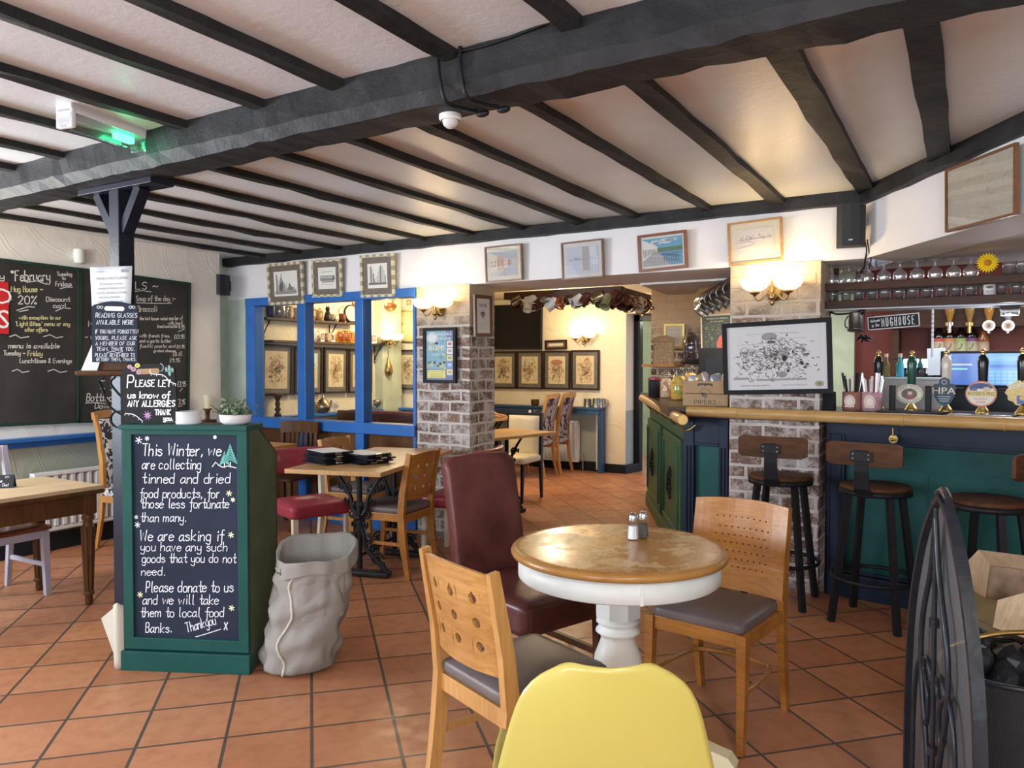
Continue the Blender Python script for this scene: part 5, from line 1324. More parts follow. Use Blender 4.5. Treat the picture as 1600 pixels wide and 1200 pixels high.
# labelled bottles
BROWNG = paint('brown_bottle_glass', (.012, .007, .005), .08, .2, 3, 0, 40, 0, .6)
for k, (px, c, d_) in enumerate(((1467, (.42, .33, .20), 'a tan label with a red corner, leftmost of the row'), (1484, (.42, .29, .17), 'a tan and orange label, second of the row'), (1501, (.36, .38, .18), 'a green tinted label, third of the row'), (1518, (.38, .32, .20), 'a cream and purple label, fourth of the row'))):
    x = gy(px, 540, 7.0).x; t = thing('beer_bottle', 'dark bottle with %s' % d_, 'bottle', (x, 7.0, 1.5755), 0, None)
    MB().lathe([(0, 0), (.045, 0), (.048, .01), (.048, .14), (.036, .17), (.018, .20), (.016, .25), (.018, .252), (.018, .26), (0, .26)], 20).build('glass', BROWNG, t)
    MB().lathe([(.0485, .02), (.0485, .13)], 20, (0, 0, 0), 0, True, c).lathe([(.0488, .105), (.0488, .13)], 20, (0, 0, 0), 0, True, ((.45, .04, .03), (.55, .2, .06), (.3, .4, .08), (.2, .03, .16))[k]).build('label', INK, t, False)
    m = MB(); stroke(m, [(-.012, .045), (.004, .06), (.010, .085)], .008, (.1, .07, .05), -.0495); m.build('emblem', INK, t, False)
t = thing('spirit_bottle', 'short amber bottle with an orange neck, last of the labelled row', 'bottle', (gy(1536, 540, 7.0).x, 7.0, 1.5755)); MB().lathe([(0, 0), (.04, 0), (.042, .12), (.02, .16), (.018, .24), (0, .24)], 16).build('glass', paint('amber_glass', (.32, .10, .03), .1, .1, 3, 0), t); MB().lathe([(.0425, .02), (.0425, .10)], 16, (0, 0, 0), 0, True, (.40, .26, .17)).build('label', INK, t, False)
# spirit optics
OPTY = 6.86
for k, (px, col, d_) in enumerate(((1484, (.32, .15, .03), 'amber spirit optic, leftmost of four under the fascia'), (1515, (.26, .14, .04), 'amber spirit optic with a gold cap, second of four'), (1545, (.34, .16, .03), 'spirit optic with a round white badge, third of four'), (1575, (.25, .25, .25), 'spirit optic with a round white badge under a steel lamp, rightmost of four'))):
    q = gy(px, 500, OPTY); t = thing('spirit_optic', d_, 'optic', (q.x, OPTY, q.z))
    MB().lathe([(.014, -.02), (.022, .02), (.034, .06), (.036, .17), (0, .17)], 16).build('bottle', paint('optic_spirit_%d' % k, col, .12, .1, 3, 0, 40, 0, .5), t)
    MB().cyl((0, 0, -.045), (0, 0, -.02), .034).cyl((0, 0, -.10), (0, 0, -.045), .016).build('measure', CHROME if k != 1 else BRASS, t)
    if k > 1:
        m = MB(); m.cyl((0, -.04, -.045), (0, -.044, -.045), .042, None, 24); m.build('badge', PAPER, t); m = MB(); ell(m, 0, -.045, .028, .028, (.45, .32, .2), -.0452); rect(m, -.012, -.06, .012, -.03, (.15, .1, .08), -.0455); m.build('badge_print', INK, t, False)
q = gy(1578, 476, 6.6); t = thing('down_light', 'round steel downlight under the bar shelf', 'light', (gy(1578, 476, 5.6).x, 5.6, 1.80)); MB().lathe([(.05, 0), (.055, .055), (0, .058)], 24).build('rim', CHROME, t); MB().lathe([(0, .004), (.048, .004)], 24).build('lamp', glow('downlight_glow', (.85, .92, 1), 6), t)
point('downlight_glow', (t.location.x, 5.6, 1.76), 3, (.85, .92, 1))
t = thing('measuring_rod', 'white banded rod hanging beside the labelled bottles', 'rod', (gy(1457, 520, 5.69).x, 5.69, 1.545)); m = MB(); m.tube([(0, 0, 0), (0, 0, .315)], .007); m.build('rod', PAPER, t); m = MB()
for k in range(6): m.cyl((0, 0, .13+.03*k), (0, 0, .134+.03*k), .0075)
m.build('bands', IRON, t)
# till screen, drawer, grey box, white notice
X = basis(gy(1534, 577, 6.2), V((1, .05, 0)).normalized(), V((-.05, 1, 0)).normalized(), V((0, 0, 1))); t = thing('till_screen', 'touch screen till showing a blue order page behind the pumps', 'screen', mat=X)
SCW, SCH = .50, .255
MB().box((0, .02, 0), (SCW, .04, SCH), None, .008).box((0, .05, -.17), (.10, .06, .12)).build('case', CARD, t)
m = MB(); a, b = SCW*.46, SCH*.43; rect(m, -a, -b, a, b, (.06, .16, .55), -.001); rect(m, a*.12, -b, a, b, (.10, .34, .72), -.0014); 
for i in range(5): rect(m, -a*.97, b*.8-i*b*.28, -a*.97+a*(.18, .3, .72, .6, .15)[i], b*.92-i*b*.28, ((.2, .6, .55), (.1, .22, .6), (.5, .62, .7), (.25, .7, .6), (.1, .2, .5))[i], -.0018)
for i in range(5):
    for j in range(4): rect(m, a*(.20+.155*i), -b*.9+j*b*.22, a*(.33+.155*i), -b*.74+j*b*.22, (.22, .50, .80), -.0018)
rect(m, a*.2, b*.1, a*.9, b*.3, (.05, .18, .55), -.0018); rect(m, a*.2, b*.5, a*.9, b*.8, (.16, .42, .76), -.0018)
def m_screen():
    t_ = NT('lit_screen'); a_ = t_.nd('ShaderNodeVertexColor', layer_name='Col'); t_.set(Base_Color=(.02, .02, .02), Roughness=.2, Emission_Color=a_.outputs[0], Emission_Strength=.75); return t_.m
m.build('display', m_screen(), t, False)
zs_ = 1.331-X.translation.z; MB().span((-.03, .045, zs_), (.03, .08, -.10)).box((0, .09, zs_+.008), (.2, .16, .016)).build('stand', CARD, t)
q = gy(1532, 625, 6.2); t = thing('cash_drawer', 'black cash drawer below the till screen', 'drawer', (q.x, 6.37, 1.0)); MB().box((0, 0, .165), (.5, .38, .33), None, .01).build('body', CARD, t); MB().box((0, -.195, .24), (.46, .012, .15), None, .004).box((0, -.195, .08), (.46, .012, .12), None, .004).build('front', SKIRT, t)
SHELF = struct(MB().span((-.9, 6.0, .95), (3.9, 6.62, 1.0)).span((-.9, 6.05, 0), (3.9, 6.1, .95)).build('trim_36', SHW), 'inner bar worktop')
q0, q1 = gl(1380, 592, (-.5, 5.85), BA), gl(1470, 638, (-.5, 5.85), BA); t = thing('grey_cabinet', 'plain light grey box unit behind the pump clips', 'box unit', ((q0.x+q1.x)/2, 5.95, 1.0005)); MB().box((0, 0, (q0.z-1.0)/2), (q1.x-q0.x+.06, .14, q0.z-1.0), None, .008).build('body', paint('light_grey_laminate', (.48, .48, .46), .4, .03), t); MB().box((0, 0, q0.z-1.0+.005), (q1.x-q0.x+.08, .16, .012)).build('top', paint('pale_laminate', (.62, .66, .70), .35, .03), t)
X, W_, H_ = plate(*[gy(x, y, 6.9) for x, y in ((1449, 545), (1478, 543), (1478, 586), (1449, 586))]); t = thing('notice_sheet', 'white printed sheet pinned behind the pale pump handle', 'notice', mat=X); m = MB(); rect(m, -W_/2, -H_/2, W_/2, H_/2, (.62, .66, .70), 0)
for k in range(12): stroke(m, [(-W_*.42, H_*.42-k*H_*.07), (W_*.4, H_*.42-k*H_*.07)], .003, (.55, .6, .66), -.001)
m.build('sheet', INK, t, False)
# small bottles on the grey unit
for px, c, lab in ((1382, (.20, .16, .05), 'small clear bottle with a yellow base left of the green pump handle'), (1404, (.06, .42, .55), 'small bottle with a turquoise sleeve beside the green pump handle')):
    q = gl(px, 592, (-.5, 5.85), BA); t = thing('small_bottle', lab, 'bottle', (q.x, 5.96, q0.z+.0115)); MB().lathe([(0, 0), (.024, 0), (.025, .09), (.012, .115), (.012, .14), (0, .14)], 16).build('glass', paint('bottle_%d' % px, c, .2, .1, 3, 0), t); MB().cyl((0, 0, .14), (0, 0, .165), .013).build('cap', LEGCREAM, t)
# ------------------------------------------------------------------ hand pumps
def pump(px, ytop, ybase, hc, lab, clip=None, mat=None):
    p = (-.80+math.sin(rad(BA))*-.30, 5.275+math.cos(rad(BA))*.30); q = gl(px, ybase, p, BA)
    t = thing('hand_pump', lab, 'hand pump', (q.x, q.y, ZC), BA); zt = gl(px, ytop, p, BA).z-ZC
    MB().lathe([(0, 0), (.04, 0), (.042, .012), (.03, .03), (.016, .05), (.012, .06)], 20).build('base', BRASS, t)
    prof = [(.011, .05), (.013, .12), (.024, .17), (.028, zt-.11), (.03, zt-.075), (.024, zt-.045), (.013, zt-.03), (.010, zt-.024)]
    MB().lathe(prof, 20).build('handle', mat or paint('pump_%s' % hc, {'black': (.010, .010, .012), 'green': (.012, .07, .05), 'cream': (.62, .58, .50)}[hc], .2, .1, 4, .02, 40, 0, .5), t)
    MB().sphere((0, 0, zt-.012), .016, 14, 10).cyl((0, 0, zt-.03), (0, 0, zt-.022), .014).build('finial', BRASS, t)
    if clip: clip(t)
    return t
def clip_land(t):
    m = MB(); ell(m, 0, 0, .080, .062, (.74, .69, .58), -.005); m2 = MB()
    bm_ = MB(); bm_.ext([(.080*math.cos(2*math.pi*k/28), 0, .062*math.sin(2*math.pi*k/28)) for k in range(28)], (0, .008, 0)); o = bm_.build('pump_clip', PAPER, t); o.location = (0, -.06, .115)
    ell(m2, 0, 0, .080, .062, (.72, .66, .52), -.001); ell(m2, 0, 0, .074, .056, (.10, .08, .06), -.0014, .003); ell(m2, 0, 0, .046, .036, (.12, .10, .08), -.0014); ell(m2, .004, .006, .013, .016, (.62, .45, .36), -.0018); ell(m2, .004, -.020, .024, .014, (.30, .06, .06), -.0018); ell(m2, .004, .022, .014, .007, (.06, .05, .04), -.002)
    for s_, a0, a1 in (("TIMOTHY TAYLOR'S", 2.75, .40), ('LANDLORD', 3.75, 5.67)):
        for i, ch in enumerate(s_):
            a_ = a0+(a1-a0)*i/(len(s_)-1); up = a1 < a0
            if ch != ' ': letters(m2, ch, .060*math.cos(a_), .0455*math.sin(a_), .018, (.10, .08, .06), 'C', -.0016, (a_-math.pi/2) if up else (a_+math.pi/2))
    w_ = m2.build('clip_print', INK, o, False)
def clip_hpa(t):
    p = [(-.066, .035), (-.055, .055), (-.03, .06), (-.028, .085), (0, .098), (.028, .085), (.03, .06), (.055, .055), (.066, .035), (.052, .01), (.056, -.02), (.035, -.06), (0, -.085), (-.035, -.06), (-.056, -.02), (-.052, .01)]
    m = MB(); m.ext([(x, 0, z) for x, z in p], (0, .008, 0)); o = m.build('pump_clip', paint('slate_blue_clip', (.055, .085, .115), .4), t); o.location = (0, -.06, .125)
    m = MB(); letters(m, 'HPA', 0, .014, .058, (.75, .72, .60), 'C', -.003, 0, 1, .125); ell(m, 0, .068, .013, .013, (.6, .62, .6), -.002, .003); rect(m, -.06, -.008, .06, .038, (.03, .045, .06), -.0015)
    for k in range(3): stroke(m, [(-.034+.006*k, -.022-.014*k), (.034-.006*k, -.022-.014*k)], .005, (.35, .42, .48), -.002)
    m.build('clip_print', INK, o, False)
def clip_pig(t):
    m = MB(); m.ext([(.082*math.cos(2*math.pi*k/30), 0, .078*math.sin(2*math.pi*k/30)) for k in range(30)], (0, .008, 0)); o = m.build('pump_clip', PAPER, t); o.location = (0, -.06, .125)
    m = MB(); ell(m, 0, 0, .082, .078, (.62, .20, .12), -.001); ell(m, 0, 0, .074, .070, (.78, .70, .62), -.0014); ell(m, 0, .03, .062, .036, (.05, .08, .22), -.0018, None, .1, 3.04); rect(m, -.06, .018, -.02, .034, (.12, .16, .32), -.002); ell(m, .03, .028, .022, .014, (.6, .5, .35), -.002)
    rect(m, -.076, -.014, .076, .016, (.70, .58, .22), -.0022); letters(m, "ROSIE'S PIG", 0, .001, .03, (.12, .10, .08), 'C', -.0026, 0, 1, .135); letters(m, 'CLOUDY', 0, -.030, .018, (.55, .12, .08), 'C', -.0026); letters(m, 'CIDER', 0, -.050, .018, (.55, .12, .08), 'C', -.0026)
    m.build('clip_print', INK, o, False)
def clip_yel(t):
    p = [(.075*math.cos(2*math.pi*k/26)*(1+.10*math.sin(k*2.1)), .070*math.sin(2*math.pi*k/26)*(1+.1*math.cos(k*1.7))) for k in range(26)]
    m = MB(); m.ext([(x, 0, z) for x, z in p], (0, .008, 0)); o = m.build('pump_clip', paint('yellow_clip', (.72, .56, .22), .4, .15, 60), t); o.location = (0, -.06, .135)
    m = MB(); hand(m, 'Sunshine', -.062, .02, .03, (.85, .82, .70), .005, .12, 'L', .3, .1, -.002); rect(m, -.02, -.065, .05, -.015, (.08, .14, .42), -.002); ell(m, .01, -.03, .018, .014, (.7, .5, .15), -.003); m.build('clip_print', INK, o, False)
pump(1372, 549, 637, 'black', 'black hand pump handle behind the cutlery tins')
pump(1424, 549, 638, 'green', 'green hand pump with an oval LANDLORD clip', clip_land)
pump(1478, 548, 639, 'cream', 'pale grey hand pump with a shield clip lettered HPA', clip_hpa)
pump(1535, 546, 640, 'black', "black hand pump with a round red rimmed ROSIE'S PIG clip", clip_pig)
pump(1597, 545, 641, 'black', 'black hand pump with a ragged yellow clip cut by the picture edge', clip_yel)
for px, lab in ((1394, 'short black tap column left of the oval pump clip'), (1450, 'short black tap column left of the HPA pump clip')):
    q = gl(px, 638, (-.80+.032, 5.275+.21), BA); t = thing('tap_column', lab, 'tap', (q.x, q.y, ZC), BA); MB().box((0, 0, .085), (.034, .034, .17), None, .006).build('column', STEEL, t); MB().box((0, 0, .006), (.05, .05, .012), None, .003).build('foot', CHROME, t)
# cutlery tins
CUT = metal('cutlery_steel', (.55, .55, .56), .2)
for px, c, lab in ((1331, (.34, .16, .12), 'brown printed tin packed with black handled cutlery on the bar'), (1362, (.52, .30, .34), 'pink printed tin packed with steel cutlery on the bar')):
    q = gl(px, 642, (-.80, 5.275+.10), BA); q.z = ZC; t = thing('cutlery_tin', lab, 'tin', (q.x, q.y+.03, ZC), BA)
    MB().lathe([(0, .003), (.062, .003), (.062, .125), (.059, .125), (.059, .006), (0, .006)], 26).build('tin', paint('tin_%d' % px, c, .35, .2, 20, .05), t)
    m = MB(); ell(m, 0, .065, .034, .04, (.72, .62, .55), -.0625); ell(m, 0, .065, .026, .03, (.45, .22, .18), -.063, .004); rect(m, -.03, .028, .03, .034, (.7, .6, .5), -.063); m.build('print', INK, t, False)
    for k in range(9):
        a_ = k*.7; x0, y0 = .03*math.cos(a_), .03*math.sin(a_); l_ = .20+.02*(k % 3); d_ = V((x0*1.1, y0*.9, l_))
        o = MB(); p0_ = V((x0, y0, .008)); p1_ = p0_+d_
        if k % 3: o.bar([p0_, p0_+d_*.62, p1_], .010, .004, (1, 0, 0), 0, False, [.6, 1.1, 1.5])
        else: o.bar([p0_, p1_], .012, .006, (1, 0, 0))
        o = o.build('cutlery', STEEL if (px == 1331 and k % 2 == 0) else CUT); o.parent = None; o.matrix_world = t.matrix_basis @ M.Identity(4)
        tag(o, ('knife or fork handle standing in the brown printed tin' if px == 1331 else 'knife or fork handle standing in the pink printed tin'), 'cutlery', 'cutlery in the brown tin' if px == 1331 else 'cutlery in the pink tin')
q = gl(1293, 643, (-.80, 5.275+.08), BA); t = thing('card_reader', 'black wedge shaped card reader stand against the brick pillar', 'card reader', (q.x, q.y, ZC), BA); MB().ext([(-.03, -.03, 0), (-.03, .05, 0), (-.03, .04, .12), (-.03, .01, .125)], (.07, 0, 0)).build('body', CARD, t)
# drip trays
for i, (x0, x1) in enumerate(((.30, .66), (.70, 1.02), (1.05, 1.5))):
    t = thing('bar_mat', ['dark bar mat below the oval pump clip', 'steel edged bar mat below the HPA pump', 'steel edged bar mat below the round pump clip'][i], 'bar mat'); t.location = B0+bd*((x0+x1)/2)-bn*.12+V((0, 0, ZC)); t.rotation_euler = (0, 0, rad(BA)); MB().box((0, 0, .006), (x1-x0, .20, .012), None, .003).build('mat', CARD if i == 0 else CHROME, t)
# tankards hanging over the left end of the bar
rail = None; k0, k1 = gz(1150, 436, 2.1), gz(1092, 468, 2.1); m = MB(); m.bar([k0, k1], .06, .05, (0, 1, 0)); struct(m.build('trim_37', SHW), 'dark hanging rail for tankards')
for k in range(6): tankard('tankard', 'grey pewter tankard on the rail over the bar end, %s' % ['first from the brick wall', 'second from the brick wall', 'third from the brick wall', 'third from the pillar', 'second from the pillar', 'nearest the pillar'][k], PEW, .055, .15, k1.lerp(k0, (k+.5)/6)+V((-.03, 0, -.14)), tuple(V((.62, .25, .74)).to_track_quat('Z', 'X').to_euler()), 'tankards over the bar end')
# ------------------------------------------------------------------ brass fittings for the added fill lamps, out of view
for i, (x_, y_, z_, p_, c_) in enumerate(FILL_LAMPS[:5]):
    t = thing('added_fill_lamp', ['added brass fill lamp over the left of the back room', 'added brass fill lamp over the back tables', 'added brass fill lamp over the bleached table, left of the frame', 'added brass fill lamp behind the camera on the left', 'added brass fill lamp behind the camera on the right'][i], 'lamp', (x_, y_, z_))
    MB().lathe([(.0, .30), (.07, .30), (.07, .27), (.012, .26), (.012, .19), (.09, .185), (.09, .17)], 20).build('fitting', BRASS, t)
# ------------------------------------------------------------------ artwork painters
def art_print(seed, kind):
    def f(g, w, h, y):
        r = random.Random(seed)
        if kind == 'map':
            rect(g, -w/2, -h/2, w/2, h/2, r.choice([(.62, .50, .30), (.60, .52, .33), (.58, .46, .26)]), y)
            for k in range(190):
                x = r.gauss(0, .2)*w; z = r.gauss(.02, .22)*h
                if abs(x) > .43*w or abs(z) > .44*h: continue
                c = r.choice([(.22, .13, .07), (.34, .22, .12), (.45, .30, .15), (.30, .30, .14), (.48, .22, .12)])
                if r.random() < .55: ell(g, x, z, r.uniform(.015, .06)*w, r.uniform(.01, .045)*h, c, y-.0004-.0002*(k % 3), r.choice([None, r.uniform(.005, .010), .006]), r.uniform(0, 6), r.uniform(2, 9), 10)
                else: stroke(g, [(x, z), (x+r.uniform(-.1, .1)*w, z+r.uniform(-.08, .08)*h), (x+r.uniform(-.12, .12)*w, z+r.uniform(-.1, .1)*h)], r.uniform(.005, .011), c, y-.0004-.0002*(k % 3))
            pass
            if seed == 13: ell(g, .0, .28*h, .36*w, .10*h, (.33, .14, .07), y-.001)
            if seed == 14:
                for z in (.22, -.02, -.20): rect(g, -.42*w, z*h, .42*w, (z+.012)*h, (.3, .2, .1), y-.001)
            if seed == 22:
                rect(g, -w/2, .1*h, w/2, h/2, (.52, .62, .58), y-.0002)
                for k in range(16): stroke(g, [(r.uniform(-.3, .4)*w, -.40*h), (r.uniform(-.2, .4)*w, r.uniform(-.1, .2)*h)], .012, r.choice([(.35, .42, .12), (.45, .5, .15), (.25, .28, .1)]), y-.001)
        elif kind == 'old':
            rect(g, -w/2, -h/2, w/2, h/2, (.72, .70, .64), y); D = (.10, .10, .10)
            if seed == 31:
                for k in range(70): x = -.42+.84*r.random(); z = -.36+.1*r.random(); t_ = (.46-x)*.85*r.random(); stroke(g, [(x*w, z*h), ((x+.05*r.random())*w, (z+t_)*h)], .010, r.choice([D, (.3, .3, .3), (.45, .44, .42)]), y-.0004-.0002*(k % 3))
                rect(g, -.45*w, -.42*h, .45*w, -.30*h, (.25, .24, .22), y-.001); stroke(g, [(-.2*w, -.3*h), (-.17*w, .42*h)], .007, D, y-.0012)
            elif seed == 32:
                rect(g, -.38*w, -.12*h, .38*w, .12*h, (.2, .2, .2), y-.0004); ell(g, .38*w, 0, .08*w, .12*h, (.2, .2, .2), y-.0004)
                for k in range(5): rect(g, (-.34+.14*k)*w, .0*h, (-.24+.14*k)*w, .08*h, (.55, .54, .5), y-.0008)
                rect(g, -.3*w, .28*h, .3*w, .31*h, (.3, .3, .3), y-.0004); rect(g, -.35*w, -.3*h, .35*w, -.28*h, (.4, .4, .4), y-.0004); rect(g, -.3*w, -.2*h, .4*w, -.13*h, (.3, .3, .3), y-.0006)
            else:
                for k in range(14): rect(g, (-.4+.06*k)*w, -.3*h, (-.35+.06*k)*w, (-.3+.72*abs(math.cos(k*.33)))*h, r.choice([D, (.28, .27, .25), (.45, .44, .4)]), y-.0004-.0002*(k % 2))
                rect(g, -.45*w, -.36*h, .45*w, -.28*h, D, y-.001)
        else:
            rect(g, -w/2, -h/2, w/2, h/2, {'street': (.55, .52, .48), 'glare': (.50, .54, .62), 'river': (.10, .28, .42), 'pencil': (.66, .62, .58), 'faded': (.52, .47, .38)}[kind], y)
            if kind == 'street':
                rect(g, -w/2, .15*h, w/2, h/2, (.42, .44, .46), y-.0003)
                for k in range(6):
                    t_ = k/6; x0 = (-.5+.13*k)*w; rect(g, x0, -.35*h+t_*.25*h, x0+.14*w, .42*h-t_*.36*h, r.choice([(.60, .38, .30), (.70, .62, .52), (.55, .34, .28)]), y-.0006)
                    for j in range(2): rect(g, x0+.04*w, (-.12+.16*j)*h+t_*.06*h, x0+.08*w, (-.05+.16*j)*h+t_*.05*h, (.25, .22, .22), y-.001)
                g.add([(-.25*w, y-.0008, -h/2), (w/2, y-.0008, -h/2), (w/2, y-.0008, -.1*h), (.25*w, y-.0008, -.08*h)], [(0, 1, 2, 3)], 0, False, (.40, .42, .48))
            elif kind == 'river':
                rect(g, -w/2, .12*h, w/2, h/2, (.12, .36, .52), y-.0003)
                for k in range(7): ell(g, r.uniform(-.2, .5)*w, r.uniform(.2, .45)*h, .12*w, .05*h, (.55, .62, .66), y-.0005)
                rect(g, -.2*w, .0, w/2, .14*h, (.10, .18, .08), y-.0006)
                g.add([(-w/2, y-.0008, -.3*h), (-.12*w, y-.0008, .02*h), (-.12*w, y-.0008, .2*h), (-w/2, y-.0008, .48*h)], [(0, 1, 2, 3)], 0, False, (.72, .70, .66))
                for k in range(9): rect(g, (-.48+.04*k)*w, (-.18+.025*k)*h, (-.465+.04*k)*w, (.12-.0*k)*h, (.1, .1, .1), y-.0012)
                g.add([(-w/2, y-.001, -h/2), (.2*w, y-.001, -h/2), (-.1*w, y-.001, 0), (-.2*w, y-.001, .02*h), (-w/2, y-.001, -.3*h)], [(0, 1, 2, 3, 4)], 0, False, (.34, .33, .34))
                for k in range(7): stroke(g, [((.05+.06*k)*w, -.38*h), ((.04+.055*k)*w, -.08*h)], .004, (.06, .06, .08), y-.0014)
                stroke(g, [(-.02*w, -.1*h), (.45*w, -.2*h)], .004, (.06, .06, .08), y-.0014)
            elif kind == 'pencil':
                for k in range(40): x = r.uniform(-.45, .45)*w; z = .12*h+r.uniform(-.06, .1)*h; stroke(g, [(x, z), (x+r.uniform(-.03, .03)*w, z+r.uniform(.02, .10)*h)], .004, r.choice([(.3, .26, .26), (.42, .36, .36), (.5, .42, .40)]), y-.0005)
                stroke(g, [(-.48*w, -.2*h), (-.1*w, -.12*h), (0, -.05*h), (-.15*w, .02*h), (-.48*w, .0*h)], .006, (.45, .42, .44), y-.0006); stroke(g, [(-.45*w, .1*h), (.45*w, .13*h)], .006, (.38, .34, .34), y-.0006)
            elif kind == 'glare':
                rect(g, .0*w, -.4*h, .22*w, .48*h, (.42, .36, .34), y-.0004); rect(g, -.45*w, .0, .45*w, .03*h, (.35, .34, .4), y-.0006)
                for k in range(20): x = r.uniform(-.4, .4)*w; rect(g, x, .02*h, x+.03*w, r.uniform(.05, .16)*h, (.36, .36, .44), y-.0007)
                for k in range(4): stroke(g, [((.25+.05*k)*w, .45*h), ((.30+.06*k)*w, -.2*h)], .008, (.72, .74, .78), y-.0009)
            else:
                for k in range(120): x = r.uniform(-.48, .48)*w; z = r.uniform(-.48, .48)*h; a_ = r.uniform(0, 6.3); l_ = r.uniform(.03, .10); stroke(g, [(x, z), (x+l_*w*.5*math.cos(a_), z+l_*h*.5*math.sin(a_)), (x+l_*w*math.cos(a_+.5), z+l_*h*math.sin(a_+.5))], .004, r.choice([(.40, .36, .28), (.44, .40, .32), (.60, .55, .45)]), y-.0004)
    return f
HP = lambda x, y: gy(x, y, 5.222)
STRIPE = None
def m_stripe():
    t = NT('striped_gilt_frame'); v = t.coord(); ch = t.nd('ShaderNodeTexChecker', i_Scale=24.0); t.ln(v, ch.inputs[0]); n = t.noise(v, 30)
    t.set(Base_Color=t.mix(ch.outputs['Fac'], (.30, .27, .17), (.62, .58, .42)), Roughness=.4); return t.m
STRIPE = m_stripe(); BRFR = wood('brown_picture_frame', (.13, .055, .022), (.24, .11, .045), 0, 12, .35, .3); REDFR = wood('red_picture_frame', (.16, .045, .02), (.28, .09, .04), 0, 12, .3, .3); DKFR = wood('dark_picture_frame', (.025, .012, .008), (.055, .028, .018), 2, 10, .35, .3)
MB_ = (.13, .105, .08)
frame_thing('framed_print', 'striped frame holding an old ship photograph, nearest the left wall', 'picture', ((420, 413.5), (476, 408.5), (479, 474), (425, 477)), HP, .027, .025, STRIPE, (.055, MB_), art_print(31, 'old'), 0, .06, None, False)
frame_thing('framed_print', 'striped frame holding a small motor car print, middle of the three striped frames', 'picture', ((489, 407), (535.5, 404.5), (538.5, 463), (493.5, 465)), HP, .025, .025, STRIPE, (.05, MB_), art_print(32, 'old'), 0, .06, None, False)
frame_thing('framed_print', 'striped frame holding an old street photograph, closest to the brick pillar lamp', 'picture', ((565, 400), (617, 396.5), (621, 463), (569, 465)), HP, .025, .025, STRIPE, (.055, MB_), art_print(33, 'old'), 0, .06, None, False)
frame_thing('framed_painting', 'thin brown frame with a pink street painting above the mug opening', 'picture', ((759, 386.5), (816.5, 381), (819, 437), (762, 442)), HP, .012, .02, BRFR, (.035, (.66, .60, .48)), art_print(41, 'street'), 0, .05, None, True)
frame_thing('framed_painting', 'thin brown frame with a bluish picture full of glare above the mug opening', 'picture', ((878, 380.5), (943.5, 373), (945.5, 433), (881.5, 438.5)), HP, .012, .02, BRFR, (.03, (.62, .60, .56)), art_print(42, 'glare'), 0, .05, None, True)
frame_thing('framed_painting', 'red brown frame with a bright blue river promenade picture', 'picture', ((997.5, 369), (1074, 359.5), (1076, 418), (1000.5, 426)), HP, .020, .022, REDFR, (.014, (.70, .68, .62)), art_print(43, 'river'), 0, .05, None, True)
frame_thing('framed_drawing', 'gold edged frame with a pencil drawing of a flooded town above the pillar lamp', 'picture', ((1138, 349.5), (1223, 339.5), (1225, 406), (1140.5, 416)), HP, .014, .022, wood('gold_brown_frame', (.28, .15, .05), (.45, .26, .09), 0, 12, .3, .3), (.042, (.66, .60, .47)), art_print(44, 'pencil'), 0, .05, None, True)
DG = math.degrees(math.atan2(-.843, .538))
frame_thing('framed_drawing', 'faded brown framed drawing on the slanting white header over the bar', 'picture', ((1482, 268), (1593, 222), (1596, 336), (1485, 361)), lambda x, y: gl(x, y, (-.57-.04*.843, 5.25-.04*.538), DG), .012, .02, BRFR, None, art_print(45, 'faded'), 0, .03, None, True)
# rum poster and wifi notice on the pillar
def art_rum(g, w, h, y):
    rect(g, -w/2, -h/2, w/2, h/2, (.10, .16, .34), y); rect(g, -w*.5, -h*.28, w*.22, h*.5, (.16, .40, .55), y-.0004); r = random.Random(9)
    for k in range(40): ell(g, r.uniform(-.45, .2)*w, r.uniform(-.26, .3)*h, .06*w, .03*h, r.choice([(.10, .30, .32), (.22, .42, .22), (.35, .5, .3), (.14, .32, .55), (.5, .52, .2)]), y-.0006-.0001*(k % 3))
    ell(g, -.28*w, .36*h, .20*w, .11*h, (.72, .74, .78), y-.0012); ell(g, -.28*w, .36*h, .17*w, .09*h, (.2, .35, .3), y-.0014, .004)
    letters(g, 'SAILORS', .14*w, .43*h, .075*h, (.75, .78, .8), 'C', y-.0014, 0, 1, .56*w); letters(g, 'CRUISE', .16*w, .34*h, .075*h, (.75, .78, .8), 'C', y-.0014, 0, 1, .48*w)
    letters(g, 'RUM!', -.12*w, .155*h, .15*h, (.82, .80, .62), 'C', y-.0016, 0, 1, .56*w)
    letters(g, 'Saturdays', -.15*w, .02*h, .05*h, (.8, .85, .85), 'C', y-.0014)
    for i, c in enumerate(((.75, .75, .72), (.78, .76, .72), (.70, .66, .5), (.12, .30, .65), (.72, .70, .55))):
        z = .23-.142*i; rect(g, .25*w, (z-.06)*h, .46*w, (z+.06)*h, c, y-.0008); rect(g, .29*w, (z-.02)*h, .42*w, (z+.03)*h, ((.5, .1, .12), (.4, .3, .28), (.3, .34, .1), (.6, .65, .75), (.5, .4, .12))[i], y-.001)
    rect(g, -.46*w, -.46*h, .20*w, -.30*h, (.78, .74, .18), y-.001); letters(g, 'OCTOBER RUM WEEK', -.13*w, -.335*h, .034*h, (.1, .1, .08), 'C', y-.0014, 0, 1, .58*w)
    for k in range(3): stroke(g, [(-.36*w, (-.375-.03*k)*h), (.1*w, (-.375-.03*k)*h)], .004, (.3, .28, .1), y-.0014)
frame_thing('framed_poster', 'black framed blue RUM poster on the front of the brick pillar', 'poster', ((663, 512.5), (714, 512), (715.5, 598.5), (665, 598.5)), lambda x, y: gy(x, y, 5.21), .026, .03, paint('black_frame', (.012, .012, .014), .35, .1, 5, .03), None, art_rum)
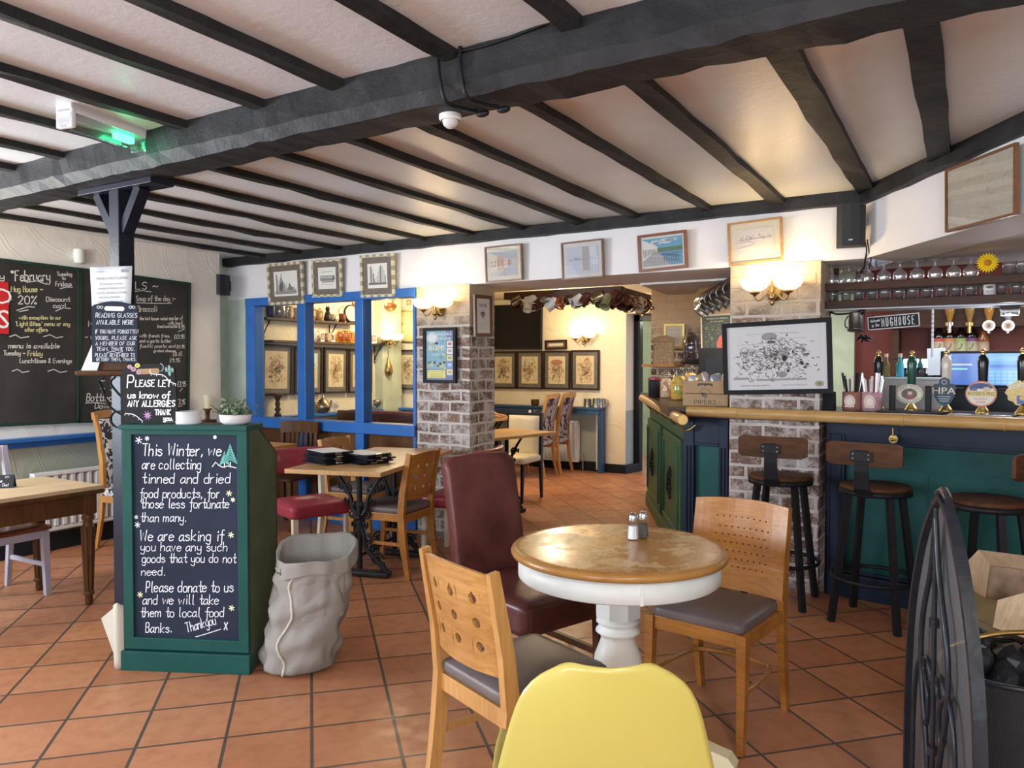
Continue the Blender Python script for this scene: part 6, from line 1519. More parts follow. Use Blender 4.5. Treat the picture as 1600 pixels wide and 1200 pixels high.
def art_wifi(g, w, h, y):
    rect(g, -w/2, -h/2, w/2, h/2, (.74, .72, .70), y); D = (.08, .07, .06)
    letters(g, 'Wifi', 0, .30*h, .17*h, D, 'C', y-.0006, 0, 1, .58*w); letters(g, 'is free', 0, .17*h, .06*h, (.4, .38, .36), 'C', y-.0006)
    for k, r_ in enumerate((.05, .10, .15)): ell(g, 0, -.06*h, r_*w*1.5, r_*w*1.5, D, y-.0006, .012, .8, 2.34, 10)
    ell(g, 0, -.06*h, .02*w*1.5, .02*w*1.5, D, y-.0006)
    for k in range(4): stroke(g, [(-.3*w, (-.22-.05*k)*h), (.3*w, (-.22-.05*k)*h)], .003, (.5, .48, .46), y-.0006)
frame_thing('framed_notice', 'brown framed Wifi notice on the side of the brick pillar', 'notice', ((738.5, 460.5), (766.5, 462.5), (766, 526), (739.5, 525.5)), lambda x, y: gx(x, y, -3.555), .028, .022, BRFR, None, art_wifi, 0, 0, None, False)
# television and the prints on the far wall
X, W_, H_ = plate(*[gy(x, y, 9.60) for x, y in ((763, 477), (845, 475), (846.5, 546), (763, 546.5))]); t = thing('television', 'black television high on the far wall of the back room', 'television', mat=X); MB().box((0, .02, 0), (W_, .05, H_), None, .006).box((0, .06, 0), (.3, .06, .3)).build('case', SKIRT, t); MB().box((0, -.007, .006), (W_-.03, .004, H_-.04)).build('screen', paint('switched_off_screen', (.006, .006, .007), .12, .1, 3, 0), t)
BP = lambda x, y: gy(x, y, 9.68)
def art_small(g, w, h, y): rect(g, -w/2, -h/2, w/2, h/2, (.20, .14, .10), y); rect(g, -.40*w, -.25*h, .40*w, .25*h, (.62, .58, .5), y-.0005)
frame_thing('framed_plaque', 'little dark framed plaque between the television and the wall lamp', 'plaque', ((852, 532), (886, 530.5), (886, 545.5), (852.5, 546.5)), BP, .03, .025, DKFR, None, art_small, 0, 0, None, False)
PM_ = (.11, .10, .085)
for c, s_, lab in ((((767, 549), (807.5, 549), (807.5, 607.5), (767, 607)), 11, 'beside the brick pillar'), (((808.5, 548.5), (848.5, 548.5), (848.5, 608), (808.5, 607.5)), 12, 'second from the brick pillar'), (((850, 548), (891.5, 548), (891.5, 609), (850, 608)), 13, 'of a dark brown haunch, third from the pillar'), (((893, 547), (937, 547), (937, 609.5), (893, 609)), 14, 'with shelves of jars, nearest the door')):
    frame_thing('framed_print', 'dark framed print on the far wall, ' + lab, 'picture', c, BP, .025, .025, DKFR, (.055, PM_), art_print(s_, 'map'), 0, 0, None, False)
LP = lambda x, y: gx(x, y, -6.33)
for c, s_, lab in ((((404, 536), (455, 540), (456, 617), (404, 618.5)), 21, 'leftmost of four'), (((459, 540.5), (502, 543), (502, 615.5), (459.5, 616.5)), 22, 'with green reeds, second of four'), (((504.5, 542), (541.5, 545), (542, 613.5), (505, 615)), 23, 'with a bunch of hops, third of four'), (((543, 544.5), (579, 547), (580, 613), (543.5, 614.5)), 24, 'fourth and next to the green pilaster')):
    frame_thing('framed_print', 'dark framed print seen through the blue window, ' + lab, 'picture', c, LP, .022, .025, DKFR, (.05, PM_), art_print(s_, 'map'), 0, 0, None, False)
NP = lambda x, y: gy(x, y, 7.63)
frame_thing('framed_print', 'dark framed print just left of the brick pillar seen through the blue window', 'picture', ((621.5, 546.5), (655, 546.5), (655, 609), (622, 608.5)), NP, .022, .025, DKFR, (.045, PM_), art_print(25, 'map'), 0, 0, None, False)
def art_yel(g, w, h, y):
    rect(g, -w/2, -h/2, w/2, h/2, (.50, .46, .22), y); rect(g, -.30*w, -.30*h, .30*w, .30*h, (.60, .54, .30), y-.0005); rect(g, -.28*w, .02*h, -.12*w, .12*h, (.58, .28, .08), y-.001)
    r = random.Random(2)
    for k in range(20): x = r.uniform(-.1, .25)*w; z = r.uniform(-.2, .2)*h; stroke(g, [(x, z), (x+.05*w, z+.02*h)], .006, (.34, .30, .16), y-.001)
frame_thing('framed_painting', 'pale yellow picture above the shelf lamp behind the blue window', 'picture', ((614, 484), (658, 487), (658, 535), (614, 533)), NP, .012, .02, metal('gilt', (.72, .58, .20), .35), None, art_yel, 0, 0, None, False)

# ------------------------------------------------------------------ wall lamps
BOWL = None
def m_bowl():
    t = NT('lit_glass_bowl'); t.set(Base_Color=(.85, .80, .68), Roughness=.35, Emission_Color=(1, .80, .48), Emission_Strength=1.1, Transmission_Weight=0.0); return t.m
BOWL = m_bowl(); BULB = glow('bulb', (1, .80, .45), 14); ANTB = metal('antique_brass', (.40, .28, .12), .35)
def sconce(label, loc, rz, power, sep=.105, r=.098):
    t = thing('wall_lamp', label, 'lamp', loc, rz)      # local -y is out of the wall
    m = MB(); m.lathe([(0, -.03), (.02, -.032), (.045, -.02), (.05, -.008), (.05, 0)], 20, (0, 0, 0), 0, True, None, 0, 2*math.pi, M.Rotation(math.pi/2, 4, 'X').inverted() if False else M(((1, 0, 0, 0), (0, 0, 1, 0), (0, 1, 0, 0), (0, 0, 0, 1))))
    m.tube([(0, -.03, 0), (0, -.075, -.02)], .012).sphere((0, -.08, -.025), .024).lathe([(.0, -.06), (.012, -.05), (.018, -.03), (.008, -.02)], 14, (0, -.08, -.025)).lathe([(.008, 0), (.014, .03), (.007, .06), (.010, .075), (0, .09)], 14, (0, -.08, 0))
    for s_ in (-1, 1):
        m.tube(curve2([(0, -.08, -.02), (s_*.03, -.085, .0), (s_*.055, -.09, -.03), (s_*.085, -.10, -.045), (s_*sep, -.11, -.02), (s_*sep, -.11, .0)], 5), .007, 8)
        m.lathe([(.008, -.02), (.012, -.01), (.030, .0), (.034, .008), (.02, .014)], 16, (s_*sep, -.11, 0))
    m.build('bracket', ANTB, t)
    for s_ in (-1, 1):
        c = (s_*sep, -.11, .014)
        b = MB().lathe([(.02, 0), (.05, .006), (.078, .025), (r*.95, .055), (r, .078), (r*.97, .078), (r*.9, .055), (.074, .029), (.048, .011), (.018, .006)], 32, c).build('shade', BOWL, t)
        MB().sphere((c[0], c[1], .07), .024, 12, 8).build('bulb', BULB, b)
        a_ = rad(rz); lx = loc[0]+c[0]*math.cos(a_)-c[1]*math.sin(a_); ly = loc[1]+c[0]*math.sin(a_)+c[1]*math.cos(a_)
        point('bulb_light', (lx, ly, loc[2]+.13), power, WARM, .03)
    return t
sconce('double glass bowl wall lamp on the whitewashed pillar above the cartoon', (-1.115, 5.232, 1.965), 0, 2.4)
sconce('double glass bowl wall lamp on the brick pillar above the RUM poster', (-3.865, 5.232, 1.955), 0, 1.6, .10, .095)
sconce('double glass bowl wall lamp on the far wall by the back door', (gy(915, 530, 9.69).x, 9.695, 1.85), 0, 2.4)
sconce('double glass bowl wall lamp behind the blue window by the pale yellow picture', (-6.215, gx(613, 530, -6.1).y, 1.78), 90, 1.1, .095, .085)
t = thing('wall_light', 'small white cylinder wall light above the chalkboards', 'lamp', (-6.348, gx(118, 400, -6.35).y, gx(118, 400, -6.35).z)); MB().cyl((.05, 0, -.05), (.05, 0, .05), .042, None, 20).sphere((.05, 0, -.05), .042, 16, 8, 0, None, (1, 1, .5)).box((.01, 0, 0), (.02, .05, .06)).build('body', WHITEWOOD, t)

# ------------------------------------------------------------------ speakers
def speaker(label, loc, rz, w_, h_, d_, M_):
    t = thing('speaker', label, 'speaker', loc, rz)
    m = MB(); pr = [(-w_/2, 0), (-w_/2, -d_*.55), (-w_*.3, -d_*.9), (0, -d_), (w_*.3, -d_*.9), (w_/2, -d_*.55), (w_/2, 0)]
    m.ext([(x, y, -h_/2) for x, y in pr], (0, 0, h_)); m.build('cabinet', M_, t)
    MB().box((0, .03, 0), (.04, .07, .06)).box((0, .062, 0), (.07, .012, .10)).build('bracket', STEEL, t)
    m = MB(); rect(m, -.012, -h_*.38, .012, -h_*.35, (.6, .6, .6), -d_-.001); m.build('badge', INK, t, False); return t
SPK = paint('charcoal_speaker', (.035, .037, .038), .5, .05)
q = gy(1330, 356, 5.18); speaker('charcoal speaker on the header corner above the bar', (q.x, 5.18, q.z), 6, .165, .25, .12, SPK)
q = gy(349, 446, 5.0); speaker('small black speaker in the corner by the chalkboards', (q.x-.02, 5.02, q.z), 14, .15, .20, .13, SKIRT)
t = thing('speaker_cable', 'thin black cables hanging below the charcoal speaker', 'cable'); m = MB()
m.tube(curve2([gy(1350, 372, 5.2), gy(1354, 390, 5.2), gy(1352, 405, 5.25), gy(1350, 418, 5.35), gy(1344, 425, 5.4)], 6), .005, 6).tube(curve2([gy(1355, 374, 5.2), gy(1358, 395, 5.21), gy(1361, 405, 5.25), gy(1358, 418, 5.4)], 6), .004, 6); m.build('cable', STEEL, t)

# ------------------------------------------------------------------ chalkboards on the left wall
WP = lambda x, y: gx(x, y, -6.335)
DGF = paint('green_board_edge', (.02, .05, .035), .5)
def wall_board(name, label, corners):
    X, W_, H_ = plate(*[WP(*c) for c in corners]); t = thing(name, label, 'chalkboard', mat=X)
    MB().box((0, .0, 0), (W_, .014, H_)).build('board', paint('charcoal_chalkboard', (.042, .040, .040), .6, .35, 2.5, .05), t)
    m = MB()
    for a in ((0, H_/2, W_+.02, .025), (0, -H_/2, W_+.02, .025)): m.box((a[0], -.004, a[1]), (a[2], .024, a[3]), None, .003)
    for x in (-W_/2, W_/2): m.box((x, -.004, 0), (.02, .024, H_), None, .003)
    m.build('edge', DGF, t); return t, X @ M.Translation(V((0, -.007, 0)))
t, PLm = wall_board('menu_chalkboard', 'left half of the long wall chalkboard, headed February', ((-40, 401), (121.5, 421), (122, 658), (-40, 666.5)))
m = MB(); CW = (.72, .72, .70); CY = (.72, .70, .38)
for a in (('y', 0, 436, 9, 9, CW), ('February', 24, 439, 80, 16, CW), ('Tuesday', 89, 431, 113, 6, CW), ('to', 97, 437, 103, 5, CW), ('Fridays', 87, 447, 113, 7, CW), ('Mug House ~', 17, 456, 68, 9, CY), ('r 20%', 13, 475, 60, 13, CW), ('Discount', 72, 471, 110, 7, CW), ('card', 83, 481, 104, 7, CW), ('with exception to our', 30, 499, 96, 6, CY), ("'Light Bites' menu or any", 24, 509, 110, 6.5, CY), ('other offers', 39, 518, 75, 6, CY), ('menu is available', 13, 544, 94, 8, CW), ('Tuesday ~', 5, 555, 40, 7, CW), ('Friday', 43, 556, 67, 8, CY), ('Lunchtimes & Evenings', 31, 567, 113, 7, CW)):
    boardline(m, PLm, *a[:5], a[5], -.002, .0034+a[4]*.00035)
ell(m, *uv_of(PLm, 19, 425), .012, .012, CW, -.002)
for pts in ([(42, 441), (58, 439), (72, 444), (78, 443)], [(26, 485), (44, 479), (54, 480)], [(30, 487), (44, 484)], [(15, 526), (24, 523), (32, 528), (45, 526)], [(68, 526), (78, 523), (88, 528), (98, 526)], [(19, 580), (27, 577), (35, 582), (45, 580)], [(75, 580), (84, 577), (94, 582), (104, 580)], [(87, 486), (98, 481), (110, 482)], [(94, 451), (106, 448), (113, 449)]):
    stroke(m, L2(PLm, pts), .007, CW, -.002)
m.build('writing', INK, t, False, 0, 0, (0, -.0062, 0))
t, PLm = wall_board('menu_chalkboard', 'right half of the long wall chalkboard, listing specials and prices', ((124.5, 421.5), (295, 443), (294, 653), (124.5, 658)))
m = MB()
for a in (('SPECIALS ~', 152, 452, 250, 12, CW), ('Soup of the day :~', 213, 470, 275, 8, CW), ('Broccoli', 215, 487, 246, 9, CW), ('the hot house salad', 218, 500, 262, 5, CW), ('(can be vf)', 262, 500, 287, 6, CW), ('with bowl', 262, 507, 286, 5, CW), ('bread and butter', 246, 512, 278, 5, CW), ('8.95', 279, 513, 289, 5, CW), ('with french fries,', 218, 527, 266, 5, CW), ('£13.95', 272, 529, 289, 6, CW), ('and a garlic butter', 218, 535, 268, 5, CW), ('fusilli pasta and', 218, 543, 275, 5, CW), ('£11.95', 276, 544, 289, 5, CW), ('grated cheese', 240, 550, 275, 4, CW), ('£8.45', 270, 556, 285, 6, CW), ('£9.95', 265, 566, 282, 6, CW), ('£3.95', 277, 604, 291, 8, CW), ('£3.95', 276, 632, 290, 8, CW), ('Mug', 138, 510, 160, 9, CY), ('~ with', 133, 530, 158, 8, CW), ('~ 2', 156, 598, 180, 8, CW), ('~ 3', 156, 610, 180, 8, CW), ('Bottled Drinks', 135, 627, 215, 12, CW), ('Down Gin', 148, 638, 196, 8, CW)):
    boardline(m, PLm, *a[:5], a[5], -.002, .0032+a[4]*.00035)
for pts in ([(205, 456), (222, 454), (236, 456)], [(133, 630), (150, 629), (165, 631)], [(213, 473), (240, 474), (268, 474)], [(278, 518), (284, 516), (288, 514)], [(281, 611), (285, 607)], [(276, 636), (284, 634)]): stroke(m, L2(PLm, pts), .006, CW, -.002)
m.build('writing', INK, t, False, 0, 0, (0, -.0062, 0))
X, W_, H_ = plate(*[gx(x, y, -6.315) for x, y in ((-14, 439), (11.5, 441), (15, 522.5), (-14, 521))]); t = thing('red_sign', 'red sign cut by the picture edge, hung on the left chalkboard', 'sign', mat=X); MB().box((0, 0, 0), (W_, .012, H_), None, .003).build('board', paint('signal_red', (.55, .025, .03), .35, .05, 4, .03), t)
m = MB(); letters(m, 'D', W_*.22, H_*.22, .17, (.85, .85, .85), 'C', -.008); letters(m, 'S', W_*.18, -H_*.22, .20, (.85, .85, .85), 'C', -.008); m.build('lettering', INK, t, False)

# ------------------------------------------------------------------ boards and papers at the post
PP = (PX+.0, PY-.05)
def onpost(off): return lambda x, y: gl(x, y, (PX-off*FW.x/1.0, PY-off*FW.y), 31.1)
X, W_, H_ = plate(*[onpost(.085)(x, y) for x, y in ((145, 416.5), (213, 417), (205, 495), (140, 500))]); t = thing('notice_sheet', 'white allergen notice pinned to the black post', 'notice', mat=X)
m = MB(); m.grid(6, 8, lambda u, v: V(((u-.5)*W_*(1-.10*(1-v))-.01*(1-v), .004*math.sin(u*5), (v-.5)*H_))); o = m.build('sheet', PAPER, t, True, .001)
m = MB(); D = (.16, .16, .18); letters(m, 'PLEASE ASK US ABOUT ALLERGENS', 0, H_*.275, .018, D, 'C', -.007, 0, 1, W_*.80)
for i, s_ in enumerate(('We serve guests in environment', 'containing the 14 allergens on site of', 'some of the ingredients including:', 'celery, cereals containing gluten,', 'crustaceans, eggs, fish, lupin, milk,', 'molluscs, mustard, nuts, peanuts')): letters(m, s_, -.004*i, H_*(.17-.085*i), .016, D, 'C', -.007, 0, 1, W_*(.55, .66, .78, .5, .66, .66)[i])
rect(m, W_*.24, H_*.38, W_*.42, H_*.44, (.25, .27, .32), -.007); letters(m, 'at this table', -W_*.30, H_*.41, .012, D, 'C', -.007); m.build('print', INK, t, False)
# bracket shelf on the post
zs = gl(150, 585, (PX-.22*FW.x, PY-.22*FW.y), 31.1).z
opl = (PX-.22*FW.x, PY-.22*FW.y); s0, s1 = gl(117, 583, opl, 31.1), gl(197, 583, opl, 31.1); zs = s0.z; s1.z = zs; fu = (s1-s0).normalized(); t = thing('bracket_shelf', 'small dark wooden shelf on a scrolled iron bracket at the black post', 'shelf', mat=basis((s0+s1)/2, fu, V((-fu.y, fu.x, 0)), V((0, 0, 1)))); Ws = (s1-s0).length
MB().box((0, .075, 0), (Ws, .16, .024), None, .010).build('shelf', WALNUT, t)
m = MB(); y = .08; x1 = Ws/2-.035
m.bar([(x1, y, -.012), (x1, y, -.285)], .03, .012, (0, 1, 0)).box((x1, .10, -.14), (.03, .12, .26)).box((x1-.02, .135, .006), (.06, .05, .012)).bar([(x1, y, -.014), (-Ws/2+.06, y, -.014)], .03, .008, (0, 1, 0))
m.bar(curve2([(-Ws/2+.10, y, -.02), (-Ws/2+.075, y, -.04), (-Ws/2+.09, y, -.075), (x1-.09, y, -.17), (x1-.01, y, -.225), (x1, y, -.26)], 5), .016, .006, (0, 1, 0))
m.bar(curve2([(x1-.06, y, -.02), (x1-.085, y, -.05), (x1-.05, y, -.10), (x1-.01, y, -.14)], 5), .016, .006, (0, 1, 0))
m.bar([(x1-.045+.042*math.cos(a_*.33), y, -.235+.042*math.sin(a_*.33)) for a_ in range(20)], .016, .006, (0, 1, 0), 0, True)
m.build('bracket', STEEL, t)
for z in (-.09, -.2): MB().sphere((x1-.0, y-.018, z), .006, 8, 6).build('screw', BOLT, t)
pl = lambda x, y: gl(x, y, (s0.x+.035*fu.y*0-fu.y*.035, s0.y+fu.x*.035), math.degrees(math.atan2(fu.y, fu.x)))
zb = pl(180, 566).z
t, PLm, W_, H_ = round_board('slate_board', 'blue black slate about reading glasses standing on the bracket shelf', 'sign', ((145.5, 470), (219, 472), (213.5, 567), (145, 566)), pl, paint('blue_slate', (.018, .026, .045), .6, .2, 3, .05), .17, .012, 'w', .03)
m = MB()
for a in (('Reading Glasses', 150, 496, 216, 6.8), ('Available Here', 151, 507, 210, 6.8), ('If You Have Forgotten', 149, 521, 217, 5.8), ('Yours, Please Ask', 149, 531, 215, 5.8), ('A Member of Our', 150, 539.5, 212, 5.8), ('Team. Thank You.', 151, 548, 211, 5.8), ('Please Remember To', 149, 557.5, 212, 5.4), ('Return Them, Thanks.', 151, 564, 214, 5)):
    boardline(m, PLm, a[0].upper(), *a[1:], (.80, .84, .90), -.002, a[4]*.00036)
for c in ((154, 480), (159, 480), (204, 480), (209, 480)): ell(m, *uv_of(PLm, *c), .007, .006, (.8, .84, .9), -.002, .0025)
stroke(m, L2(PLm, [(168, 550.5), (178, 549), (182, 551), (192, 549.5)]), .002, (.8, .84, .9), -.002)
m.build('writing', INK, t, False, 0, 0, (0, -.0062, 0))
MB_w = MB(); t = thing('wooden_block', 'brown wooden block under the reading glasses slate on the bracket shelf', 'block', mat=basis((s0+s1)/2+V((-fu.y, fu.x, 0))*.085+V((0, 0, .0125)), fu, V((-fu.y, fu.x, 0)), V((0, 0, 1)))); MB().box((.03, 0, .022), (Ws*.62, .07, .044), None, .003).build('block', WALNUT, t)
t = thing('paper_card', 'white card leaning at the left end of the bracket shelf', 'card', mat=basis(s0.lerp(s1, .23)+V((-fu.y, fu.x, 0))*.03+V((0, 0, .0125)), fu, V((-fu.y, fu.x, 0)), V((0, 0, 1)))); MB().ext([(-.045, 0, .0), (.035, 0, 0), (.055, 0, .06), (.045, 0, .065), (.05, 0, .13), (.012, 0, .13)], (0, .003, 0)).build('card', PAPER, t)
# allergies board and the things on the cabinet
CB = CS.matrix_world; cpl = lambda off: (lambda x, y: hit(x, y, CB @ V((0, off, 0)), CB.to_3x3() @ V((0, 1, 0))))
t, PLm, W_, H_ = round_board('slate_board', 'black slate asking about allergies with painted cactus, standing on the cabinet', 'sign', ((194.5, 572), (276.5, 565), (277, 659.5), (194.5, 660)), cpl(.07), paint('black_slate', (.012, .012, .014), .55, .2, 3, .05), .14, .012, True, .03)
m = MB()
for a in (('P', 199, 606, 213, 19), ('LEASE LET', 212, 604, 268, 10), ('us know of', 200, 622, 267, 10), ('ANY ALLERGIES', 200, 635, 275, 9), ('THANK', 242, 648, 268, 8), ('you.', 256, 657, 271, 7)): boardline(m, PLm, *a, (.84, .86, .92), -.002, .0062)
for px, py, c, r_ in ((203, 573, (.42, .28, .32), .013), (209, 577, (.45, .22, .32), .014), (215, 571, (.62, .60, .12), .014), (217, 582, (.42, .28, .34), .013)): ell(m, *uv_of(PLm, px, py), r_, r_*.8, c, -.002); ell(m, *uv_of(PLm, px, py), r_*.3, r_*.3, (.15, .08, .1), -.0024)
x_, z_ = uv_of(PLm, 265, 579)
for dx, dz, ww, hh in ((0, 0, .008, .028), (-.016, .006, .006, .012), (.016, .002, .006, .012)): ell(m, x_+dx, z_+dz, ww, hh, (.18, .38, .33), -.002)
rect(m, x_-.014, z_-.004, x_+.014, z_+.002, (.18, .38, .33), -.002); ell(m, *uv_of(PLm, 251, 574), .015, .018, (.30, .34, .38), -.002, .004, -1.5, 1.5)
x_, z_ = uv_of(PLm, 231, 649)
for k in range(9): a_ = 2*math.pi*k/9; m.add([(x_+.008*math.cos(a_+.5), -.002, z_+.008*math.sin(a_+.5)), (x_+.026*math.cos(a_), -.002, z_+.026*math.sin(a_)), (x_+.008*math.cos(a_-.5), -.002, z_+.008*math.sin(a_-.5))], [(0, 1, 2)], 0, False, (.46, .22, .42))
ell(m, x_, z_, .011, .011, (.46, .22, .42), -.0022)
for pts in ([(235, 577), (237, 584), (255, 586), (266, 596), (275, 600)], [(196, 646), (210, 648), (223, 658)]):
    q_ = L2(PLm, pts); stroke(m, [(v.x, v.z) for v in curve2([(a, 0, b) for a, b in q_], 4)], .004, (.8, .82, .85), -.002)
    for v in curve2([(a, 0, b) for a, b in q_], 4)[::2]: stroke(m, [(v.x, v.z), (v.x-.003, v.z-.009)], .0025, (.8, .82, .85), -.002)
m.build('writing', INK, t, False, 0, 0, (0, -.0062, 0))
def cabpt(px, py, off): return cpl(off)(px, py)
q = cabpt(295, 661, .10); t = thing('ceramic_pot', 'plain white ceramic pot on the cabinet beside the allergies slate', 'pot', (q.x, q.y, 1.2055)); r_ = .060; MB().lathe([(0, 0), (r_*.98, 0), (r_, .004), (r_, .062), (r_*.95, .062), (r_*.94, .01), (0, .01)], 32).build('pot', paint('white_ceramic', (.70, .70, .70), .3, .04, 60, .04, 200), t)
q = cabpt(368, 660, .09); t = thing('potted_plant', 'small leafy plant in a white bowl on the cabinet corner', 'plant', (q.x, q.y, 1.2055)); MB().lathe([(0, 0), (.055, 0), (.072, .014), (.076, .046), (.072, .05), (.062, .04), (0, .04)], 28).build('bowl', paint('white_ceramic', (.70, .70, .70), .3, .04, 60, .04, 200), t)
m = MB(); r = random.Random(4); LG = paint('plant_leaf', (.22, .29, .16), .55, .45, 30, .05); m2 = MB()
for k in range(46):
    a_ = r.uniform(0, 6.28); e_ = r.uniform(.25, 1.35); l_ = r.uniform(.05, .115); d_ = V((math.cos(a_)*math.cos(e_)*1.15, math.sin(a_)*math.cos(e_), math.sin(e_)*.9)); p0_ = V((.02*math.cos(a_), .02*math.sin(a_), .03)); p1_ = p0_+d_*l_
    m2.tube([p0_, p1_], .0013, 4)
    for j in range(7):
        c_ = p0_+d_*l_*(.4+.1*j); b_ = V((r.gauss(0, 1), r.gauss(0, 1), r.gauss(.4, 1))).normalized(); n_ = b_.cross(d_).normalized(); L_ = r.uniform(.014, .023)
        m.poly([c_, c_+b_*L_*.5+n_*L_*.3, c_+b_*L_, c_+b_*L_*.5-n_*L_*.3])
m.build('foliage', LG, t, False); m2.build('stems', GREENB, t)
# candle on the dado shelf and dark block behind the cabinet
q = gx(324, 655, -6.29); t = thing('candle_holder', 'cream candle on a turned dark stand in the corner left of the blue window', 'candle holder', (-6.285, q.y, .9255)); zc = gx(324, 638, -6.29).z-.9255; zt = gx(324, 617, -6.29).z-.9255
MB().box((0, 0, .02), (.09, .14, .04), None, .003).lathe([(.03, .04), (.018, .055), (.022, zc-.03), (.045, zc), (0, zc)], 18).build('stand', WALNUT, t); MB().cyl((0, 0, zc), (0, 0, zt), .036, None, 20).build('candle', paint('candle_wax', (.72, .68, .48), .5, .05, 8, .1, 40), t)
# ------------------------------------------------------------------ hanging mugs over the opening
struct(MB().span((-3.72, 6.02, 2.10), (-2.55, 6.10, 2.165)).build('trim_38', SHW), 'dark batten for hanging mugs')
e0_, e1_ = V((-2.58, 6.06, 2.09)), V((-2.92, 7.65, 2.16)); m = MB(); m.bar([e0_+V((0, 0, .045)), e1_+V((0, 0, .045))], .05, .05, (1, 0, 0)); struct(m.build('trim_39', SHW), 'dark batten for hanging mugs')
CRM = paint('cream_glaze', (.70, .62, .44), .3, .08, 12, .05); BRN = paint('brown_glaze', (.10, .030, .015), .25, .2, 12, .05); WHG = paint('white_glaze', (.78, .76, .72), .25, .03); OLV = paint('olive_glaze', (.24, .22, .10), .35, .2, 14, .1)
KINDS = [(BRN, 'dark brown'), (PEW2, 'brown pewter'), (CRM, 'cream'), (CRM, 'cream'), (BRN, 'dark brown'), (PEW, 'pewter'), (WHG, 'white'), (COP, 'copper'), (PEW2, 'brown pewter'), (PEW2, 'brown pewter'), (WHG, 'white'), (BRN, 'dark brown'), (OLV, 'olive'), (PEW2, 'brown pewter'), (OLV, 'olive'), (BRN, 'dark brown')]
ORD = 'first second third fourth fifth sixth seventh eighth ninth tenth eleventh twelfth thirteenth fourteenth fifteenth sixteenth seventeenth'.split()
r = random.Random(21)
for k, (M_, nm) in enumerate(KINDS):
    x = -3.60+1.0*k/15+r.uniform(-.01, .01)
    t = tankard('hanging_mug', '%s mug on the batten behind the header, %s from the brick pillar' % (nm, ORD[k]), M_, r.uniform(.042, .052), r.uniform(.095, .125), (x, 6.05+r.uniform(-.02, .03), 2.075+.02*(k % 2)), (2.2+r.uniform(-.5, .5), r.uniform(-.5, .5), r.uniform(-1.2, 1.0)), 'mugs over the opening')
for k in range(13):
    M_, nm = [(BRN, 'dark brown'), (BRN, 'dark brown'), (PEW2, 'brown pewter'), (COP, 'copper'), (CRM, 'cream'), (PEW2, 'brown pewter'), (PEW2, 'brown pewter'), (CRM, 'cream'), (OLV, 'olive'), (COP, 'copper'), (BRN, 'dark brown'), (PEW2, 'brown pewter'), (BRN, 'dark brown')][k]
    p = e0_.lerp(e1_, (k+.3)/13)
    tankard('hanging_mug', '%s mug on the batten running back along the soffit, %s from the header' % (nm, ORD[k]), M_, r.uniform(.048, .06), r.uniform(.11, .14), (p.x+r.uniform(-.015, .015), p.y, p.z-.01+r.uniform(-.02, .01)), (2.3+r.uniform(-.4, .4), r.uniform(-.4, .4), r.uniform(-.6, .6)), 'mugs along the soffit')

# ------------------------------------------------------------------ shelves behind the blue window
def gxp(px, py, X=-6.28): return gx(px, py, X)
u0, u1 = gxp(417, 494, -6.21), gxp(561, 506, -6.21); l0, l1 = gxp(466, 533, -6.21), gxp(606, 537, -6.21)
SHG = wood('grey_brown_shelf', (.06, .04, .028), (.13, .09, .06), 1, 6, .5, .1)
zu = (u0.z+u1.z)/2; zl = (l0.z+l1.z)/2
for lab, z, y0, y1, br_ in (('upper wooden shelf of ornaments behind the blue window', zu, u0.y, u1.y, (u0.y+.06, u1.y-.35)), ('lower wooden shelf of mugs behind the blue window', zl, l0.y-.35, l1.y, (l0.y+.15, l1.y-.1))):
    t = thing('ornament_shelf', lab, 'shelf', (-6.35, (y0+y1)/2, z)); MB().box((.07, 0, -.012), (.14, y1-y0, .025), None, .003).build('shelf', SHG, t)
    for yb in br_:
        yy = yb-(y0+y1)/2; m = MB(); m.tube([(.006, yy, -.03), (.006, yy, -.24)], .006, 6).tube(curve2([(.01, yy, -.20), (.05, yy, -.12), (.12, yy, -.03)], 5), .006, 6).tube([(.10+.018*math.cos(a_*.5), yy, -.045+.018*math.sin(a_*.5)) for a_ in range(12)], .004, 5).tube([(.02+.016*math.cos(a_*.5), yy, -.21+.016*math.sin(a_*.5)) for a_ in range(12)], .004, 5); m.build('bracket', STEEL, t)
def mug(nm, lab, cat, M_, rr, h, loc, rz=0, grp=None, handle=True, belly=0):
    t = thing(nm, lab, cat, loc, rz, grp); MB().lathe([(0, 0), (rr*.8, 0), (rr*(.95+belly), h*.25), (rr*(1+belly), h*.5), (rr, h*.8), (rr, h), (rr*.9, h), (rr*.88, h*.2), (0, h*.08)], 18).build('cup', M_, t)
    if handle: MB().tube(curve2([(rr*.95, 0, h*.82), (rr*1.6, 0, h*.75), (rr*1.6, 0, h*.35), (rr*.95, 0, h*.2)], 4), rr*.13, 6).build('handle', M_, t)
    return t
NVY = paint('navy_glaze', (.05, .07, .12), .3); AMB = glass('amber_glass_thin', (.95, .78, .42), .5)
BLK = paint('black_glaze', (.015, .015, .016), .25); TAN = paint('tan_glaze', (.45, .28, .13), .4, .3, 20); FIG = paint('figurine_glaze', (.48, .34, .24), .4, .5, 30)
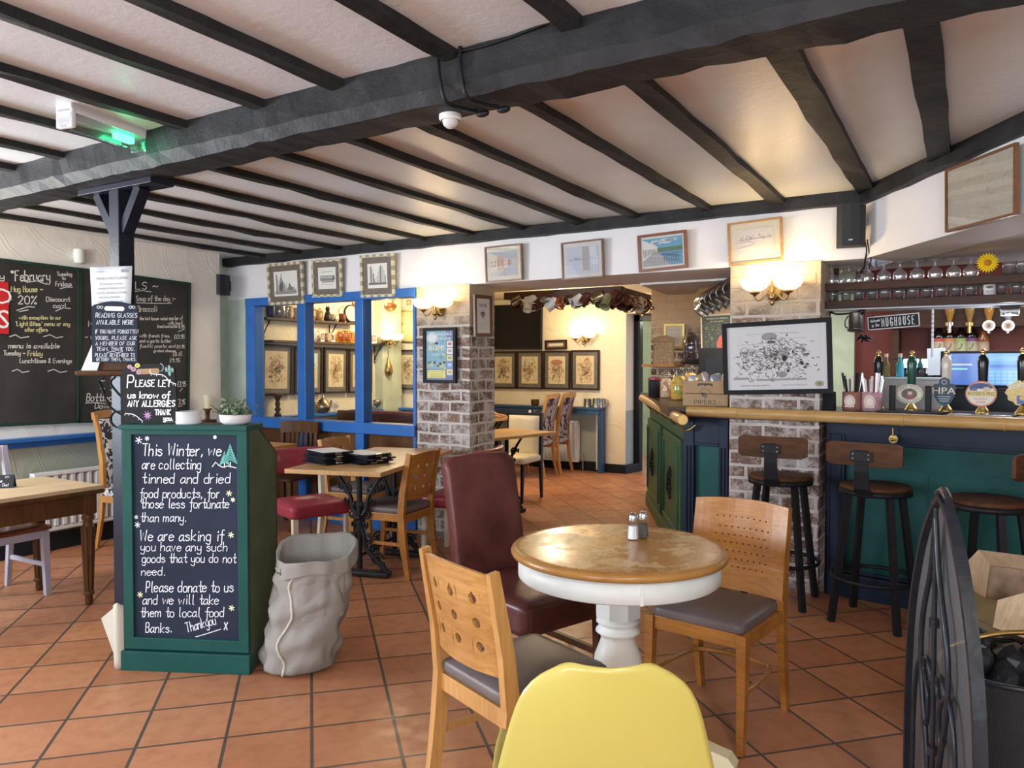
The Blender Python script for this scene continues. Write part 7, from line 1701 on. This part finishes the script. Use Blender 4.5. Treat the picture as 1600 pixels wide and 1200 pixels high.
for px, lab, M_, rr, h, nm in ((422, 'slate blue jar at the near end of the upper shelf', NVY, .045, .16, 'jar'), (437, 'clear pitcher on the upper shelf beside the slate blue jar', GG, .055, .17, 'pitcher'), (450, 'mottled toby mug on the upper shelf beside the clear pitcher', FIG, .05, .13, 'toby_mug'), (461, 'second mottled toby mug on the upper shelf', FIG, .05, .12, 'toby_mug'), (468, 'white mug on the upper shelf just before the blue mullion', WHG, .04, .13, 'mug'), (486, 'tan toby mug on the upper shelf just after the blue mullion', TAN, .045, .14, 'toby_mug'), (497, 'tan jug on the upper shelf left of the black cat', TAN, .05, .12, 'jug'), (522, 'pale mug on the upper shelf right of the black cat', CRM, .045, .09, 'mug'), (533, 'small brown jug on the upper shelf by the far end', BRN, .045, .10, 'jug')):
    q = gxp(px, 500); mug(nm, lab, 'jug' if nm in ('jug', 'pitcher') else nm.replace('_', ' '), M_, rr, h, (-6.27, q.y, zu+.001), r.uniform(-60, 60), None, px != 422, .08)
q = gxp(511, 500); t = thing('cat_figurine', 'black seated cat figurine on the upper shelf', 'figurine', (-6.27, q.y, zu+.001)); m = MB(); m.lathe([(0, 0), (.04, 0), (.045, .03), (.035, .08), (.022, .115), (0, .13)], 14).sphere((0, 0, .14), .028, 12, 8)
for s_ in (-1, 1): m.cyl((0, s_*.014, .155), (0, s_*.02, .185), .011, .001, 8)
m.tube(curve2([(.03, .03, .01), (.05, .06, .01), (.03, .08, .03)], 4), .008, 6); m.build('body', BLK, t)
for px, lab, M_, rr, h, nm in ((487, 'big white mug at the near end of the lower shelf', WHG, .05, .14, 'mug'), (510, 'pictured mug on the lower shelf beside the big white mug', FIG, .045, .10, 'mug'), (532, 'amber glass tankard on the lower shelf, nearest of three', AMB, .045, .13, 'glass_tankard'), (541, 'amber glass tankard on the lower shelf, middle of three', AMB, .045, .14, 'glass_tankard'), (551, 'amber glass tankard on the lower shelf, farthest of three', AMB, .045, .13, 'glass_tankard'), (571, 'dark blue mug on the lower shelf beside the leaning photo', NVY, .045, .13, 'mug'), (590, 'pale mug at the far end of the lower shelf', CRM, .05, .12, 'mug')):
    q = gxp(px, 536); mug(nm, lab, nm.replace('_', ' '), M_, rr, h, (-6.27, q.y, zl+.001), r.uniform(20, 110))
for px, lab, w_, h in ((500, 'small photo card leaning on the lower shelf by the pictured mug', .05, .11), (517, 'black and white photo card standing on the lower shelf', .045, .10), (580, 'white edged photo standing on the lower shelf near its far end', .09, .12)):
    q = gxp(px, 536); X = basis(V((-6.24, q.y, zl+.001+h/2)), V((.25, .97, 0)).normalized(), V((-.97, .25, 0)), V((0, 0, 1))); t = thing('photo_card', lab, 'photo', mat=X); m = MB(); m.box((0, 0, 0), (w_, .002, h), None, 0, 0, (.78, .76, .72)); rect(m, -w_*.38, -h*.30, w_*.38, h*.36, (.24, .18, .15), -.0016); rect(m, -w_*.2, -h*.2, w_*.3, h*.2, (.50, .36, .28), -.002); m.build('print', INK, t, False)
q = gxp(545, 480); t = thing('bull_horn', 'big black curved horn standing at the far end of the upper shelf', 'horn', (-6.26, q.y, zu+.0)); m = MB(); pth = curve2([(0, 0, 0), (0, -.07, .05), (0, -.09, .14), (0, -.03, .20), (0, .06, .205)], 6); m.tube(pth, [.022-.017*i/len(pth) for i in range(len(pth))], 8); m.box((0, .02, .01), (.05, .12, .02)); m.build('horn', BLK, t)
# copper pans hanging in the far corner
for px, py, lab, rr in ((537, 470, 'small copper pan hanging left of the third blue mullion', .05), (561, 473, 'large copper pan hanging right of the third blue mullion', .095), (610, 480, 'copper ladle pan hanging by the pinned photos', .075)):
    q = gy(px, py, 6.9 if px < 600 else 7.3); t = thing('copper_pan', lab, 'pan', (q.x, q.y, q.z)); t.rotation_euler = (.5, .2, .4)
    MB().lathe([(0, -rr*.5), (rr*.6, -rr*.45), (rr*.95, -.0), (rr, rr*.3), (rr*.94, rr*.3), (rr*.88, 0), (.0, -rr*.4)], 22).build('bowl', COP, t); MB().bar([(0, rr, rr*.25), (0, rr*1.3, rr*.9), (0, rr*1.3, 2.5-q.z)], .02, .006, (1, 0, 0)).build('handle', COP, t)
for px, lab in ((622, 'pinned brown photo above the pale yellow picture, left of two'), (638, 'pinned brown photo above the pale yellow picture, right of two')):
    X, W_, H_ = plate(*[gy(x, y, 7.625) for x, y in ((px-5, 467), (px+5, 466), (px+7, 479), (px-4, 480))]); t = thing('photo_card', lab, 'photo', mat=X); m = MB(); m.box((0, 0, 0), (W_, .002, H_), None, 0, 0, (.78, .74, .64)); rect(m, -W_*.36, -H_*.34, W_*.36, H_*.40, (.34, .24, .18), -.0018); ell(m, 0, 0, W_*.2, H_*.2, (.55, .42, .32), -.0022); m.build('print', INK, t, False)
t = thing('powder_horn', 'brass powder flask hanging on the pale green pilaster', 'flask', (gx(607, 565, -6.2).x, gx(607, 565, -6.2).y, gx(607, 575, -6.2).z)); MB().lathe([(0, -.10), (.04, -.085), (.055, -.04), (.04, .03), (.016, .09), (.012, .13), (0, .135)], 18).build('flask', ANTB, t); MB().tube([(0, 0, .13), (0, 0, .20)], .003, 5).build('cord', STEEL, t)
# seats, blue ledge and table things behind the window
t = thing('window_ledge', 'blue ledge along the nib wall behind the window', 'ledge', (-5.85, 7.58, .93)); MB().box((0, 0, 0), (.98, .14, .03), None, .004).box((0, .055, -.04), (.98, .03, .06)).box((.40, .03, -.15), (.05, .07, .18)).build('ledge', BLUE, t)
t = thing('wall_ledge', 'blue ledge along the left wall of the back room', 'ledge', (-6.28, 6.36, .93)); MB().box((0, 0, 0), (.14, 1.71, .03), None, .004).build('ledge', BLUE, t)
BANQ = m_pattern('maroon_tapestry', (.10, .02, .028), (.05, .012, .018), 60, .5)
t = thing('banquette', 'maroon patterned banquette back behind the window rail', 'bench', (-5.75, 6.62, 0), -90); cushion(MB(), (0, 0, .72), (.10, 1.0, .50), .03).build('backrest', BANQ, t); cushion(MB(), (.26, 0, .42), (.46, 1.0, .12), .03).build('seat', BANQ, t); MB().box((.2, 0, .18), (.5, .96, .36)).build('base', PANELW, t)
def low_chair(lab, loc, rz, M_):
    t = thing('wooden_chair', lab, 'chair', loc, rz)
    for s_ in (-1, 1):
        MB().bar([(-.22, s_*.18, 0), (-.19, s_*.18, .45), (-.24, s_*.18, 1.0)], .035, .035, (0, 1, 0)).build('leg', M_, t); MB().bar([(.19, s_*.18, 0), (.18, s_*.18, .45)], .035, .035, (0, 1, 0)).build('leg', M_, t)
    cushion(MB(), (0, 0, .46), (.42, .40, .035), .012).build('seat', M_, t); cushion(MB(), (-.235, 0, .86), (.03, .44, .30), .012).build('backrest', M_, t); return t
low_chair('brown chair back seen behind the window beside the dark candle stand', (-5.62, 5.72, 0), -100, DARKOAK)
low_chair('orange brown chair back behind the window by the brick pillar', (-4.85, 6.75, 0), -100, PANELW)
low_chair('reddish chair back behind the window under the blue ledge', (-5.35, 6.95, 0), -85, wood('red_brown_wood', (.10, .03, .015), (.20, .07, .03), 2, 8))
t = thing('candle_stand', 'dark turned candle stand without a candle behind the window', 'candle holder', (-6.27, gxp(434, 640, -6.27).y, .9455)); MB().lathe([(0, 0), (.04, 0), (.035, .03), (.018, .045), (.035, .075), (.02, .10), (.03, .14), (.018, .16), (.03, .19), (.055, .225), (.055, .24), (0, .24)], 18).build('stand', WALNUT, t)
t = thing('teapot', 'pewter teapot on the blue ledge behind the window', 'teapot', (-6.27, gxp(505, 640, -6.27).y, .9455), 90); MB().lathe([(0, 0), (.05, 0), (.075, .04), (.08, .08), (.055, .14), (.035, .155), (.02, .175), (.008, .18), (.01, .20), (0, .205)], 20).build('body', PEW2, t); MB().tube(curve2([(-.06, 0, .12), (-.12, 0, .13), (-.14, 0, .06), (-.075, 0, .03)], 5), .008).build('handle', PEW2, t); MB().tube(curve2([(.07, 0, .05), (.11, 0, .08), (.13, 0, .14)], 4), .012).build('spout', PEW2, t)
for px, x_, y_, lab in ((523, -6.27, 0, 'glass goblet beside the pewter teapot'), (583, 0, 7.56, 'silver goblet at the far end of the blue wall ledge')):
    q = gxp(523, 640, -6.27) if px == 523 else V((-6.26, 7.15, 0)); t = thing('goblet', lab, 'goblet', (q.x, q.y, .9455)); MB().lathe([(0, 0), (.03, 0), (.012, .012), (.012, .03), (.045, .05), (.05, .09), (.045, .115), (.04, .115), (.042, .06), (0, .05)], 18).build('bowl', GG if px == 523 else PEW, t)
q = gy(623, 640, 7.57); t = thing('candle_holder', 'cream candle on a turned stand at the end of the blue ledge', 'candle holder', (q.x, 7.57, .9455)); MB().lathe([(0, 0), (.045, 0), (.02, .03), (.028, .06), (.016, .09), (.025, .12), (.05, .145), (0, .145)], 18).build('stand', WALNUT, t); MB().cyl((0, 0, .145), (0, 0, .24), .045, None, 20).build('candle', paint('candle_wax', (.72, .68, .48), .5, .05, 8, .1, 40), t)
# far dado shelf with tankards, bowl and shakers
t = thing('dado_shelf', 'dull blue shelf boxing in the radiator under the far prints', 'shelf', (-5.3, 9.6, 0)); DBL = paint('dull_blue_paint', (.035, .085, .17), .45, .1)
MB().box((0, -.02, .885), (1.96, .22, .03), None, .004).box((0, -.10, .845), (1.94, .03, .07)).build('top', DBL, t); MB().box((.96, -.015, .43), (.05, .15, .86)).build('end_post', DBL, t); MB().box((.90, .04, .43), (.07, .05, .8)).build('white_strip', WHITEWOOD, t)
for px, lab, h in ((918, 'pewter tankard on the far blue shelf, left of three', .12), (932, 'pewter tankard on the far blue shelf, middle of three', .13), (937, 'pewter tankard on the far blue shelf, right of three', .125)):
    q = gy(px, 640, 9.55); t = tankard('tankard', lab, PEW, .055, h, (q.x, 9.55+(.06 if px == 937 else 0), .9005), (0, 0, .3), 'tankards on the far blue shelf')
q = gy(836, 640, 9.55); mug('bowl', 'dark wooden bowl on the far blue shelf behind the tall chairs', 'bowl', WALNUT, .06, .09, (q.x, 9.55, .9005), 0, None, False)
for px, nm, lab, M_ in ((828, 'salt_shaker', 'white salt shaker on the small table behind the brick pillar', WHG), (834, 'pepper_shaker', 'dark pepper shaker on the small table behind the brick pillar', BRN)):
    q = gz(px, 655, .80); t = thing(nm, lab, 'shaker', (-5.0+(px-828)*.012, 8.75, .8005)); MB().lathe([(0, 0), (.022, 0), (.02, .07), (.015, .085), (0, .09)], 14).build('jar', M_, t)
# passage rack beyond the door
t = thing('lattice_rack', 'white lattice rack standing in the passage beyond the black door frame', 'rack', (-3.72, 11.2, 0)); m = MB()
for k in range(6): m.bar([(-.3, 0, .2+.2*k), (.3, 0, .35+.2*k)], .02, .02, (0, 1, 0)).bar([(-.3, 0, .35+.2*k), (.3, 0, .2+.2*k)], .02, .02, (0, 1, 0))
for x in (-.3, .3): m.box((x, 0, .75), (.03, .05, 1.5))
m.build('lattice', WHITEWOOD, t)
point('passage_light', (-3.6, 11.0, 2.2), 7, (.9, 1, .85), .1)

# ------------------------------------------------------------------ the person behind the brick pillar
def skin_chain(name, verts, edges, M_, parent, sub=2, root=0):
    me = bpy.data.meshes.new(name); me.from_pydata([v[:3] for v in verts], edges, []); me.materials.append(M_)
    o = bpy.data.objects.new(name, me); COL.objects.link(o); o.parent = parent
    md = o.modifiers.new('skin', 'SKIN'); md.use_smooth_shade = True; md.branch_smoothing = .6
    for v, sv in zip(verts, me.skin_vertices[0].data): sv.radius = (v[3], v[4] if len(v) > 4 else v[3]); sv.use_root = False
    me.skin_vertices[0].data[root].use_root = True
    s_ = o.modifiers.new('sub', 'SUBSURF'); s_.levels = sub; s_.render_levels = sub; return o
SKIN = paint('skin', (.52, .28, .19), .55, .08, 12, .05); SHIRT = paint('pale_striped_shirt', (.55, .52, .50), .8, .1, 20); TROU = paint('dark_trousers', (.03, .035, .05), .8)
PS = thing('person', 'person in a pale shirt behind the brick pillar with a hand on the table', 'person', (-5.76, 8.38, 0), -6)
V_ = [(-.05, 0, .50, .13, .11), (-.06, 0, .72, .13, .10), (-.03, 0, .92, .15, .11), (.0, 0, 1.04, .07, .06), (.01, 0, 1.10, .055), (.02, 0, 1.20, .085, .075), (.02, 0, 1.28, .08, .075),
      (-.02, .19, .99, .055), (.10, .24, .84, .042), (.35, .12, .845, .034), (-.02, -.19, .99, .055), (.10, -.24, .84, .042), (.40, -.10, .845, .034), (.47, -.085, .845, .028),
      (.02, .10, .49, .085), (.42, .11, .50, .062), (.44, .11, .10, .045), (.53, .11, .05, .035), (.02, -.10, .49, .085), (.42, -.11, .50, .062), (.44, -.11, .10, .045), (.53, -.11, .05, .035), (.42, .09, .845, .028)]
E_ = [(0, 1), (1, 2), (2, 3), (3, 4), (4, 5), (5, 6), (2, 7), (7, 8), (8, 9), (9, 22), (2, 10), (10, 11), (11, 12), (12, 13), (0, 14), (14, 15), (15, 16), (16, 17), (0, 18), (18, 19), (19, 20), (20, 21)]
skin_chain('body', V_, E_, SKIN, PS)
def cloth_chain(name, ids, M_, gr):
    mp = {i: k for k, i in enumerate(ids)}; vs = [(*V_[i][:3], *(x+gr for x in V_[i][3:])) for i in ids]; es = [(mp[a], mp[b]) for a, b in E_ if a in mp and b in mp]; return skin_chain(name, vs, es, M_, PS)
cloth_chain('shirt', [0, 1, 2, 7, 8, 10, 11], SHIRT, .012); cloth_chain('trousers', [0, 14, 15, 16, 18, 19, 20], TROU, .012)
for s_, wx, wy in ((1, .42, .09), (-1, .47, -.085)):
    fv = [(wx, wy, .842, .022), (wx+.05, wy, .838, .024, .014)]; fe = [(0, 1)]
    for j, dy in enumerate((-.027, -.009, .009, .026)):
        L_ = (.068, .08, .076, .06)[j]; b_ = len(fv); fv += [(wx+.085, wy+dy, .838, .010), (wx+.085+L_*.55, wy+dy*1.15, .834, .009), (wx+.085+L_, wy+dy*1.2, .820, .008)]; fe += [(1, b_), (b_, b_+1), (b_+1, b_+2)]
    b_ = len(fv); fv += [(wx+.045, wy-s_*.035, .834, .011), (wx+.085, wy-s_*.05, .826, .009)]; fe += [(0, b_), (b_, b_+1)]
    skin_chain('hand', fv, fe, SKIN, PS, 2)
HAIR = paint('grey_brown_hair', (.12, .09, .07), .7, .3, 60, .4); m = MB(); m.grid(20, 10, lambda u, v: V((.012+.095*math.sin(math.pi*.62*v)*math.cos(2*math.pi*u)*(1 if math.cos(2*math.pi*u) < .2 else .92), .098*math.sin(math.pi*.62*v)*math.sin(2*math.pi*u), 1.245+.125*math.cos(math.pi*.62*v))), 0, True, True); m.build('hair', HAIR, PS)
m = MB(); m.sphere((.105, 0, 1.225), .016, 10, 8, 0, None, (1, .7, 1.3))
for s_ in (-1, 1): m.sphere((.02, s_*.085, 1.235), .022, 10, 8, 0, None, (.8, .4, 1.3))
m.build('nose_and_ears', SKIN, PS); m = MB()
for s_ in (-1, 1): m.sphere((.088, s_*.032, 1.25), .010, 8, 6)
m.sphere((.092, 0, 1.188), .02, 10, 6, 0, None, (.4, 1.1, .3)); m.build('eyes_and_mouth', paint('dark_features', (.10, .05, .04), .4), PS)
low_chair('brown chair under the person behind the brick pillar', (-5.80, 8.385, 0), -6, DARKOAK)

# ------------------------------------------------------------------ ceiling fittings
p0_, p1_ = gz(99, 172, 2.56), gz(222, 216, 2.56); dd = (p1_-p0_); fu = dd.normalized(); t = thing('emergency_light', 'white emergency light with a green lit end on the ceiling by the main beam', 'light', mat=basis((p0_+p1_)/2, fu, V((-fu.y, fu.x, 0)), V((0, 0, 1)))); Lg = dd.length
MB().box((0, 0, .015), (Lg, .085, .05), None, .006).build('base', paint('white_plastic', (.75, .75, .76), .4, .02), t)
m = MB(); m.ext([(-Lg/2, y_, z_) for y_, z_ in ((-.042, -.01), (.042, -.01), (.035, -.055), (.015, -.07), (-.015, -.07), (-.035, -.055))], (Lg, 0, 0)); m.build('diffuser', glass('clear_diffuser', (.90, .93, .93), .9, .15), t)
m = MB(); m.box((Lg*.24, 0, -.03), (.10, .03, .03), None, .006); m.build('green_lamp', glow('green_glow', (.05, 1, .35), 7), t)
for s_ in (-1, 1): MB().box((s_*(Lg/2-.012), 0, -.03), (.024, .09, .085), None, .008).build('end_cap', glass('clear_diffuser', (.90, .93, .93), .9, .15) if s_ > 0 else paint('white_plastic', (.75, .75, .76), .4, .02), t)
point('green_glow', (t.matrix_world @ V((Lg*.28, 0, -.09))), .25, (.05, 1, .35), .02)
q = gz(706, 182, bz); t = thing('motion_sensor', 'little white dome sensor under the main beam', 'sensor', (q.x, q.y-.01, bz-.001)); MB().lathe([(.042, .004), (.042, -.012), (.036, -.018)], 24).build('base', WHITEWOOD, t); MB().lathe([(.03, -.016), (.026, -.034), (.014, -.044), (0, -.046)], 20).build('lens', paint('sensor_lens', (.6, .6, .6), .3), t)
t = thing('ceiling_cable', 'black cables looping down over the main beam beside the sensor', 'cable'); m = MB(); by = 2.165
for (x_, dx) in ((678, 12), (713, 10)):
    a_ = gy(x_+8, 88, by); b_ = gy(x_+dx, 140, by); m.tube(curve2([V((a_.x, by-.006, 2.60)), V((a_.x, by-.008, a_.z)), V((b_.x, by-.008, bz+.06)), V((b_.x+.01, by+.015, bz-.006)), V((b_.x+.03, by+.09, bz-.012)), V((b_.x+.05, by+.15, bz-.006))], 6), .007, 6)
    e_ = V((b_.x+.06, by+.17, bz-.012)); m.sphere(e_, .018, 10, 8, 0, None, (1.6, .8, .7))
m.tube(curve2([gy(702, 84, by)-V((0, .006, 0)), gy(760, 72, by)-V((0, .006, 0)), gy(850, 40, by)-V((0, .006, 0)), gy(960, 0, by)-V((0, .006, 0))], 6), .005, 6); m.build('cable', STEEL, t)
t = thing('fire_detector', 'small red fitting behind the post head', 'detector', gz(236, 288, 2.52)); MB().cyl((0, 0, .04), (0, 0, -.02), .04, .035, 20).build('body', paint('signal_red', (.55, .025, .03), .35, .05, 4, .03), t)

# ------------------------------------------------------------------ fire screen, hearth, log basket
def camp(lat, dep): return RT*lat+V((FW.x, FW.y, 0)).normalized()*dep
FS = paint('black_fire_iron', (.02, .022, .028), .3, .3, 30, .2, 60, 0, .2)
def m_mesh(name='wire_mesh', c=(.115, .115, .12)):
    t = NT(name); v = t.coord(); a_ = t.nd('ShaderNodeTexWave', i_Scale=55.0); b_ = t.nd('ShaderNodeTexWave', bands_direction='Z', i_Scale=55.0); t.ln(v, a_.inputs[0]); t.ln(v, b_.inputs[0])
    mx = t.nd('ShaderNodeMath', operation='MAXIMUM'); t.ln(a_.outputs['Fac'], mx.inputs[0]); t.ln(b_.outputs['Fac'], mx.inputs[1]); al = t.ramp(mx.outputs[0], [(.10, (.35, .35, .35)), (.55, (1, 1, 1))])
    t.set(Base_Color=c, Roughness=.6, Metallic=.0, Alpha=al); return t.m
MESH = m_mesh()
L0, L1 = camp(1.283, 2.42), camp(1.105, 1.76); fu = (L1-L0).normalized(); SCN = thing('fire_screen', 'black arched mesh fire screen with scrolled ironwork seen edge on', 'fire screen', mat=basis((L0+L1)/2, fu, V((-fu.y, fu.x, 0)), V((0, 0, 1)))); Wf = (L1-L0).length
zp = 1.5-(779-569)/1185*2.08
_h = curve2([(-Wf/2, 0, .012), (-Wf/2*1.01, 0, .22*zp), (-Wf/2*.985, 0, .45*zp), (-Wf/2*.86, 0, .66*zp), (-Wf/2*.55, 0, .85*zp), (-Wf/2*.20, 0, .965*zp), (0, 0, zp)], 5)
ap_ = _h+[V((-p.x, 0, p.z)) for p in reversed(_h[:-1])]
MB().bar(ap_, .030, .016, (0, 1, 0)).bar([ap_[0], ap_[-1]], .030, .016, (0, 1, 0)).build('frame', FS, SCN)
m = MB(); cen = V((0, .004, zp*.5)); m.add([cen]+[V((p.x, .004, p.z)) for p in ap_], [(0, k, k+1) for k in range(1, len(ap_))]+[(0, len(ap_), 1)]); m.build('mesh', MESH, SCN, False)
m = MB(); yv = -.018
for s_ in (-1, 1):
    m.tube(curve2([(s_*.02, yv, .03), (s_*.05, yv, .35), (s_*.13, yv, .60), (s_*.12, yv, .76), (s_*.04, yv, .92), (0, yv, zp-.06)], 7), .008, 7)
    m.tube(curve2([(s_*.22, yv, .03), (s_*.21, yv, .45), (s_*.15, yv, .62), (s_*.06, yv, .56), (s_*.07, yv, .46), (s_*.11, yv, .50)], 7), .007, 7)
    m.tube([(s_*.07+.035*math.cos(a_*.4), yv, .62+.035*math.sin(a_*.4)) for a_ in range(14)], .007, 7)
m.tube([(0, yv, .02), (0, yv, zp-.03)], .007, 7)
for z in (.42, .78): m.cyl((0, yv, z-.012), (0, yv, z+.012), .013)
m.build('scrollwork', FS, SCN)
for s_ in (-1, 1): MB().bar([(s_*Wf*.35, -.14, .01), (s_*Wf*.35, 0, .05), (s_*Wf*.35, .14, .01)], .03, .02, (1, 0, 0)).build('foot', FS, SCN)
m = MB(); m.tube([(-.05, .0, zp+.0), (0, 0, zp+.02), (.05, 0, zp+.0)], .012, 8); m.build('handle', FS, SCN)
# basket of coal
bc = camp(1.70, 2.50); CBK = thing('coal_basket', 'wire coal basket with a brass hoop handle behind the fire screen', 'basket', (bc.x, bc.y, .0005), 31)
def bsk(u, v): a_ = 2*math.pi*u; rr = .20+.07*v; return V((rr*math.cos(a_), rr*math.sin(a_)*.85, .50*v))
MB().grid(40, 8, bsk, 0, True, True).build('mesh', m_mesh('dark_wire_mesh', (.02, .02, .022)), CBK, False); MB().tube([bsk(k/40, 1) for k in range(40)], .009, 8, True).tube([bsk(k/40, 0) for k in range(40)], .009, 8, True).build('rim', FS, CBK)
MB().tube(curve2([(-.27, 0, .47), (-.26, -.0, .55), (-.13, -.02, .605), (.0, -.02, .615), (.13, -.02, .605), (.26, 0, .55), (.27, 0, .47)], 6), .009, 8).build('handle', BRASS, CBK)
COAL = paint('coal', (.014, .016, .020), .35, .4, 20, .5, 30, 0, .2); o = MB()
r = random.Random(8)
for k in range(26):
    a_ = r.uniform(0, 6.28); q_ = r.uniform(0, .2); pos = (bc.x+q_*math.cos(a_), bc.y+q_*math.sin(a_), .46+r.uniform(-.05, .07)); m = MB(); bm = bmesh.new(); bmesh.ops.create_icosphere(bm, subdivisions=2, radius=r.uniform(.045, .07))
    for v in bm.verts: v.co *= 1+.35*MN.noise(v.co*14+V((k, 0, 0)))
    m.bm(bm, 0, False); c_ = m.build('coal', COAL); c_.location = pos; tag(c_, 'rough black lump of coal heaped in the wire basket', 'coal', 'coal in the wire basket')
# crate of kindling and two split logs
kc = camp(2.06, 3.05); t = thing('kindling_box', 'pale woven box of kindling behind the coal basket', 'box', (kc.x, kc.y, .0), 38); WICK = m_burlap('straw', (.36, .28, .15)); bx_ = MB()
for s_ in (-1, 1): bx_.box((s_*.163, 0, .30), (.014, .30, .60), None, .003).box((0, s_*.143, .30), (.34, .014, .60), None, .003)
bx_.box((0, 0, .02), (.33, .29, .02)).build('box', WICK, t)
m = MB()
for k in range(5): m.box((-.172, 0, .10+.09*k), (.008, .31, .012)).box((0, -.152, .10+.09*k), (.34, .008, .012))
m.build('binding', WICK, t)
BARK = paint('split_log_bark', (.24, .16, .11), .85, .35, 14, .6, 22); CUTW = wood('split_log_face', (.42, .29, .17), (.62, .47, .31), 2, 10, .8, 0, .2, .3)
for px, py, dep, lab, rz, tilt, ln in ((1600, 905, 3.0, 'split log with a bare pale face on top of the kindling box', 22, .10, .34), (1622, 985, 2.75, 'split log slanting against the kindling box under the other log', 70, .55, .30)):
    q = CP+ray(px, py)*dep; t = thing('split_log', lab, 'log', q, rz); t.rotation_euler = (tilt*.3, tilt, rad(rz))
    m = MB(); m.ext([(-ln/2, -.09, -.07), (-ln/2, .08, -.08), (-ln/2, .10, .02), (-ln/2, .02, .09), (-ln/2, -.09, .06)], (ln, .0, .0)); m.build('wood', CUTW, t)
    m = MB(); m.grid(10, 6, lambda u, v: V((-ln/2+ln*u, -.105+.004*MN.noise(V((u*5, v*3, 0))), -.07+.13*v))); m.build('bark', BARK, t, True, .012)
